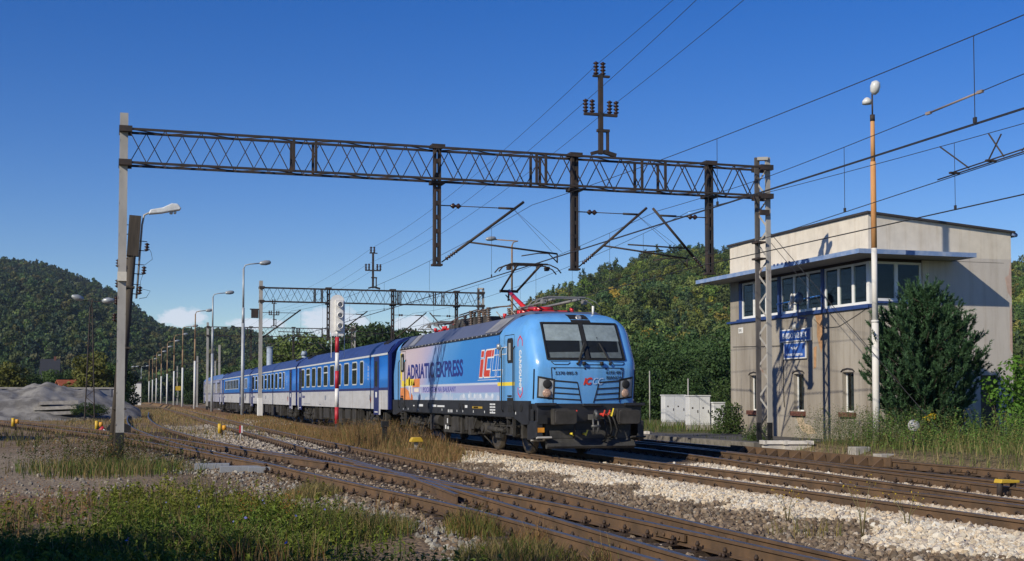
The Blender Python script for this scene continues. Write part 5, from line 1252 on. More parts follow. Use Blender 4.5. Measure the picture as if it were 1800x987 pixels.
# old plaster scars, conduit, cable
m_scar = mat('bare_plaster', (.46, .36, .25), rough=.95, var=.15, scale=5); m_scar2 = mat('ochre_plaster', (.40, .23, .12), rough=.95, var=.25, scale=4)
def wallpoly(pts, m_, name, x=-.004):
    mb = MB(); mb.prism([(y - BY, z) for y, z in pts][::-1], 'x', x, x + .003); mb.build(name, m_, SB, recalc=True)
wallpoly([(40.62, .95), (40.3, .98), (40.1, .78), (40.0, .62), (39.6, .58), (39.35, .42), (39.2, .3), (39.7, .26), (40.2, .36), (40.45, .60), (40.55, .8)], m_scar, 'plaster_scar')
wallpoly([(39.25, 4.46), (38.75, 4.46), (38.72, 3.4), (38.85, 3.1), (39.0, 3.4), (39.12, 3.7), (39.1, 4.1)], m_scar2, 'plaster_scar'); wallpoly([(39.35, 3.3), (39.15, 3.35), (39.2, 2.6), (39.36, 2.55)], m_scar2, 'plaster_scar', -.005)
mb = MB(); mb.prism([(5.30, 5.6), (5.45, 5.7), (5.555, 6.3), (5.555, 4.9), (5.40, 5.1)], 'y', -.004, -.001); mb.prism([(5.45, 3.2), (5.555, 3.0), (5.555, 4.7), (5.48, 4.5)], 'y', -.004, -.001); mb.build('plaster_scar', mat('pink_plaster', (.50, .36, .29), var=.15), SB, recalc=True)
mb = MB(); mb.tube([(-.02, 5.55, 3.5), (-.02, 5.55, 1.9), (-.02, 5.5, 1.2)], .012, 5); mb.tube([(-.02, 3.4, 4.3), (-.02, 2.8, 3.95), (-.02, 1.8, 3.95), (-.02, 0.6, 4.3), (-.02, 0, 4.5)], .008, 5); mb.tube([(-.02, 9.5, 3.55), (-.02, 5.7, 3.45)], .008, 5); mb.build('wall_cable', m_black, SB)
mb = MB(); mb.cyl((.8, .9, 7.4), (.8, .9, 9.0), .022, n=6); mb.build('roof_aerial', mat('aerial_pink', (.5, .35, .33)), SB)
mb = MB(); mb.tube([(LX + .02, -.02, 7.1), (LX + .18, -.05, 7.06), (LX + .18, 3, 7.06)], .07, 8); mb.build('gutter', m_canb, SB)
mb = MB(); mb.box(-.012, -.002, 44.55 - BY, 44.93 - BY, 4.06, 4.28); np_ = mb.build('house_number_plate', m_white, SB); text('lettering', '591', .17, frame((0, -1, 0), (0, 0, 1), (-.014, 44.9 - BY, 4.11)), m_black, np_)
# name board and company board on the wall: things of their own
def board(name, ya, yb, z0, z1, label):
    t_ = thing(name, (BX - .06, 0, 0), label, 'sign')
    mb = MB(); mb.box(-.02, .035, yb, ya, z0, z1); mb.build('frame', m_white, t_)
    mb = MB(); mb.box(-.026, -.018, yb + .045, ya - .045, z0 + .045, z1 - .045); mb.build('panel', mat('sign_blue', (.035, .11, .40), rough=.4, var=.05), t_); return t_
s1 = board('station_sign', 41.60, 39.42, 3.56, 4.02, 'long blue station name board with white frame on the signal box wall')
text('lettering', 'BARDO PRZYŁĘK', .27, frame((0, -1, 0), (0, 0, 1), (-.03, 40.51, 3.69)), m_let, s1, sx=.80, bold=.008, align='CENTER')
s2 = board('company_sign', 41.30, 39.76, 2.94, 3.53, 'smaller blue board with white winged emblem below the station name board')
mb = MB(); mb.cyl((-.027, 40.53, 3.33), (-.032, 40.53, 3.33), .055, n=14)
for s_ in (-1, 1):
    for k in range(3): mb.add([(-.03, 40.53 + s_ * .05, 3.32 - k * .03), (-.03, 40.53 + s_ * (.30 - k * .06), 3.40 - k * .045), (-.03, 40.53 + s_ * (.28 - k * .06), 3.375 - k * .045), (-.03, 40.53 + s_ * .05, 3.30 - k * .03)], [(0, 1, 2, 3)[::s_]])
mb.build('winged_emblem', m_let, s2)
text('lettering', 'PKP POLSKIE LINIE KOLEJOWE S.A.', .115, frame((0, -1, 0), (0, 0, 1), (-.03, 40.53, 3.05)), m_let, s2, sx=.66, bold=.003, align='CENTER')
# floodlight and horn on a bracket in front of the window band
fl = thing('floodlight', (22.95, 39.45, 4.95), 'grey floodlight with bell horns on a post at the window band', 'floodlight')
mb = MB(); mb.cyl((.3, -.1, -.62), (.0, 0, -.62), .03); mb.cyl((0, 0, -.75), (0, 0, .0), .03); mb.build('bracket', m_blue, fl)
mb = MB(); mb.lathe((0, -.05, .05), [(.06, -.16), (.15, -.1), (.17, .05), (.10, .2), (.04, .24)], 14, (.3, .2, 1)); mb.tube([(0, 0, .2), (-.05, -.3, .45)], .014, 5); mb.build('horn', mat('horn_blue_grey', (.10, .15, .22), rough=.4), fl)
mb = MB(); mb.lathe((-.1, .32, .06), [(.05, -.18), (.2, -.05), (.22, 0), (.17, .02), (.03, .01)], 16, (-.85, .45, .1)); mb.box(-.15, -.05, .2, .4, -.3, -.05); mb.build('lamp_head', mat('lamp_pale_grey', (.55, .54, .52), rough=.45), fl)
for dy in (-.13, .13):
    mb = MB(); mb.lathe((-.05, dy, -.95), [(.02, .22), (.05, .16), (.10, .08), (.115, 0), (.08, -.08), (.02, -.11)], 12); mb.build('bell', mat('bell_grey', (.33, .33, .32), rough=.35), fl)
rl_ = MB(); rl_.cyl((23.38, 38.75, 5.08), (23.38, 41.7, 4.98), .022); o = rl_.build('window_rail', mat('rail_bright_blue', (.03, .17, .55))); tag(o, 'bright blue safety rail across the middle window of the signal box', 'rail')

# ---------------------------------------------------------------- lamp posts
m_post = mat('galvanised_post', (.36, .38, .40), rough=.5, metal=.25, var=.15, scale=2); m_postw = mat('post_white', (.62, .62, .60), rough=.6, var=.08); m_postr = mat('post_rust', (.20, .12, .065), rough=.75, col2=(.30, .21, .12), scale=2, stretch=(1, 1, .4)); m_lhead = mat('lamp_head_grey', (.30, .32, .34), rough=.35, metal=.2); m_lglass = mat('lamp_lens', (.5, .5, .48), rough=.2)
def lamp_post(x, y, z, h, label, top_m, split=.45, arm=1.25, flip=1, group='row of yard lamp posts'):
    t_ = thing('lamp_post', (x, y, z), label, 'lamp post', group)
    mb = MB(); mb.cyl((0, 0, -.3), (0, 0, h * split), .13, .12, 10); mb.cur = 1; mb.cyl((0, 0, h * split), (0, 0, h * .72), .105, .10, 10); mb.cyl((0, 0, h * .72), (0, 0, h - .35), .075, .07, 10); mb.tube([(0, 0, h - .35), (.12 * flip, 0, h - .08), (.5 * flip, 0, h + .02), (arm * flip, 0, h + .1)], .045, 6)
    mb.build('pole', [m_post if top_m is m_post else m_postw, top_m], t_)
    mb = MB(); mb.lathe((arm * flip - .15 * flip, 0, h + .08), [(.05, 0), (.14, .12), (.19, .45), (.15, .75), (.04, .85)], 10, (flip, 0, .13)); mb.build('lamp_head', m_lhead, t_)
    return t_
lamp_post(9.0, 92.6, -.1, 11.2, 'tallest grey lamp post, nearest to the lens in the yard row', m_post, .62)
for k, (y, lb) in enumerate(((121.3, 'grey lamp post second along the yard row, left of the last coach'), (147.0, 'lamp post with rusty upper half, third along the yard row'), (172.5, 'lamp post with brown top, fourth along the yard row'), (196, 'slim lamp post fifth along the receding yard row'), (220, 'slim lamp post sixth along the receding yard row'), (246, 'far lamp post seventh along the receding yard row'), (272, 'far lamp post eighth along the receding yard row'), (297, 'far lamp post ninth along the receding yard row'), (324, 'smallest lamp post tenth along the receding yard row'))):
    lamp_post(9.0, y, 0, 11.2 if k < 2 else 10.8, lb, m_post if k == 0 else m_postr, .5)
for k, (x, y) in enumerate(((7.6, 345), (5.2, 352), (4.2, 355))): lamp_post(x, y, 0, 9.5, 'distant thin grey lamp post beyond the yard, %s' % ('right of three', 'middle of three', 'left of three')[k], m_post, .6, group='distant lamp posts')
lamp_post(29.95, 95, -.2, 14.0, 'tall distant lamp post rising behind the raised pantograph', m_postr, .3, arm=-2.0, flip=1, group=None)
lamp_post(-17.5, 165, 0, 9, 'small lamp post among the trees behind the gravel heap', m_postr, .5, flip=1, group=None)
# rusty pole by the signal box
rp_ = thing('lamp_post', (22.13, 33.5, 0), 'tall rusty orange pole with white lower half and twin lamp heads before the signal box', 'lamp post')
mb = MB(); mb.cyl((0, 0, -.2), (0, 0, 3.85), .105, .105, 14); mb.cyl((0, 0, 3.85), (0, 0, 6.1), .088, .085, 14); mb.cyl((0, 0, 3.83), (0, 0, 3.9), .115, n=14); mb.cur = 1; mb.cyl((0, 0, 6.1), (0, 0, 8.75), .085, .082, 14); mb.cyl((0, 0, 8.75), (0, 0, 10.0), .07, .066, 12); mb.cur = 2; mb.cyl((0, 0, 10.0), (0, 0, 10.2), .075, n=12); mb.cyl((0, 0, 10.2), (0, 0, 10.85), .025, n=8)
mb.build('pole', [mat('post_worn_white', (.56, .53, .48), rough=.7, scale=5, col2=(.64, .62, .58), thr=(.3, .5), stretch=(1, 1, .25)), mat('post_orange_rust', (.46, .20, .065), rough=.8, scale=3, col2=(.58, .32, .13), stretch=(1, 1, .3)), m_iron], rp_)
mb = MB(); mb.lathe((-.02, -.18, 10.95), [(.05, -.17), (.13, -.08), (.155, .08), (.125, .21), (.03, .26)], 14, (0, -.3, 1)); mb.build('lamp_head', mat('lamp_white_grey', (.62, .63, .63), rough=.35), rp_)
mb = MB(); mb.lathe((-.05, .2, 10.62), [(.15, -.05), (.145, .05), (.08, .13), (.02, .16)], 14); mb.build('lamp_head', mat('lamp_white_grey', (.6, .6, .6)), rp_)
# ---------------------------------------------------------------- colour light signal
sg = thing('colour_light_signal', (8.95, 52.5, -.1), 'three light signal with white back and red and white banded post', 'signal')
m_sred = mat('signal_red', (.42, .02, .03), rough=.5, var=.15, scale=6); m_swh = mat('signal_white', (.70, .69, .67), rough=.5, var=.08)
mb = MB(); zz = [-.1, .55, 1.25, 2.02, 2.75, 3.5, 4.15]
for i, (a, b) in enumerate(zip(zz[:-1], zz[1:])): mb.cur = (2 if i == 0 else (0 if i % 2 else 1)); mb.cyl((0, 0, a), (0, 0, b), .085, n=12)
mb.build('post', [m_sred, m_swh, m_black], sg)
mb = MB(); pl = [(.30 * math.cos(a), .62 + .30 * math.sin(a)) for a in [math.pi * i / 10 for i in range(11)]] + [(-.30 * math.cos(a), -.55 - .28 * math.sin(a)) for a in [math.pi * i / 10 for i in range(11)]]
mb.prism([(x, z + 5.0) for x, z in pl], 'y', .0, .03); mb.box(-.10, .22, -.16, 0, 4.42, 5.7); bk = mb.build('backboard', m_swh, sg, recalc=True)
for z in (4.62, 5.06, 5.5):
    mb = MB(); mb.lathe((.06, -.16, z), [(.125, 0), (.125, .22), (.10, .22), (.10, .02), (.02, .02)], 18, (0, -1, -.08)); mb.build('lamp_hood', m_swh, bk)
mb = MB(); mb.cyl((0, 0, 4.15), (0, 0, 4.5), .06, n=10); mb.box(-.2, .25, -.05, .1, 4.2, 4.3)
for x in (-.22, .32): mb.cyl((x, .15, 3.3), (x, .15, 5.6), .014, n=5)
mb.build('bracket', m_swh, sg)
mb = MB()
for z in (3.6, 3.9, 4.2, 4.5, 4.8, 5.1): mb.cyl((-.25, .15, z), (.32, .15, z), .010, n=5)
mb.build('ladder', m_iron, sg)
# ---------------------------------------------------------------- twin wooden pole with street lamp and insulators
up = thing('utility_pole', (.24, 39.2, 0), 'dark twin wooden pole with street lamp and insulators behind the left mast', 'utility pole'); up.rotation_euler = (0, R(3.0), 0)
m_wood = mat('pole_wood', (.040, .033, .027), rough=.95, scale=4, col2=(.085, .07, .055), bump=.5, stretch=(1, 1, .12))
mb = MB(); mb.cyl((-.05, 0, -.3), (.03, 0, 6.9), .125, .11, 12); mb.cyl((-.18, .16, -.3), (-.04, .2, 6.0), .12, .09, 12)
for z in (1.2, 3.0, 4.8): mb.box(-.24, .15, -.15, .3, z, z + .05)
mb.build('pole', m_wood, up)
mb = MB(); mb.box(-.14, .20, -.14, .12, 5.75, 6.95); mb.build('top_block', m_wood, up)
mb = MB(); mb.tube([(.22, 0, 4.5), (.24, 0, 6.7), (.28, 0, 7.0), (.5, -.02, 7.13)], .03, 6); mb.build('lamp_arm', m_galv, up)
mb = MB(); mb.prism([(.40, 7.03), (.44, 7.17), (.80, 7.27), (1.05, 7.42), (1.22, 7.42), (1.33, 7.30), (1.30, 7.24), (1.05, 7.18), (.78, 7.10)], 'y', -.13, .13); mb.cur = 1; mb.box(1.0, 1.1, -.08, .08, 7.1, 7.2); mb.box(1.12, 1.2, -.08, .08, 7.12, 7.22)
mb.build('lamp_head', [mat('lamp_alu_white', (.66, .68, .70), rough=.35), m_lglass], up, bevel=.03, recalc=True)
for x, z in ((.42, 6.05), (.38, 5.35), (.30, 4.75), (-.34, 6.5), (-.36, 5.5), (-.34, 4.9), (-.36, 3.9), (-.34, 4.4)):
    mb = MB(); mb.cyl((0 if x > 0 else -.1, -.05, z - .12), (x, -.05, z - .12), .014, n=5); mb.cyl((0 if x > 0 else -.1, -.05, z + .16), (x, -.05, z + .16), .012, n=5); insulator(mb, (x, -.05, z - .12), (x, -.05, z + .12), .075, 3); mb.build('insulator', m_insul, up)
mb = MB(); mb.tube([(.42, -.05, 6.1), (.55, -.05, 5.9), (.60, -.05, 5.7), (.38, -.05, 5.5)], .008, 4); mb.tube([(.38, -.05, 5.3), (.3, -.05, 5.0), (.33, -.05, 4.8), (.6, -.05, 4.75), (.5, -.05, 4.55), (.3, -.05, 4.5)], .008, 4); mb.build('service_wire', m_black, up)
# ---------------------------------------------------------------- lattice lamp mast at the gravel heap
lm = thing('lattice_lamp_mast', (-1.45, 100, 0), 'slender dark lattice mast with two lamp heads before the gravel heap', 'lamp mast')
mb = MB()
for sx_, sy_ in ((-1, -1), (1, -1), (1, 1), (-1, 1)): mb.bar((sx_ * .35, sy_ * .35, -.2), (sx_ * .08, sy_ * .08, 8.3), .06)
for k in range(16):
    z0, z1 = k * .52, (k + 1) * .52; w0, w1 = .35 - .27 * z0 / 8.3, .35 - .27 * z1 / 8.3; e = 1 if k % 2 else -1
    mb.bar((-w0 * e, -w0, z0), (w1 * e, -w1, z1), .035); mb.bar((-w0 * e, w0, z0), (w1 * e, w1, z1), .035); mb.bar((w0, -w0 * e, z0), (w1, w1 * e, z1), .035)
mb.cyl((0, 0, 8.3), (.1, 0, 8.9), .05); mb.bar((-.6, 0, 8.75), (.7, 0, 8.7), .06); mb.build('mast', m_iron, lm)
for x, z, dx in ((-.55, 8.85, -1), (.75, 8.75, 1)): mb = MB(); mb.lathe((x, 0, z), [(.06, 0), (.2, .15), (.24, .5), (.12, .85), (.03, .9)], 10, (dx, -.2, .1 if dx > 0 else .25)); mb.build('lamp_head', m_lhead, lm)
# concrete catenary masts in the distance
for k, (x, y, lb) in enumerate(((14.0, 176, 'grey concrete mast beyond the last coach, rising left of its roof'), (14.2, 225, 'far concrete mast just left of the last coach'), (19.5, 255, 'far concrete mast in the forest gap beyond the train'), (14.5, 300, 'farthest concrete mast near the yard end'), (22.8, 190, 'concrete mast above the roof of the third coach'))):
    t_ = thing('catenary_mast', (x, y, 0), lb, 'mast', 'distant concrete masts'); mb = MB(); mb.bar((0, 0, -.3), (0, 0, 8.6), .32, .26); mb.build('shaft', m_galv, t_)
    mb = MB(); mb.bar((0, 0, 6.4), (-2.4, 0, 7.4), .07); mb.bar((0, 0, 7.2), (-2.2, 0, 7.2), .04); mb.bar((-.8, 0, 6.75), (-3, 0, 6.1), .05); mb.build('bracket', m_iron, t_)
t_ = thing('ventilation_stack', (14.0, 119, 0), 'pale blue steel stack standing behind the second coach', 'stack'); mb = MB(); mb.cyl((0, 0, -.2), (0, 0, 6.1), .27, n=18); mb.cyl((0, 0, 6.1), (0, 0, 6.2), .31, n=18); mb.build('shaft', mat('stack_blue_grey', (.30, .36, .44), rough=.5, var=.15, scale=4), t_)
t_ = thing('roof_ventilator', (13.0, 90, 0), 'small pale blue ventilator peeping over the coach roofs', 'ventilator'); mb = MB(); mb.cyl((0, 0, -.2), (0, 0, 4.55), .17, n=14); mb.cyl((0, 0, 4.5), (0, 0, 4.8), .24, .15, n=14); mb.build('shaft', mat('stack_blue_grey', (.3, .36, .44)), t_)
# ---------------------------------------------------------------- cabinets, troughs, small trackside things
m_cabw = mat('cabinet_white', (.64, .645, .65), rough=.5, var=.05, scale=3)
def cabinet(x, y, w, d_, h, label, rz=0.0, low=None):
    t_ = thing('equipment_cabinet', (x, y, .18), label, 'cabinet', 'white trackside cabinets', rz)
    mb = MB(); mb.box(0, w, 0, d_, -.2, .18); mb.build('plinth', m_conc, t_)
    mb = MB(); mb.box(0, w, 0, d_, .18, h); b_ = mb.build('body', m_cabw, t_, bevel=.012)
    mb = MB(); mb.box(-.03, w + .03, -.03, d_ + .03, h, h + .05); mb.build('lid', m_cabw, t_)
    n_ = max(1, round(w / .5))
    for k in range(n_):
        mb = MB(); a, b = w * k / n_ + .02, w * (k + 1) / n_ - .02; mb.box(a, b, -.014, -.002, .24, h - .05); dr = mb.build('door', m_cabw, t_)
        mb = MB(); mb.box(b - .09, b - .06, -.03, -.014, h * .5, h * .5 + .12); mb.box(a + .1, a + .17, -.017, -.014, h * .62, h * .62 + .07); mb.build('handle', m_iron, dr)
    return t_
cabinet(25.6, 56.6, 1.05, .6, 1.45, 'white cabinet standing alone left of the larger cabinet pair', R(-6))
cabinet(23.75, 50.0, .95, .55, 1.42, 'large white cabinet with several doors beside a lower one', R(-8))
cabinet(24.72, 49.6, .52, .5, 1.12, 'low white cabinet attached to the right of the larger one', R(-8))
for x, y, h, lb in ((26.3, 60, 2.9, 'thin grey stake behind the left white cabinet'), (24.9, 52.5, 2.4, 'thin stake behind the large white cabinet')):
    mb = MB(); mb.cyl((x, y, -.1), (x, y, h), .03, n=6); o = mb.build('marker_stake', m_galv); tag(o, lb, 'stake')
m_tub = mat('planter_concrete', (.60, .565, .525), rough=.85, var=.1, scale=4, bump=.2)
def planter(x, y, L_, rz, label):
    t_ = thing('concrete_planter', (x, y, -.2), label, 'planter', 'pale concrete planters', rz); mb = MB()
    mb.prism([(-.16, 0), (.16, 0), (.28, .34), (.28, .42), (.22, .42), (.2, .36), (-.2, .36), (-.22, .42), (-.28, .42), (-.28, .34)], 'y', -L_ / 2, L_ / 2); mb.build('tub', m_tub, t_, recalc=True)
    mb = MB()
    for k in (-1, 1): mb.box(-.32, .32, k * L_ * .5 - .06, k * L_ * .5 + .06, .32, .43)
    mb.box(-.32, -.26, -L_ / 2, L_ / 2, .33, .43); mb.build('rim', m_tub, t_); return t_
planter(19.6, 35.1, .78, R(72), 'pale concrete planter, left one of the pair at the gantry mast foot'); planter(20.15, 34.8, .8, R(72), 'pale concrete planter, right one of the pair at the gantry mast foot'); planter(19.6, 46.2, 1.0, R(72), 'white concrete planter peeping out beside the locomotive buffer')
mb = MB(); mb.box(20.1, 21.0, 33.6, 33.9, -.2, -.05); o = mb.build('concrete_slab', m_conc); tag(o, 'flat grey slab lying in front of the planters', 'slab')
for x, y, z, lb in ((20.3, 31.6, .16, 'low concrete marker block in the dry grass near the braced rail'), (20.2, 30.2, .02, 'white flat stone block beside the braced guard rail')):
    mb = MB(); mb.box(-.25, .25, -.2, .2, -.3, z); o = mb.build('concrete_block', m_conc, loc=(x, y, 0), bevel=.02); tag(o, lb, 'block')
mb = MB(); mb.box(9.25, 9.75, 48.6, 49.1, -.3, .12); o = mb.build('concrete_block', mat('block_buff', (.45, .38, .29)), bevel=.03); tag(o, 'buff concrete block near the foot of the signal post', 'block')
m_kerb = mat('slab_blue_grey', (.22, .235, .26), rough=.8, var=.12)
for x, y, L_, lb in ((2.45, 32.6, .85, 'blue grey concrete beam lying left of the other two by the turnout'), (3.05, 31.2, 1.05, 'long blue grey concrete beam in the middle by the turnout'), (3.55, 30.6, .85, 'blue grey concrete beam at the turnout, nearest the rails')):
    mb = MB(); mb.box(-L_ / 2, L_ / 2, -.16, .16, 0, .16); o = mb.build('concrete_beam', m_kerb, loc=(x, y, -.24), bevel=.015); o.rotation_euler = (0, 0, R(-8)); tag(o, lb, 'beam', 'beams beside the turnout')
m_ybox = mat('box_yellow', (.55, .36, .03), rough=.5, var=.1)
def ybox(x, y, z, label, kind):
    t_ = thing('point_indicator', (x, y, z), label, 'indicator'); mb = MB()
    if kind == 'cap':
        mb.box(-.05, .05, -.05, .05, -.1, .22); mb.box(-.2, .2, -.16, .16, -.08, .02); mb.build('base', m_galv, t_)
        mb = MB(); mb.prism([(-.20, .22), (.20, .22), (.17, .30), (.12, .36), (-.12, .36), (-.17, .30)], 'y', -.15, .15); mb.build('cap', m_ybox, t_, bevel=.01, recalc=True)
    elif kind == 'motor':
        for x_ in (-.15, .12): mb.tube([(x_, 0, -.2), (x_, -.02, .06), (x_ + .04, 0, .12)], .055, 7)
        mb.build('base', m_iron, t_); mb = MB(); mb.prism([(-.2, .07), (.2, .07), (.2, .12), (-.17, .14)], 'y', -.1, .1); mb.build('cap', m_ybox, t_, bevel=.01, recalc=True)
    else:
        mb.cyl((0, 0, -.1), (0, 0, .3), .05); mb.build('base', m_iron, t_)
        mb = MB(); mb.cyl((-.12, 0, .1), (-.12, 0, .55), .09, n=12); mb.build('lantern', m_ybox, t_); mb = MB(); mb.cyl((.08, 0, .26), (.08, 0, .48), .10, n=10); mb.build('counterweight', mat('weight_orange', (.68, .33, .03)), t_)
    return t_
ybox(9.15, 39.0, -.05, 'yellow capped box in the dry grass left of the locomotive bogie', 'cap'); ybox(15.0, 18.75, .0, 'yellow topped point detector between the right hand rails', 'motor'); ybox(4.9, 59.5, -.2, 'yellow point lever with lantern between the two left tracks', 'lantern'); ybox(-.5, 66, -.15, 'small yellow point lever left of the tall mast', 'lantern'); ybox(-4.8, 72.8, -.1, 'tiny yellow point lever at the far left in the weeds', 'lantern')
mk = thing('fouling_marker', (5.2, 54.0, -.2), 'short red and white fouling post between the left tracks', 'marker'); mb = MB(); mb.cyl((0, 0, -.1), (0, 0, .3), .03, n=6); mb.build('stem', m_galv, mk); mb = MB(); mb.box(-.07, 0, -.05, .05, .28, .58); mb.cur = 1; mb.box(0, .07, -.05, .05, .28, .58); mb.build('board', [m_sred, m_swh], mk)
mk = thing('fouling_marker', (-.35, 64.5, -.2), 'red and white marker by a dark box at the tall mast', 'marker'); mb = MB(); mb.cyl((0, 0, -.1), (0, 0, .2), .04, n=6); mb.build('stem', m_galv, mk); mb = MB(); mb.cyl((-.1, 0, .1), (.08, 0, .3), .12, n=8); mb.cur = 1; mb.cyl((.04, -.06, .1), (.12, -.06, .2), .08, n=8); mb.build('board', [m_sred, m_swh], mk)
mb = MB(); mb.prism([(-.5, 0), (.6, 0), (.6, .3), (.3, .42), (-.3, .42), (-.5, .2)], 'y', 0, .5); o = mb.build('point_motor', m_black, loc=(.35, 63, -.1), recalc=True); tag(o, 'dark point machine beside the tall left mast', 'point machine')
ds = thing('dwarf_signal', (21.4, 30.6, .15), 'round white disc on a short post in the weeds below the pine', 'disc signal'); mb = MB(); mb.cyl((0, 0, -.2), (0, 0, .55), .04, n=8); mb.build('stem', m_iron, ds); mb = MB(); mb.cyl((0, -.02, .62), (0, .02, .62), .165, n=22); mb.lathe((0, -.02, .62), [(.165, 0), (.15, .05), (.02, .06)], 22, (-.35, -.9, .1)); mb.build('disc', mat('disc_speckled', (.17, .17, .17), rough=.7, scale=20, col2=(.42, .42, .41), thr=(.4, .5)), ds)
# small dark post hidden in the dry grass
mb = MB(); mb.box(-.07, .07, -.07, .07, -.2, .75); mb.box(-.12, .12, -.1, .1, .55, .75); o = mb.build('kilometre_post', m_black, loc=(8.9, 42.6, 0)); tag(o, 'short dark post in the dry grass before the coach end', 'post')
# ---------------------------------------------------------------- gravel heap, slabs, wall, far buildings
m_heap = mat('heap_grey_gravel', (.115, .108, .10), rough=.95, scale=.5, col2=(.225, .215, .20), bump=.6, bscale=9, thr=(.42, .56))
gxh, gyh = np.meshgrid(np.linspace(-19, 2.5, 100), np.linspace(102, 128, 60))
def bumpf(cx_, cy_, rx, ry, h): 
    d2 = np.sqrt(((gxh - cx_) / rx) ** 2 + ((gyh - cy_) / ry) ** 2); return h * np.clip(1.15 - d2, 0, 1) ** .9
hz = np.maximum.reduce([bumpf(-8.2, 114, 5.2, 8, 2.6), bumpf(-5.5, 113, 5.0, 7, 2.6), bumpf(-3.2, 114, 5.2, 7, 2.7), bumpf(-1.6, 115, 4.6, 7, 2.5), bumpf(-5.6, 120, 5.5, 6, 3.1), bumpf(-13, 113, 6, 8, 2.5)])
hz = np.minimum(hz, 2.35 + .35 * fbm(gxh, gyh, .3, 55) + .9 * np.exp(-((gxh + 5.6) / 2.0) ** 2) * (gyh > 114)) - .35 + (fbm(gxh, gyh, .8, 66, 5) - .5) * .9
idx = np.arange(gxh.size).reshape(gxh.shape); Fq = np.stack([idx[:-1, :-1], idx[:-1, 1:], idx[1:, 1:], idx[1:, :-1]], -1).reshape(-1, 4)
o = np_mesh('gravel_heap', np.stack([gxh.ravel(), gyh.ravel(), hz.ravel()], 1), Fq, m_heap, smooth=True); tag(o, 'long heap of grey gravel beyond the tracks at far left', 'gravel heap')
for k, (x, y, z, L_, rz, lb) in enumerate(((-4.3, 107.4, .15, 3.0, 3, 'bottom slab of the concrete slab stack on the gravel heap'), (-4.1, 107.5, .57, 3.2, -4, 'middle slab of the concrete slab stack on the gravel heap'), (-3.9, 107.6, .99, 2.9, 2, 'top slab of the concrete slab stack on the gravel heap'))):
    mb = MB(); mb.box(-L_ / 2, L_ / 2, -.7, .7, 0, .26); o = mb.build('concrete_slab', m_conc, loc=(x, y, z)); o.rotation_euler = (0, R(-2), R(rz)); tag(o, lb, 'slab', 'slabs stacked at the gravel heap')
mb = MB(); mb.box(-60, 1.2, 131, 131.3, -.3, 2.35); mb.cur = 1; mb.box(-60, 1.25, 130.9, 131.4, 2.35, 2.5)
for k in range(20): mb.cur = 0; mb.box(-59 + k * 3.1, -58.8 + k * 3.1, 130.93, 131, -.3, 2.35)
wl_ = mb.build('yard_wall', [mat('wall_slate_grey', (.155, .165, .195), rough=.85, var=.15, scale=1), m_conc]); tag(wl_, 'long blue grey concrete wall behind the gravel heap', 'wall')
mb = MB(); mb.box(-.2, .2, -.2, .2, -.3, 2.0); o = mb.build('wall_pier', mat('pier_pale', (.42, .38, .35), var=.3, scale=3), loc=(.35, 82, 0)); tag(o, 'pale weathered stone pier left of the tall mast', 'pier')
def house(x, y, w, d_, h, rh, roofm, wallm, label, rz=0):
    t_ = thing('house', (x, y, 0), label, 'house', None, rz); mb = MB(); mb.box(-w / 2, w / 2, -d_ / 2, d_ / 2, -.5, h); mb.prism([(-d_ / 2, h), (d_ / 2, h), (0, h + rh)], 'x', -w / 2, w / 2); mb.build('wall', wallm, t_, recalc=True)
    mb = MB(); mb.prism([(-d_ / 2 - .4, h - .25), (0, h + rh + .05), (d_ / 2 + .4, h - .25), (d_ / 2 + .4, h - .08), (0, h + rh + .22), (-d_ / 2 - .4, h - .08)][::-1], 'x', -w / 2 - .4, w / 2 + .4); rf = mb.build('roof', roofm, t_, recalc=True)
    mb = MB(); mb.box(w * .2, w * .2 + .7, -.35, .35, h + rh * .5, h + rh + 1.0); mb.build('chimney', m_brick, rf)
    for k in (-1, 0, 1):
        mb = MB(); mb.box(k * w * .28 - .5, k * w * .28 + .5, -d_ / 2 - .04, -d_ / 2 - .005, 1.2, 2.5); mb.build('window', m_wglass, t_)
house(-5.6, 201, 3.6, 4, 2.2, 1.7, mat('roof_orange_tile', (.33, .085, .035), rough=.8, var=.2, scale=3), mat('house_wall', (.4, .36, .3)), 'small house with orange tiled roof over the gravel heap', .4)
house(-17.5, 410, 5, 7, 8.2, 4.6, mat('roof_slate', (.022, .024, .030), rough=.7), mat('house_wall_grey', (.25, .24, .23)), 'dark slate roofed house among the trees at left')
t_ = thing('site_hut', (3.5, 262, 0), 'small white hut at the far end of the yard lamp row', 'hut'); mb = MB(); mb.box(-3.4, 2.3, 0, 5, -.3, 4.4); mb.build('wall', m_white, t_); mb = MB(); mb.box(-3.6, 2.5, -.2, 5.2, 4.4, 4.6); mb.build('roof', m_tar, t_); mb = MB(); mb.box(-2.4, -1.4, -.05, -.005, 0, 2.2); mb.build('door', m_tar, t_)
t_ = thing('warning_board', (10.4, 212, 0), 'small orange board on a post along the far lamp row', 'board'); mb = MB(); mb.cyl((0, 0, -.1), (0, 0, 3.2), .05); mb.build('stem', m_galv, t_); mb = MB(); mb.box(-.4, .4, -.08, -.05, 2.6, 3.3); mb.build('panel', m_ybox, t_)
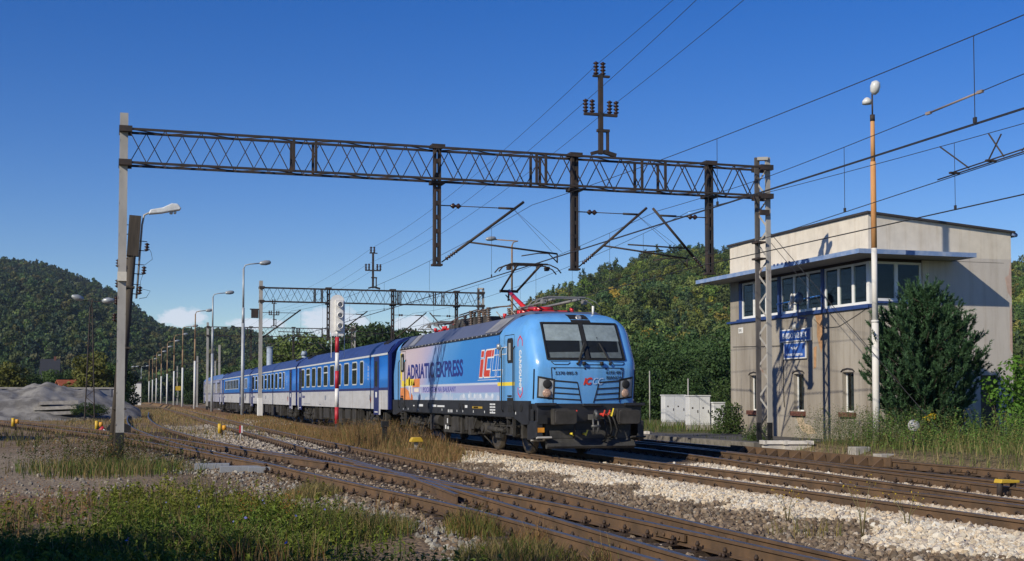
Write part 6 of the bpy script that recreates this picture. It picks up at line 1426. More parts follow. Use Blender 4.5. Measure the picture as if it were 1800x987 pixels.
# ---------------------------------------------------------------- vegetation
m_leaf = leaf_mat('foliage_leaf', .28); m_grass = leaf_mat('grass_blade', .35); m_needle = leaf_mat('needles', .12)
m_bark = mat('bark', (.055, .042, .032), rough=.95, var=.35, scale=6, bump=.5, stretch=(1, 1, .2))
def leaf_quads(P, N, size, asp=.62, r=rng):
    """rhombic leaves at P facing N"""
    n_ = len(P); a = r.normal(size=(n_, 3)); N = N / (np.linalg.norm(N, axis=1, keepdims=True) + 1e-9)
    u = np.cross(N, a); u /= np.linalg.norm(u, axis=1, keepdims=True) + 1e-9; v = np.cross(N, u)
    s_ = size[:, None]; b = N * s_ * .18
    V = np.stack([P - u * s_, P - v * s_ * asp + b, P + u * s_, P + v * s_ * asp + b], 1).reshape(-1, 3)
    return V, np.arange(4 * n_).reshape(-1, 4)
def cloud(blobs, dens, leaf, col, r, jit=.75, cv=.22, shellk=.5):
    Ps, Ns, Cs = [], [], []
    for (c, rad) in blobs:
        rad = np.array(rad, float); n_ = max(6, int(dens * (rad[0] * rad[1] * rad[2]) ** (2 / 3)))
        d_ = r.normal(size=(n_, 3)); d_ /= np.linalg.norm(d_, axis=1, keepdims=True)
        k = shellk + (1 - shellk) * r.random((n_, 1)) ** .6
        k *= 1 + .22 * (vnoise(d_[:, 0] * 2 + c[0], d_[:, 1] * 2 + d_[:, 2] * 3 + c[1], 1.3, 3)[:, None] - .5)
        Ps.append(np.array(c) + d_ * k * rad); Ns.append(d_ + r.normal(size=(n_, 3)) * jit)
        Cs.append(np.tile(np.array(col) * r.uniform(.8, 1.22), (n_, 1)) * r.uniform(1 - cv, 1 + cv, (n_, 1)))
    P, N, C_ = np.concatenate(Ps), np.concatenate(Ns), np.concatenate(Cs)
    V, F = leaf_quads(P, N, leaf * r.uniform(.6, 1.3, len(P)), r=r); return V, F, C_
def crown_blobs(r, h, w, nb, low=.22, kind='round'):
    bl = []
    for i in range(nb):
        t_ = (i + .5) / nb; z = h * (low + (1 - low) * t_) 
        if kind == 'round': ww = w * .5 * math.sqrt(max(.05, 1 - ((t_ - .42) / .62) ** 2))
        elif kind == 'cone': ww = w * .5 * (1.02 - t_) 
        else: ww = w * .5 * (.75 + .3 * math.sin(t_ * 3))
        a = i * 2.4 + r.uniform(-.5, .5); rr = ww * r.uniform(.45, .8); s_ = w * r.uniform(.17, .27) * (.75 if kind == 'cone' else 1) 
        bl.append(((math.cos(a) * rr, math.sin(a) * rr, z - s_ * .3), (s_ * 1.1, s_ * 1.1, s_ * .85)))
    bl.append(((0, 0, h * (low + .35 * (1 - low))), (w * .28, w * .28, h * .28)))
    return bl
def trunk_mesh(name, h, r0, nl, r, w, parent):
    mb = MB(); mb.tube([(0, 0, -.4), (.03 * h * r.uniform(-1, 1), .02 * h, h * .35), (.02 * h, -.02 * h, h * .85)], [r0, r0 * .75, r0 * .2], 8)
    for i in range(nl):
        z = h * (.22 + .6 * i / nl); a = i * 2.4; L = w * .36
        mb.tube([(0, 0, z), (math.cos(a) * L * .5, math.sin(a) * L * .5, z + L * .35), (math.cos(a) * L, math.sin(a) * L, z + L * .6)], [r0 * .4, r0 * .28, r0 * .08], 5)
    return mb.build(name, m_bark, parent)
G1, G2, G3, G4, GY_, GD = (.040, .068, .018), (.052, .085, .020), (.070, .105, .026), (.030, .052, .018), (.115, .115, .02), (.022, .040, .018)
TREE = {}
def tree_proto(key, h, w, nb, dens, leaf, col, kind='round', seed=1, low=.15):
    r = np.random.default_rng(seed); V, F, C_ = cloud(crown_blobs(r, h, w, nb, low, kind), dens, leaf, col, r)
    TREE[key] = (V, F, C_, h, w, seed)
def tree(key, x, y, z, s, label, group, rz, name='tree', cat='tree'):
    V, F, C_, h, w, sd_ = TREE[key]; t_ = thing(name, (x, y, z), label, cat, group, rz); t_.scale = (s, s, s)
    if key + '_c' not in TREE:
        cr_o = np_mesh('crown', V, F, m_leaf, C_, parent=t_); tk = trunk_mesh('trunk', h, .045 * h * .5, 7, np.random.default_rng(sd_), w, t_); TREE[key + '_c'] = (cr_o, tk)
    else:
        for o in TREE[key + '_c']: link_copy(o, t_)
    return t_
# far woods on the two hills: each one mass
def forest(name, label, V3, n_, protos, smin, smax, seed, keep=None, gain=1.0):
    r = np.random.default_rng(seed); nc, nr_ = V3.shape[:2]; VV, FF, CC_ = [], [], []; off = 0
    ii = r.uniform(0, nc - 1.01, n_); jj = r.uniform(0, 27, n_)
    for i, j in zip(ii, jj):
        a, b = int(i), int(j); u, v = i - a, j - b
        p_ = (V3[a, b] * (1 - u) + V3[a + 1, b] * u) * (1 - v) + (V3[a, b + 1] * (1 - u) + V3[a + 1, b + 1] * u) * v
        if keep is not None and not keep(p_): continue
        patch = float(fbm(np.array([p_[0]]), np.array([p_[1]]), .012, 91)[0])
        k = protos[int(r.integers(0, len(protos)))] if j < 23 or r.random() < .5 else protos[-1 if name == 'wooded_ridge' else 8]; V, F, C_ = k
        s_ = r.uniform(smin, smax); a_ = r.uniform(0, 6.28); c, s2 = math.cos(a_), math.sin(a_)
        W = V * s_ * np.array([1, 1, r.uniform(.85, 1.15)]); W = np.stack([W[:, 0] * c - W[:, 1] * s2, W[:, 0] * s2 + W[:, 1] * c, W[:, 2]], 1) + p_ - np.array([0, 0, .8])
        t_ = gain * r.uniform(.7, 1.35) * (.7 + .6 * patch); tint = np.array([t_ * r.uniform(.9, 1.4), t_, t_ * r.uniform(.8, 1.2)])
        VV.append(W); FF.append(F + off); CC_.append(C_ * tint); off += len(V)
    o = np_mesh(name, np.concatenate(VV), np.concatenate(FF), m_leaf, np.concatenate(CC_)); tag(o, label, 'wood', kind='stuff'); return o
def small(h, w, nb, dens, leaf, col, kind, seed, low=.1):
    r = np.random.default_rng(seed); return cloud(crown_blobs(r, h, w, nb, low, kind), dens, leaf, col, r)
def small(h, w, nb, dens, leaf, col, kind, seed, low=.1):
    r = np.random.default_rng(seed); V, F, C_ = cloud(crown_blobs(r, h, w, nb, low, kind), dens, leaf, col, r, .6)
    return V, F, C_
KIN = [(9, 7.5, 10, G1, 'round', 1), (10, 7, 10, G2, 'round', 2), (8, 8, 10, G3, 'round', 3), (11, 7, 11, G4, 'round', 4), (9, 7, 10, (.075, .085, .02), 'round', 5), (8, 7, 9, GY_, 'round', 6), (10, 7, 10, G2, 'tall', 7), (9, 8, 10, G1, 'round', 8), (12, 4.5, 10, GD, 'cone', 9), (9, 7, 10, (.06, .075, .02), 'round', 10)]
PR = [small(h, w, nb, 30, .46, c, k, sd_) for h, w, nb, c, k, sd_ in KIN]
forest('wooded_hillside', 'mixed green and yellowing wood covering the hill behind the signal box', HILL_R, 6500, PR, .6, 1.1, 11, keep=lambda p_: p_[0] > 20, gain=2.0)
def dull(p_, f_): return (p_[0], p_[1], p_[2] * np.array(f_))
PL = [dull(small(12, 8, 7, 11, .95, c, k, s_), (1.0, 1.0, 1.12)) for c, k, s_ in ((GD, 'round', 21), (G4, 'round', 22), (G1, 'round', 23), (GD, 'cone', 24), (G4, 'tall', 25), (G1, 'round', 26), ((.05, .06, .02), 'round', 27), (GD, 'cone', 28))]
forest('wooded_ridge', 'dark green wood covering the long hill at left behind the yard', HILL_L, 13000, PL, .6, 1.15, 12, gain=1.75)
# individual trees of the middle distance
tree_proto('broad', 9, 8.5, 16, 110, .27, (.065, .11, .026), seed=31); tree_proto('dark', 10, 9, 16, 110, .27, (.042, .075, .022), seed=32); tree_proto('pale', 8.5, 7.5, 15, 95, .28, (.12, .165, .04), seed=33); tree_proto('locust', 9, 8.5, 20, 150, .20, (.062, .115, .036), seed=34, low=.05); tree_proto('locustb', 8, 8, 20, 150, .20, (.045, .085, .025), seed=35, low=.02); tree_proto('olive', 8, 7, 14, 95, .28, (.13, .135, .03), seed=36); tree_proto('spruce', 11, 4.6, 15, 130, .24, GD, 'cone', seed=37, low=.05); tree_proto('bushy', 3.2, 4.2, 12, 260, .12, (.05, .085, .022), seed=38, low=.05)
def at(px_, D): dx, dy = px_dir(px_); return dx * D, dy * D
r9 = random.Random(5)
for k, (px_, D, ytop, key, lb) in enumerate((
    (520, 185, 592, 'pale', 'pale yellow green tree between the far gantry mast and the signal'), (556, 190, 596, 'pale', 'light green tree just left of the signal head'), (492, 230, 618, 'broad', 'low green tree left of the pale tree beyond the coaches'), (606, 215, 590, 'spruce', 'pointed spruce behind the signal post'), (640, 220, 575, 'dark', 'dark round tree right of the signal, above the first coach'), (678, 225, 574, 'dark', 'dark round tree right of the signal, second to the right'), (716, 235, 584, 'dark', 'dark round tree above the gap between coach and locomotive'), (590, 200, 612, 'broad', 'green tree low behind the signal post'), (755, 240, 592, 'broad', 'green tree behind the rear roof of the locomotive'), (800, 250, 590, 'broad', 'green tree behind the middle of the locomotive roof'), (845, 240, 580, 'dark', 'dark tree behind the raised pantograph foot'), (460, 260, 634, 'broad', 'distant green tree right of the tall lamp posts'),
    (1120, 96, 620, 'locustb', 'dark locust tree directly beside the locomotive cab'), (1150, 110, 592, 'locust', 'tall locust tree at the left of the thicket by the cabinets'), (1175, 88, 628, 'locustb', 'dark locust tree above the white cabinets'), (1205, 105, 598, 'locust', 'tall feathery locust tree in the middle of the thicket'), (1235, 92, 610, 'locust', 'bright feathery locust tree right of the cabinets'), (1262, 84, 625, 'locustb', 'dark locust tree left of the signal box corner'), (1290, 100, 590, 'locust', 'tall locust tree partly behind the signal box corner'), (1135, 82, 650, 'locustb', 'low shady locust tree behind the left cabinet'), (1220, 78, 655, 'locustb', 'low shady locust tree behind the large cabinet'), (1085, 120, 622, 'locust', 'locust tree behind the locomotive roof edge'),
    (18, 150, 640, 'olive', 'yellow green tree at the left edge over the gravel heap'), (55, 165, 660, 'dark', 'dark tree left of the slate roofed house'), (-30, 160, 650, 'broad', 'broad tree cut by the left edge over the gravel heap'), (90, 210, 655, 'broad', 'green tree beside the slate roofed house'), (160, 168, 622, 'olive', 'bushy olive green tree by the orange roofed house'), (182, 180, 640, 'broad', 'green tree left of the tall mast'), (132, 215, 650, 'dark', 'dark tree behind the orange roofed house'), (208, 200, 640, 'dark', 'dark tree behind the tall mast'), (252, 330, 668, 'dark', 'dark distant tree left of the lamp row'), (335, 290, 655, 'dark', 'dark distant tree behind the lamp row'), (400, 300, 648, 'broad', 'distant tree over the last coach'), (430, 280, 652, 'dark', 'dark distant tree over the third coach'), (365, 310, 660, 'broad', 'distant tree left of the last coach'))):
    x, y = at(px_, D); h = z_at(ytop, D) + .3; s_ = h / TREE[key][3]
    tree(key, x, y, -.3, s_ / 1.02, lb, 'trees beyond the railway yard', r9.uniform(0, 6.28))
for k, (px_, D, s_, lb) in enumerate(((1283, 50, .42, 'round green bush against the left corner of the signal box'), (1278, 74, .8, 'green bush between the cabinets and the signal box'), (30, 140, .6, 'bright green bush on top of the wall at the left'), (100, 145, .6, 'bright green bush behind the heap, right of the first'), (190, 150, .5, 'small bright bush by the tall mast'), (150, 101, .45, 'weedy bush at the foot of the lattice lamp mast'), (172, 101, .4, 'low weedy bush right of the lattice lamp mast'))):
    x, y = at(px_, D); b_ = tree('bushy', x, y, -.1 if D < 100 else .2, s_, lb, 'bushes', k * 1.3, 'bush', 'bush')
    if D == 101: b_.scale = (s_ * 1.2, s_ * 1.2, s_ * .6)
# unseen left-hand trees, added to cast shade over the left side
for k, (x, y, s_) in enumerate(((-11.8, 9.4, .80), (-12.2, 4.9, .92), (-10, 4.6, .70), (-14, 1.0, .95), (-7.5, 4.2, .55), (-13.0, 16.5, .42), (-5.0, 2.6, .5), (-16.5, 55.5, .85), (-22, 50, 1.0), (-19, 62, .8), (-24, 40, .8))):
    tree('dark' if k % 2 else 'broad', x, y, -.3, s_, 'unseen tree added outside the left edge to cast shade', 'unseen trees added to cast shade', k * 1.7)
# pine in front of the signal box: upright shoots of needles on rising branches
def pine(x, y, z, h, w, label):
    t_ = thing('pine_tree', (x, y, z), label, 'pine tree'); r = np.random.default_rng(77); mb = MB()
    mb.tube([(0, 0, -.3), (.05, 0, h * .5), (0, .03, h * .96)], [.11, .07, .02], 8); P, N, S_, C_ = [], [], [], []
    def shoot(a, b, nn, rad=.095):
        a, b = np.array(a), np.array(b); d_ = (b - a); L = np.linalg.norm(d_); d_ /= L
        tt = r.random(nn); q_ = r.normal(size=(nn, 3)); q_ -= (q_ @ d_)[:, None] * d_; q_ /= np.linalg.norm(q_, axis=1, keepdims=True)
        n2_ = q_ * .7 + d_ * .9; n2_ /= np.linalg.norm(n2_, axis=1, keepdims=True)
        P.append(a + d_ * L * tt[:, None]); N.append(n2_); S_.append(np.full(nn, rad) * r.uniform(.7, 1.25, nn)); C_.append(np.array([.045, .095, .042]) * r.uniform(.75, 1.3, (nn, 1)) * r.uniform(.65, 1.5))
    nw = 17
    for i in range(nw):
        f_ = i / nw; zb = h * (.04 + .90 * f_); L = w * .5 * (1.0 if f_ < .42 else max(.16, 1.0 - ((f_ - .42) / .62) ** 1.5)) * (.8 + .25 * f_ if f_ < .2 else 1)
        nb_ = 10 if f_ < .8 else 6
        for k in range(nb_):
            a_ = k * 6.283 / nb_ + i * .9 + r.uniform(-.3, .3); LL_ = L * r.uniform(.7, 1.12); e = np.array([math.cos(a_), math.sin(a_), 0])
            p0 = np.array([0, 0, zb]); p1 = p0 + e * LL_ * .6 + [0, 0, LL_ * .12]; p2 = p0 + e * LL_ + [0, 0, LL_ * .38]
            mb.tube([p0, p1, p2], [.028, .018, .008], 5)
            for u in np.linspace(.28, 1, max(3, int(LL_ * 5.5))):
                c_ = (p0 * (1 - u) + p1 * u) if u < .6 else (p1 * (1 - (u - .6) / .4) + p2 * (u - .6) / .4)
                for s_ in range(3):
                    sd_ = r.normal(size=3) * .28 + e * .42 + np.array([0, 0, .85]); sd_ /= np.linalg.norm(sd_); ll = r.uniform(.30, .58) * (1.0 if u < .95 else 1.15)
                    shoot(c_, c_ + sd_ * ll, 70)
    for k in range(4): a_ = k * 1.6; shoot((math.cos(a_) * .08, math.sin(a_) * .08, h * .9), (math.cos(a_) * .22, math.sin(a_) * .22, h * (1.0 + .02 * k)), 70)
    mb.build('trunk', m_bark, t_)
    P, N, S_, C_ = np.concatenate(P), np.concatenate(N), np.concatenate(S_), np.concatenate(C_)
    u = np.cross(N, r.normal(size=N.shape)); u /= np.linalg.norm(u, axis=1, keepdims=True); wd = u * .013
    V = np.stack([P - wd, P + wd, P + N * S_[:, None] + wd * .3, P + N * S_[:, None] - wd * .3], 1).reshape(-1, 3)
    np_mesh('crown', V, np.arange(len(V)).reshape(-1, 4), m_needle, C_, parent=t_)
pine(23.85, 33.5, .1, 4.95, 3.1, 'dense dark green pine in front of the signal box corner window')
# leafy bush cut by the right edge
def bush(x, y, z, blobs, dens, leaf, col, label, name='bush', m_=None, jit=.9, cv=.25):
    t_ = thing(name, (x, y, z), label, name.replace('_', ' ')); r = np.random.default_rng(int(x * 10 + y)); V, F, C_ = cloud(blobs, dens, leaf, col, r, jit, cv, .35); np_mesh('foliage', V, F, m_ or m_leaf, C_, parent=t_)
    mb = MB()
    for (c, rad) in blobs: mb.tube([(c[0] * .15, c[1] * .15, -.2), (c[0] * .6, c[1] * .6, c[2] * .5), c], [.03, .02, .008], 5)
    mb.build('stem', m_bark, t_); return t_
bush(25.95, 32.4, .1, [((.3, .2, 2.05), (.6, .5, .55)), ((-.2, .1, 1.6), (.5, .5, .45)), ((.75, .0, 1.5), (.7, .6, .6)), ((.1, -.1, 1.0), (.6, .6, .5)), ((.9, .2, .9), (.8, .7, .6)), ((1.5, .3, 1.8), (.8, .7, .8)), ((-.65, .1, 1.85), (.2, .2, .3)), ((-.5, 0, 1.45), (.35, .3, .25)), ((1.4, .2, 1.0), (.8, .7, .7)), ((.5, .1, 2.45), (.35, .3, .3))], 620, .075, (.10, .21, .028), 'bright green large leaved bush cut by the right edge', jit=.55)
# ---------------------------------------------------------------- grasses and weeds (ground cover)
def blades(name, label, X, Y, h, w, cols, lean=.35, z0=None, m_=None):
    n_ = len(X); z = (ground_z(X, Y) if z0 is None else z0) - .02; a = rng.uniform(0, 6.283, n_); la = rng.uniform(0, 6.283, n_); le = h * rng.uniform(.05, lean, n_) 
    dx, dy = np.cos(a) * w, np.sin(a) * w; lx, ly = np.cos(la) * le, np.sin(la) * le
    b0 = np.stack([X - dx, Y - dy, z], 1); b1 = np.stack([X + dx, Y + dy, z], 1); mid = np.stack([X + lx * .3, Y + ly * .3, z + h * .6], 1); tip = np.stack([X + lx, Y + ly, z + h], 1); dm = np.stack([dx * .75, dy * .75, dx * 0], 1)
    V = np.stack([b0, b1, mid + dm, mid - dm, tip, tip], 1); V[:, 4] = tip + dm * .18; V[:, 5] = tip - dm * .18
    V = V.reshape(-1, 3); i6 = np.arange(n_)[:, None] * 6
    F = np.concatenate([i6 + np.array([[0, 1, 2, 3]]), i6 + np.array([[3, 2, 4, 5]])], 0); C_ = np.concatenate([cols, cols], 0)
    o = np_mesh(name, V, F, m_ or m_grass, C_); return tag(o, label, 'grass', kind='stuff')
def leafy(name, label, X, Y, h, leaf, cols, per=14, asp=.4, flower=None, cat='weeds'):
    """weeds: little leaves up each stem"""
    n_ = len(X); z = ground_z(X, Y); t_ = rng.random((n_, per)) ** .8; a = rng.uniform(0, 6.283, (n_, per)); rr = rng.uniform(.01, .10, (n_, per)) * (1.15 - t_) * (.5 + h[:, None]); lx = rng.normal(0, .10, n_) * h; ly = rng.normal(0, .10, n_) * h
    P = np.stack([X[:, None] + np.cos(a) * rr + lx[:, None] * t_, Y[:, None] + np.sin(a) * rr + ly[:, None] * t_, z[:, None] + h[:, None] * t_], -1).reshape(-1, 3)
    N = np.stack([np.cos(a) * .6, np.sin(a) * .6, np.full_like(a, .8)], -1).reshape(-1, 3) + rng.normal(size=(n_ * per, 3)) * .45
    V, F = leaf_quads(P, N, np.repeat(leaf, per) * rng.uniform(.6, 1.3, n_ * per), asp); C_ = np.repeat(cols, per, 0) * rng.uniform(.75, 1.3, (n_ * per, 1))
    o = np_mesh(name, V, F, m_leaf, C_); return tag(o, label, cat, kind='stuff')
def pick(n_, c, var=.25, mixcol=None, pm=.3):
    C_ = np.tile(np.array(c), (n_, 1))
    if mixcol is not None: k = rng.random(n_) < pm; C_[k] = mixcol
    return C_ * rng.uniform(1 - var, 1 + var, (n_, 1))
def region(n_, x0, x1, y0, y1, f_):
    X, Y = sample(x0, x1, y0, y1, n_); k = rng.random(n_) < np.clip(f_(X, Y), 0, 1); return X[k], Y[k]
# foreground green weeds at lower left
def fg(X, Y):
    xe = np.interp(Y, [10, 13.6, 18, 23, 26, 29], [3.2, 3.1, 3.2, 3.5, 3.6, 3.2]); n_ = fbm(X, Y, .55, 14)
    return sst(.6, -.5, X - xe + (n_ - .5) * 2.2) * (1 - sst(-1.2, 1.0, Y - np.interp(X, [-6, -1.7, -.4, .6, 2, 4], [20.0, 21.3, 22.5, 25.3, 26.6, 26.8]) + (n_ - .5) * 4)) * np.clip((n_ - .38) * 6, 0, 1.2)
X, Y = region(20000, -5, 5, 9.5, 29, fg); hh = rng.uniform(.12, .42, len(X)) * (.55 + .9 * fbm(X, Y, .7, 19)) 
gc = fbm(X, Y, .5, 44)[:, None]; gc = np.clip(gc * .8 + sst(17, 22, Y)[:, None] * .45, 0, 1); c_ = np.array([.05, .115, .016]) * (1 - gc) + np.array([.20, .205, .028]) * gc
leafy('green_weeds', 'lush green weeds covering the lower left foreground', X, Y, hh, rng.uniform(.018, .042, len(X)), c_ * rng.uniform(.7, 1.3, (len(X), 1)), 16)
X, Y = region(38000, -5, 5, 9.5, 29, lambda X, Y: fg(X, Y) * .9); c_ = pick(len(X), (.09, .14, .024), .35, (.28, .21, .09), .38)
blades('foreground_grass', 'grass blades between the green weeds at lower left', X, Y, rng.uniform(.12, .40, len(X)), rng.uniform(.004, .009, len(X)), c_, .6)
# dry stalks and seed heads in the foreground
X, Y = region(16000, -3, 6, 9.8, 29, lambda X, Y: np.maximum(fg(X - .9, Y), .35 * fg(X, Y)) * (fbm(X, Y, .8, 71) > .5)); c_ = pick(len(X), (.26, .19, .085), .3, (.22, .11, .045), .35)
blades('dry_stalks', 'dry straw coloured grass at the edge of the foreground weeds', X, Y, rng.uniform(.12, .42, len(X)), rng.uniform(.003, .007, len(X)), c_, .55)
def tuft(cx_, cy_, rx, ry, n_, h, col, col2=None, pm=.3, w=.006):
    a = rng.uniform(0, 6.283, n_); q_ = np.sqrt(rng.random(n_)); return cx_ + np.cos(a) * q_ * rx, cy_ + np.sin(a) * q_ * ry, rng.uniform(.4, 1, n_) * h * (1.1 - .6 * q_), rng.uniform(.5, 1.3, n_) * w, pick(n_, col, .3, col2, pm)
def tufts(name, label, L):
    T = [tuft(*a) for a in L]; return blades(name, label, *[np.concatenate([t_[i] for t_ in T]) for i in range(5)], .7)
tufts('grass_tufts', 'scattered grass tufts beside the yard tracks', [(3.55, 23.5, .55, .8, 1500, .34, (.30, .23, .10), (.14, .15, .04), .35), (3.0, 17.5, 1.1, 1.4, 2600, .42, (.17, .15, .05), (.09, .12, .025), .5), (4.25, 13.4, .7, 1.0, 1500, .40, (.22, .17, .07), (.09, .12, .02), .4), (4.55, 16.2, .35, .9, 700, .5, (.12, .14, .03), (.25, .16, .06), .4), (4.9, 14.6, .3, .5, 320, .45, (.27, .16, .07), (.2, .14, .05), .4), (3.6, 12.0, .5, .8, 900, .36, (.22, .16, .07), (.1, .12, .03), .4), (5.0, 12.6, .2, .4, 120, .5, (.2, .14, .06), (.1, .12, .03), .3), (8.9, 15.2, .5, .5, 60, .5, (.25, .2, .06), (.12, .13, .03), .5)])
X = rng.uniform(-2, 4, 60); Y = rng.uniform(10.5, 22, 60); kf = rng.random(60) < fg(X, Y); X, Y = X[kf], Y[kf]; zf = ground_z(X, Y) + rng.uniform(.18, .42, len(X))
V, F = leaf_quads(np.stack([X, Y, zf], 1), rng.normal(size=(len(X), 3)) * .5 + [0, -.6, .7], rng.uniform(.012, .026, len(X)), .9)
o = np_mesh('wild_flowers', V, F, m_leaf, pick(len(X), (.24, .24, .62), .2, (.3, .3, .5), .2)); tag(o, 'tiny blue chicory flowers among the foreground weeds', 'flowers', kind='stuff')
# tall rust-coloured docks on the dirt
X, Y = np.array([-1.6, -1.5, -1.35, -.9, -.85, -2.3, -.6, 1.7, 1.85, 2.25, -.3, 2.3]), np.array([20.5, 20.6, 20.4, 20.0, 20.1, 20.8, 19.7, 17.4, 17.3, 17.1, 19.9, 17.2]); X = np.repeat(X, 40) + rng.normal(0, .03, 480); Y = np.repeat(Y, 40) + rng.normal(0, .03, 480)
leafy('dock_stalks', 'rust coloured dock stalks standing up from the weeds on the dirt', X, Y, rng.uniform(.45, .75, len(X)), np.full(len(X), .012), pick(len(X), (.33, .13, .03), .3, (.35, .22, .05), .3), 5)
# weeds around the left mast
def lm_f(X, Y): return np.exp(-(((X - .0) / 2.0) ** 2 + ((Y - 33.0) / 3.2) ** 2)) * 1.5 - .3
X, Y = region(26000, -6, 4.5, 27, 42, lm_f); c_ = pick(len(X), (.085, .125, .024), .35, (.24, .18, .075), .42)
blades('mast_grass', 'yellow green grass around the foot of the tall left mast', X, Y, rng.uniform(.12, .42, len(X)), rng.uniform(.006, .012, len(X)), c_, .6)
X, Y = region(2500, -2.8, 2.6, 33.5, 38.5, lambda X, Y: np.exp(-((X + .2) / 1.6) ** 2 - ((Y - 35.8) / 1.4) ** 2)); leafy('mast_weeds', 'bushy weeds at the foot of the tall left mast', X, Y, rng.uniform(.35, .95, len(X)), rng.uniform(.02, .04, len(X)), pick(len(X), (.075, .09, .022), .3, (.16, .10, .04), .35), 11)
# dry reddish grass strip beside the main track
def dry(X, Y): return band(X, 7.75, 10.35, .25) * (.25 + 1.1 * fbm(X, Y, .5, 61)) * (1 - .75 * white_mask(X, Y))
X, Y = region(60000, 7.4, 10.8, 34.5, 95, lambda X, Y: dry(X, Y) * sst(34.5, 37, Y + (X - 9) * -.3)); c_ = pick(len(X), (.30, .185, .08), .35, (.16, .16, .05), .22)
tall = np.exp(-((Y - 46) / 6.5) ** 2); blades('dry_grass', 'reddish dry grass strip left of the train', X, Y, rng.uniform(.08, .26, len(X)) + rng.random(len(X)) ** 2 * .85 * tall * (X > 8.2), rng.uniform(.006, .012, len(X)), c_, .45)
X, Y = region(4200, 8.1, 10.3, 41, 53, lambda X, Y: .8 * (.3 + fbm(X, Y, .6, 23))); leafy('dry_weeds', 'brown seeded weeds standing before the coach end', X, Y, rng.uniform(.35, .98, len(X)), rng.uniform(.014, .024, len(X)), pick(len(X), (.25, .15, .065), .3, (.13, .13, .045), .3), 10)
X, Y = region(2600, 8.0, 10.3, 38, 45, lambda X, Y: np.exp(-((X - 9.4) / .7) ** 2 - ((Y - 40.5) / 2.2) ** 2)); blades('box_weeds', 'green weeds around the yellow capped box', X, Y, rng.uniform(.1, .5, len(X)), rng.uniform(.006, .012, len(X)), pick(len(X), (.09, .115, .03), .3, (.22, .14, .06), .4), .6)
X, Y = region(24000, -3, 8.2, 52, 190, lambda X, Y: .15 + .8 * sst(80, 130, Y) + .5 * (fbm(X, Y, .2, 33) > .56)); blades('yard_grass', 'dry grass over the far left yard', X, Y, rng.uniform(.06, .3, len(X)), rng.uniform(.012, .022, len(X)), pick(len(X), (.30, .21, .09), .35, (.15, .16, .05), .3), .6)
# left meadow strip by the far left track
X, Y = region(9000, -20, -2.5, 50, 105, lambda X, Y: .7 * (fbm(X, Y, .25, 51) > .47)); blades('verge_grass', 'yellowish verge grass along the branch track at far left', X, Y, rng.uniform(.1, .4, len(X)), rng.uniform(.01, .02, len(X)), pick(len(X), (.14, .13, .04), .3, (.2, .15, .06), .4), .6)
# right-hand weeds below the signal box
def rw(X, Y): return sst(19.3, 20.3, X + (fbm(X, Y, .5, 81) - .5) * 1.2) * (.35 + fbm(X, Y, .45, 83))
X, Y = region(30000, 19, 33, 16, 36.4, lambda X, Y: rw(X, Y) * (1 - .85 * band(X, 19, 23.4, .2) * sst(35.3, 36, Y))); k = fbm(X, Y, .5, 85); hh = rng.uniform(.08, .36, len(X)) + sst(20.2, 21.8, X) * rng.random(len(X)) * .55 * sst(.38, .62, k)
c_ = pick(len(X), (.10, .125, .035), .3, (.23, .185, .085), .35); c_ *= 1.4; blades('bank_grass', 'tall mixed grass on the bank below the signal box', X, Y, hh, rng.uniform(.005, .011, len(X)), c_, .4)
X, Y = region(11000, 20.1, 33, 18, 35.6, lambda X, Y: rw(X, Y) * sst(20.3, 21.4, X) * sst(.40, .52, fbm(X, Y, .5, 85))); leafy('bank_weeds', 'tall green mugwort weeds on the bank below the pine', X, Y, rng.uniform(.35, 1.2, len(X)), rng.uniform(.022, .045, len(X)), pick(len(X), (.115, .20, .042), .35, (.2, .19, .06), .2), 20)
X, Y = region(2600, 20.5, 23.5, 31.5, 36, lambda X, Y: .7 + 0 * X); leafy('wall_weeds', 'tall pale weeds against the foot of the signal box wall', X, Y, rng.uniform(.5, 1.25, len(X)), rng.uniform(.014, .026, len(X)), pick(len(X), (.09, .135, .05), .3, (.2, .18, .09), .3), 14)
X, Y = region(9000, 20, 34, 36, 62, lambda X, Y: .9 * (1 - band(X, 19, 29.5, .3) * (Y < 47)) * ((X > 23.8) | (Y > 46.5))); blades('lawn_grass', 'grass around the white cabinets', X, Y, rng.uniform(.1, .5, len(X)), rng.uniform(.01, .018, len(X)), pick(len(X), (.09, .13, .03), .3, (.2, .17, .07), .3), .5)
X, Y = region(900, 19.6, 20.9, 36.2, 42, lambda X, Y: .6 + 0 * X); X = X - .6; blades('platform_weeds', 'weeds along the platform edge by the gantry mast', X, Y, rng.uniform(.1, .45, len(X)), rng.uniform(.006, .012, len(X)), pick(len(X), (.09, .12, .03), .3), .5)
X, Y = region(700, 19.9, 20.5, 37.2, 38.0, lambda X, Y: 1 + 0 * X); leafy('mast_nettles', 'nettles beside the right gantry mast', X[:160], Y[:160], rng.uniform(.3, .8, min(160, len(X))), rng.uniform(.02, .04, min(160, len(X))), pick(min(160, len(X)), (.07, .12, .03)), 14)
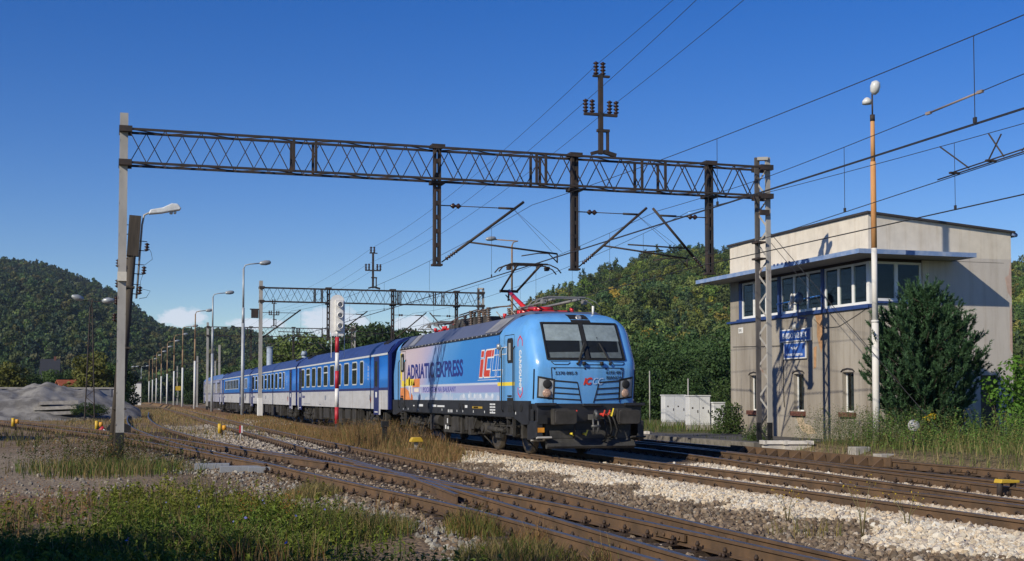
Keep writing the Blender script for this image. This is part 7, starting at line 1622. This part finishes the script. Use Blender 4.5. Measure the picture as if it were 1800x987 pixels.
# goldenrod, and yellow flowering sprigs in the ballast
gr = thing('goldenrod', (22.2, 31.0, .2), 'golden yellow goldenrod blooming beside the white disc signal', 'flowering plant'); r = np.random.default_rng(4)
V, F, C_ = cloud([((0, 0, .78), (.20, .18, .10)), ((.12, 0, .86), (.12, .12, .08))], 2600, .022, (.52, .36, .01), r); np_mesh('blossom', V, F, m_leaf, C_, parent=gr); V, F, C_ = cloud([((0, 0, .35), (.18, .18, .38))], 900, .04, (.06, .11, .025), r); np_mesh('foliage', V, F, m_leaf, C_, parent=gr)
for k, (x, y, h, lb) in enumerate(((9.35, 14.5, .75, 'yellow flowering sprig in the white ballast, right of the other'), (9.45, 16.6, .5, 'small yellow flowering sprig in the white ballast, left of the other'), (10.3, 14.9, .55, 'yellow flowering sprig right against the near rail'))):
    t_ = thing('yellow_sprig', (x, y, -.3), lb, 'flowering plant', 'sprigs in the ballast'); mb = MB()
    for q_ in range(4): mb.tube([(0, 0, 0), (.05 * math.cos(q_ * 1.6), .05 * math.sin(q_ * 1.6), h * .5), (.22 * math.cos(q_ * 1.6), .16 * math.sin(q_ * 1.6), h * (.8 + .08 * q_))], [.006, .005, .003], 4)
    mb.build('stem', mat('sprig_stem', (.16, .14, .05)), t_); V, F, C_ = cloud([((.22 * math.cos(q_ * 1.6), .16 * math.sin(q_ * 1.6), h * (.8 + .08 * q_)), (.08, .08, .09)) for q_ in range(4)], 1500, .014, (.50, .36, .03), np.random.default_rng(k)); np_mesh('blossom', V, F, m_leaf, C_, parent=t_)
# ---------------------------------------------------------------- thin air between the yard and the far ridge
hm_ = bpy.data.materials.new('haze_air'); hm_.use_nodes = True
_n, _l = hm_.node_tree.nodes, hm_.node_tree.links
_n.remove(_n['Principled BSDF'])
pv = _n.new('ShaderNodeVolumePrincipled'); pv.inputs['Color'].default_value = (.55, .70, .98, 1); pv.inputs['Density'].default_value = 0.00006; pv.inputs['Anisotropy'].default_value = 0.0
_l.new(pv.outputs[0], _n['Material Output'].inputs['Volume'])
mb = MB(); mb.box(-2700, 2700, -400, 3600, -60, 420); hz_ = mb.build('haze', hm_); tag(hz_, kind='stuff')
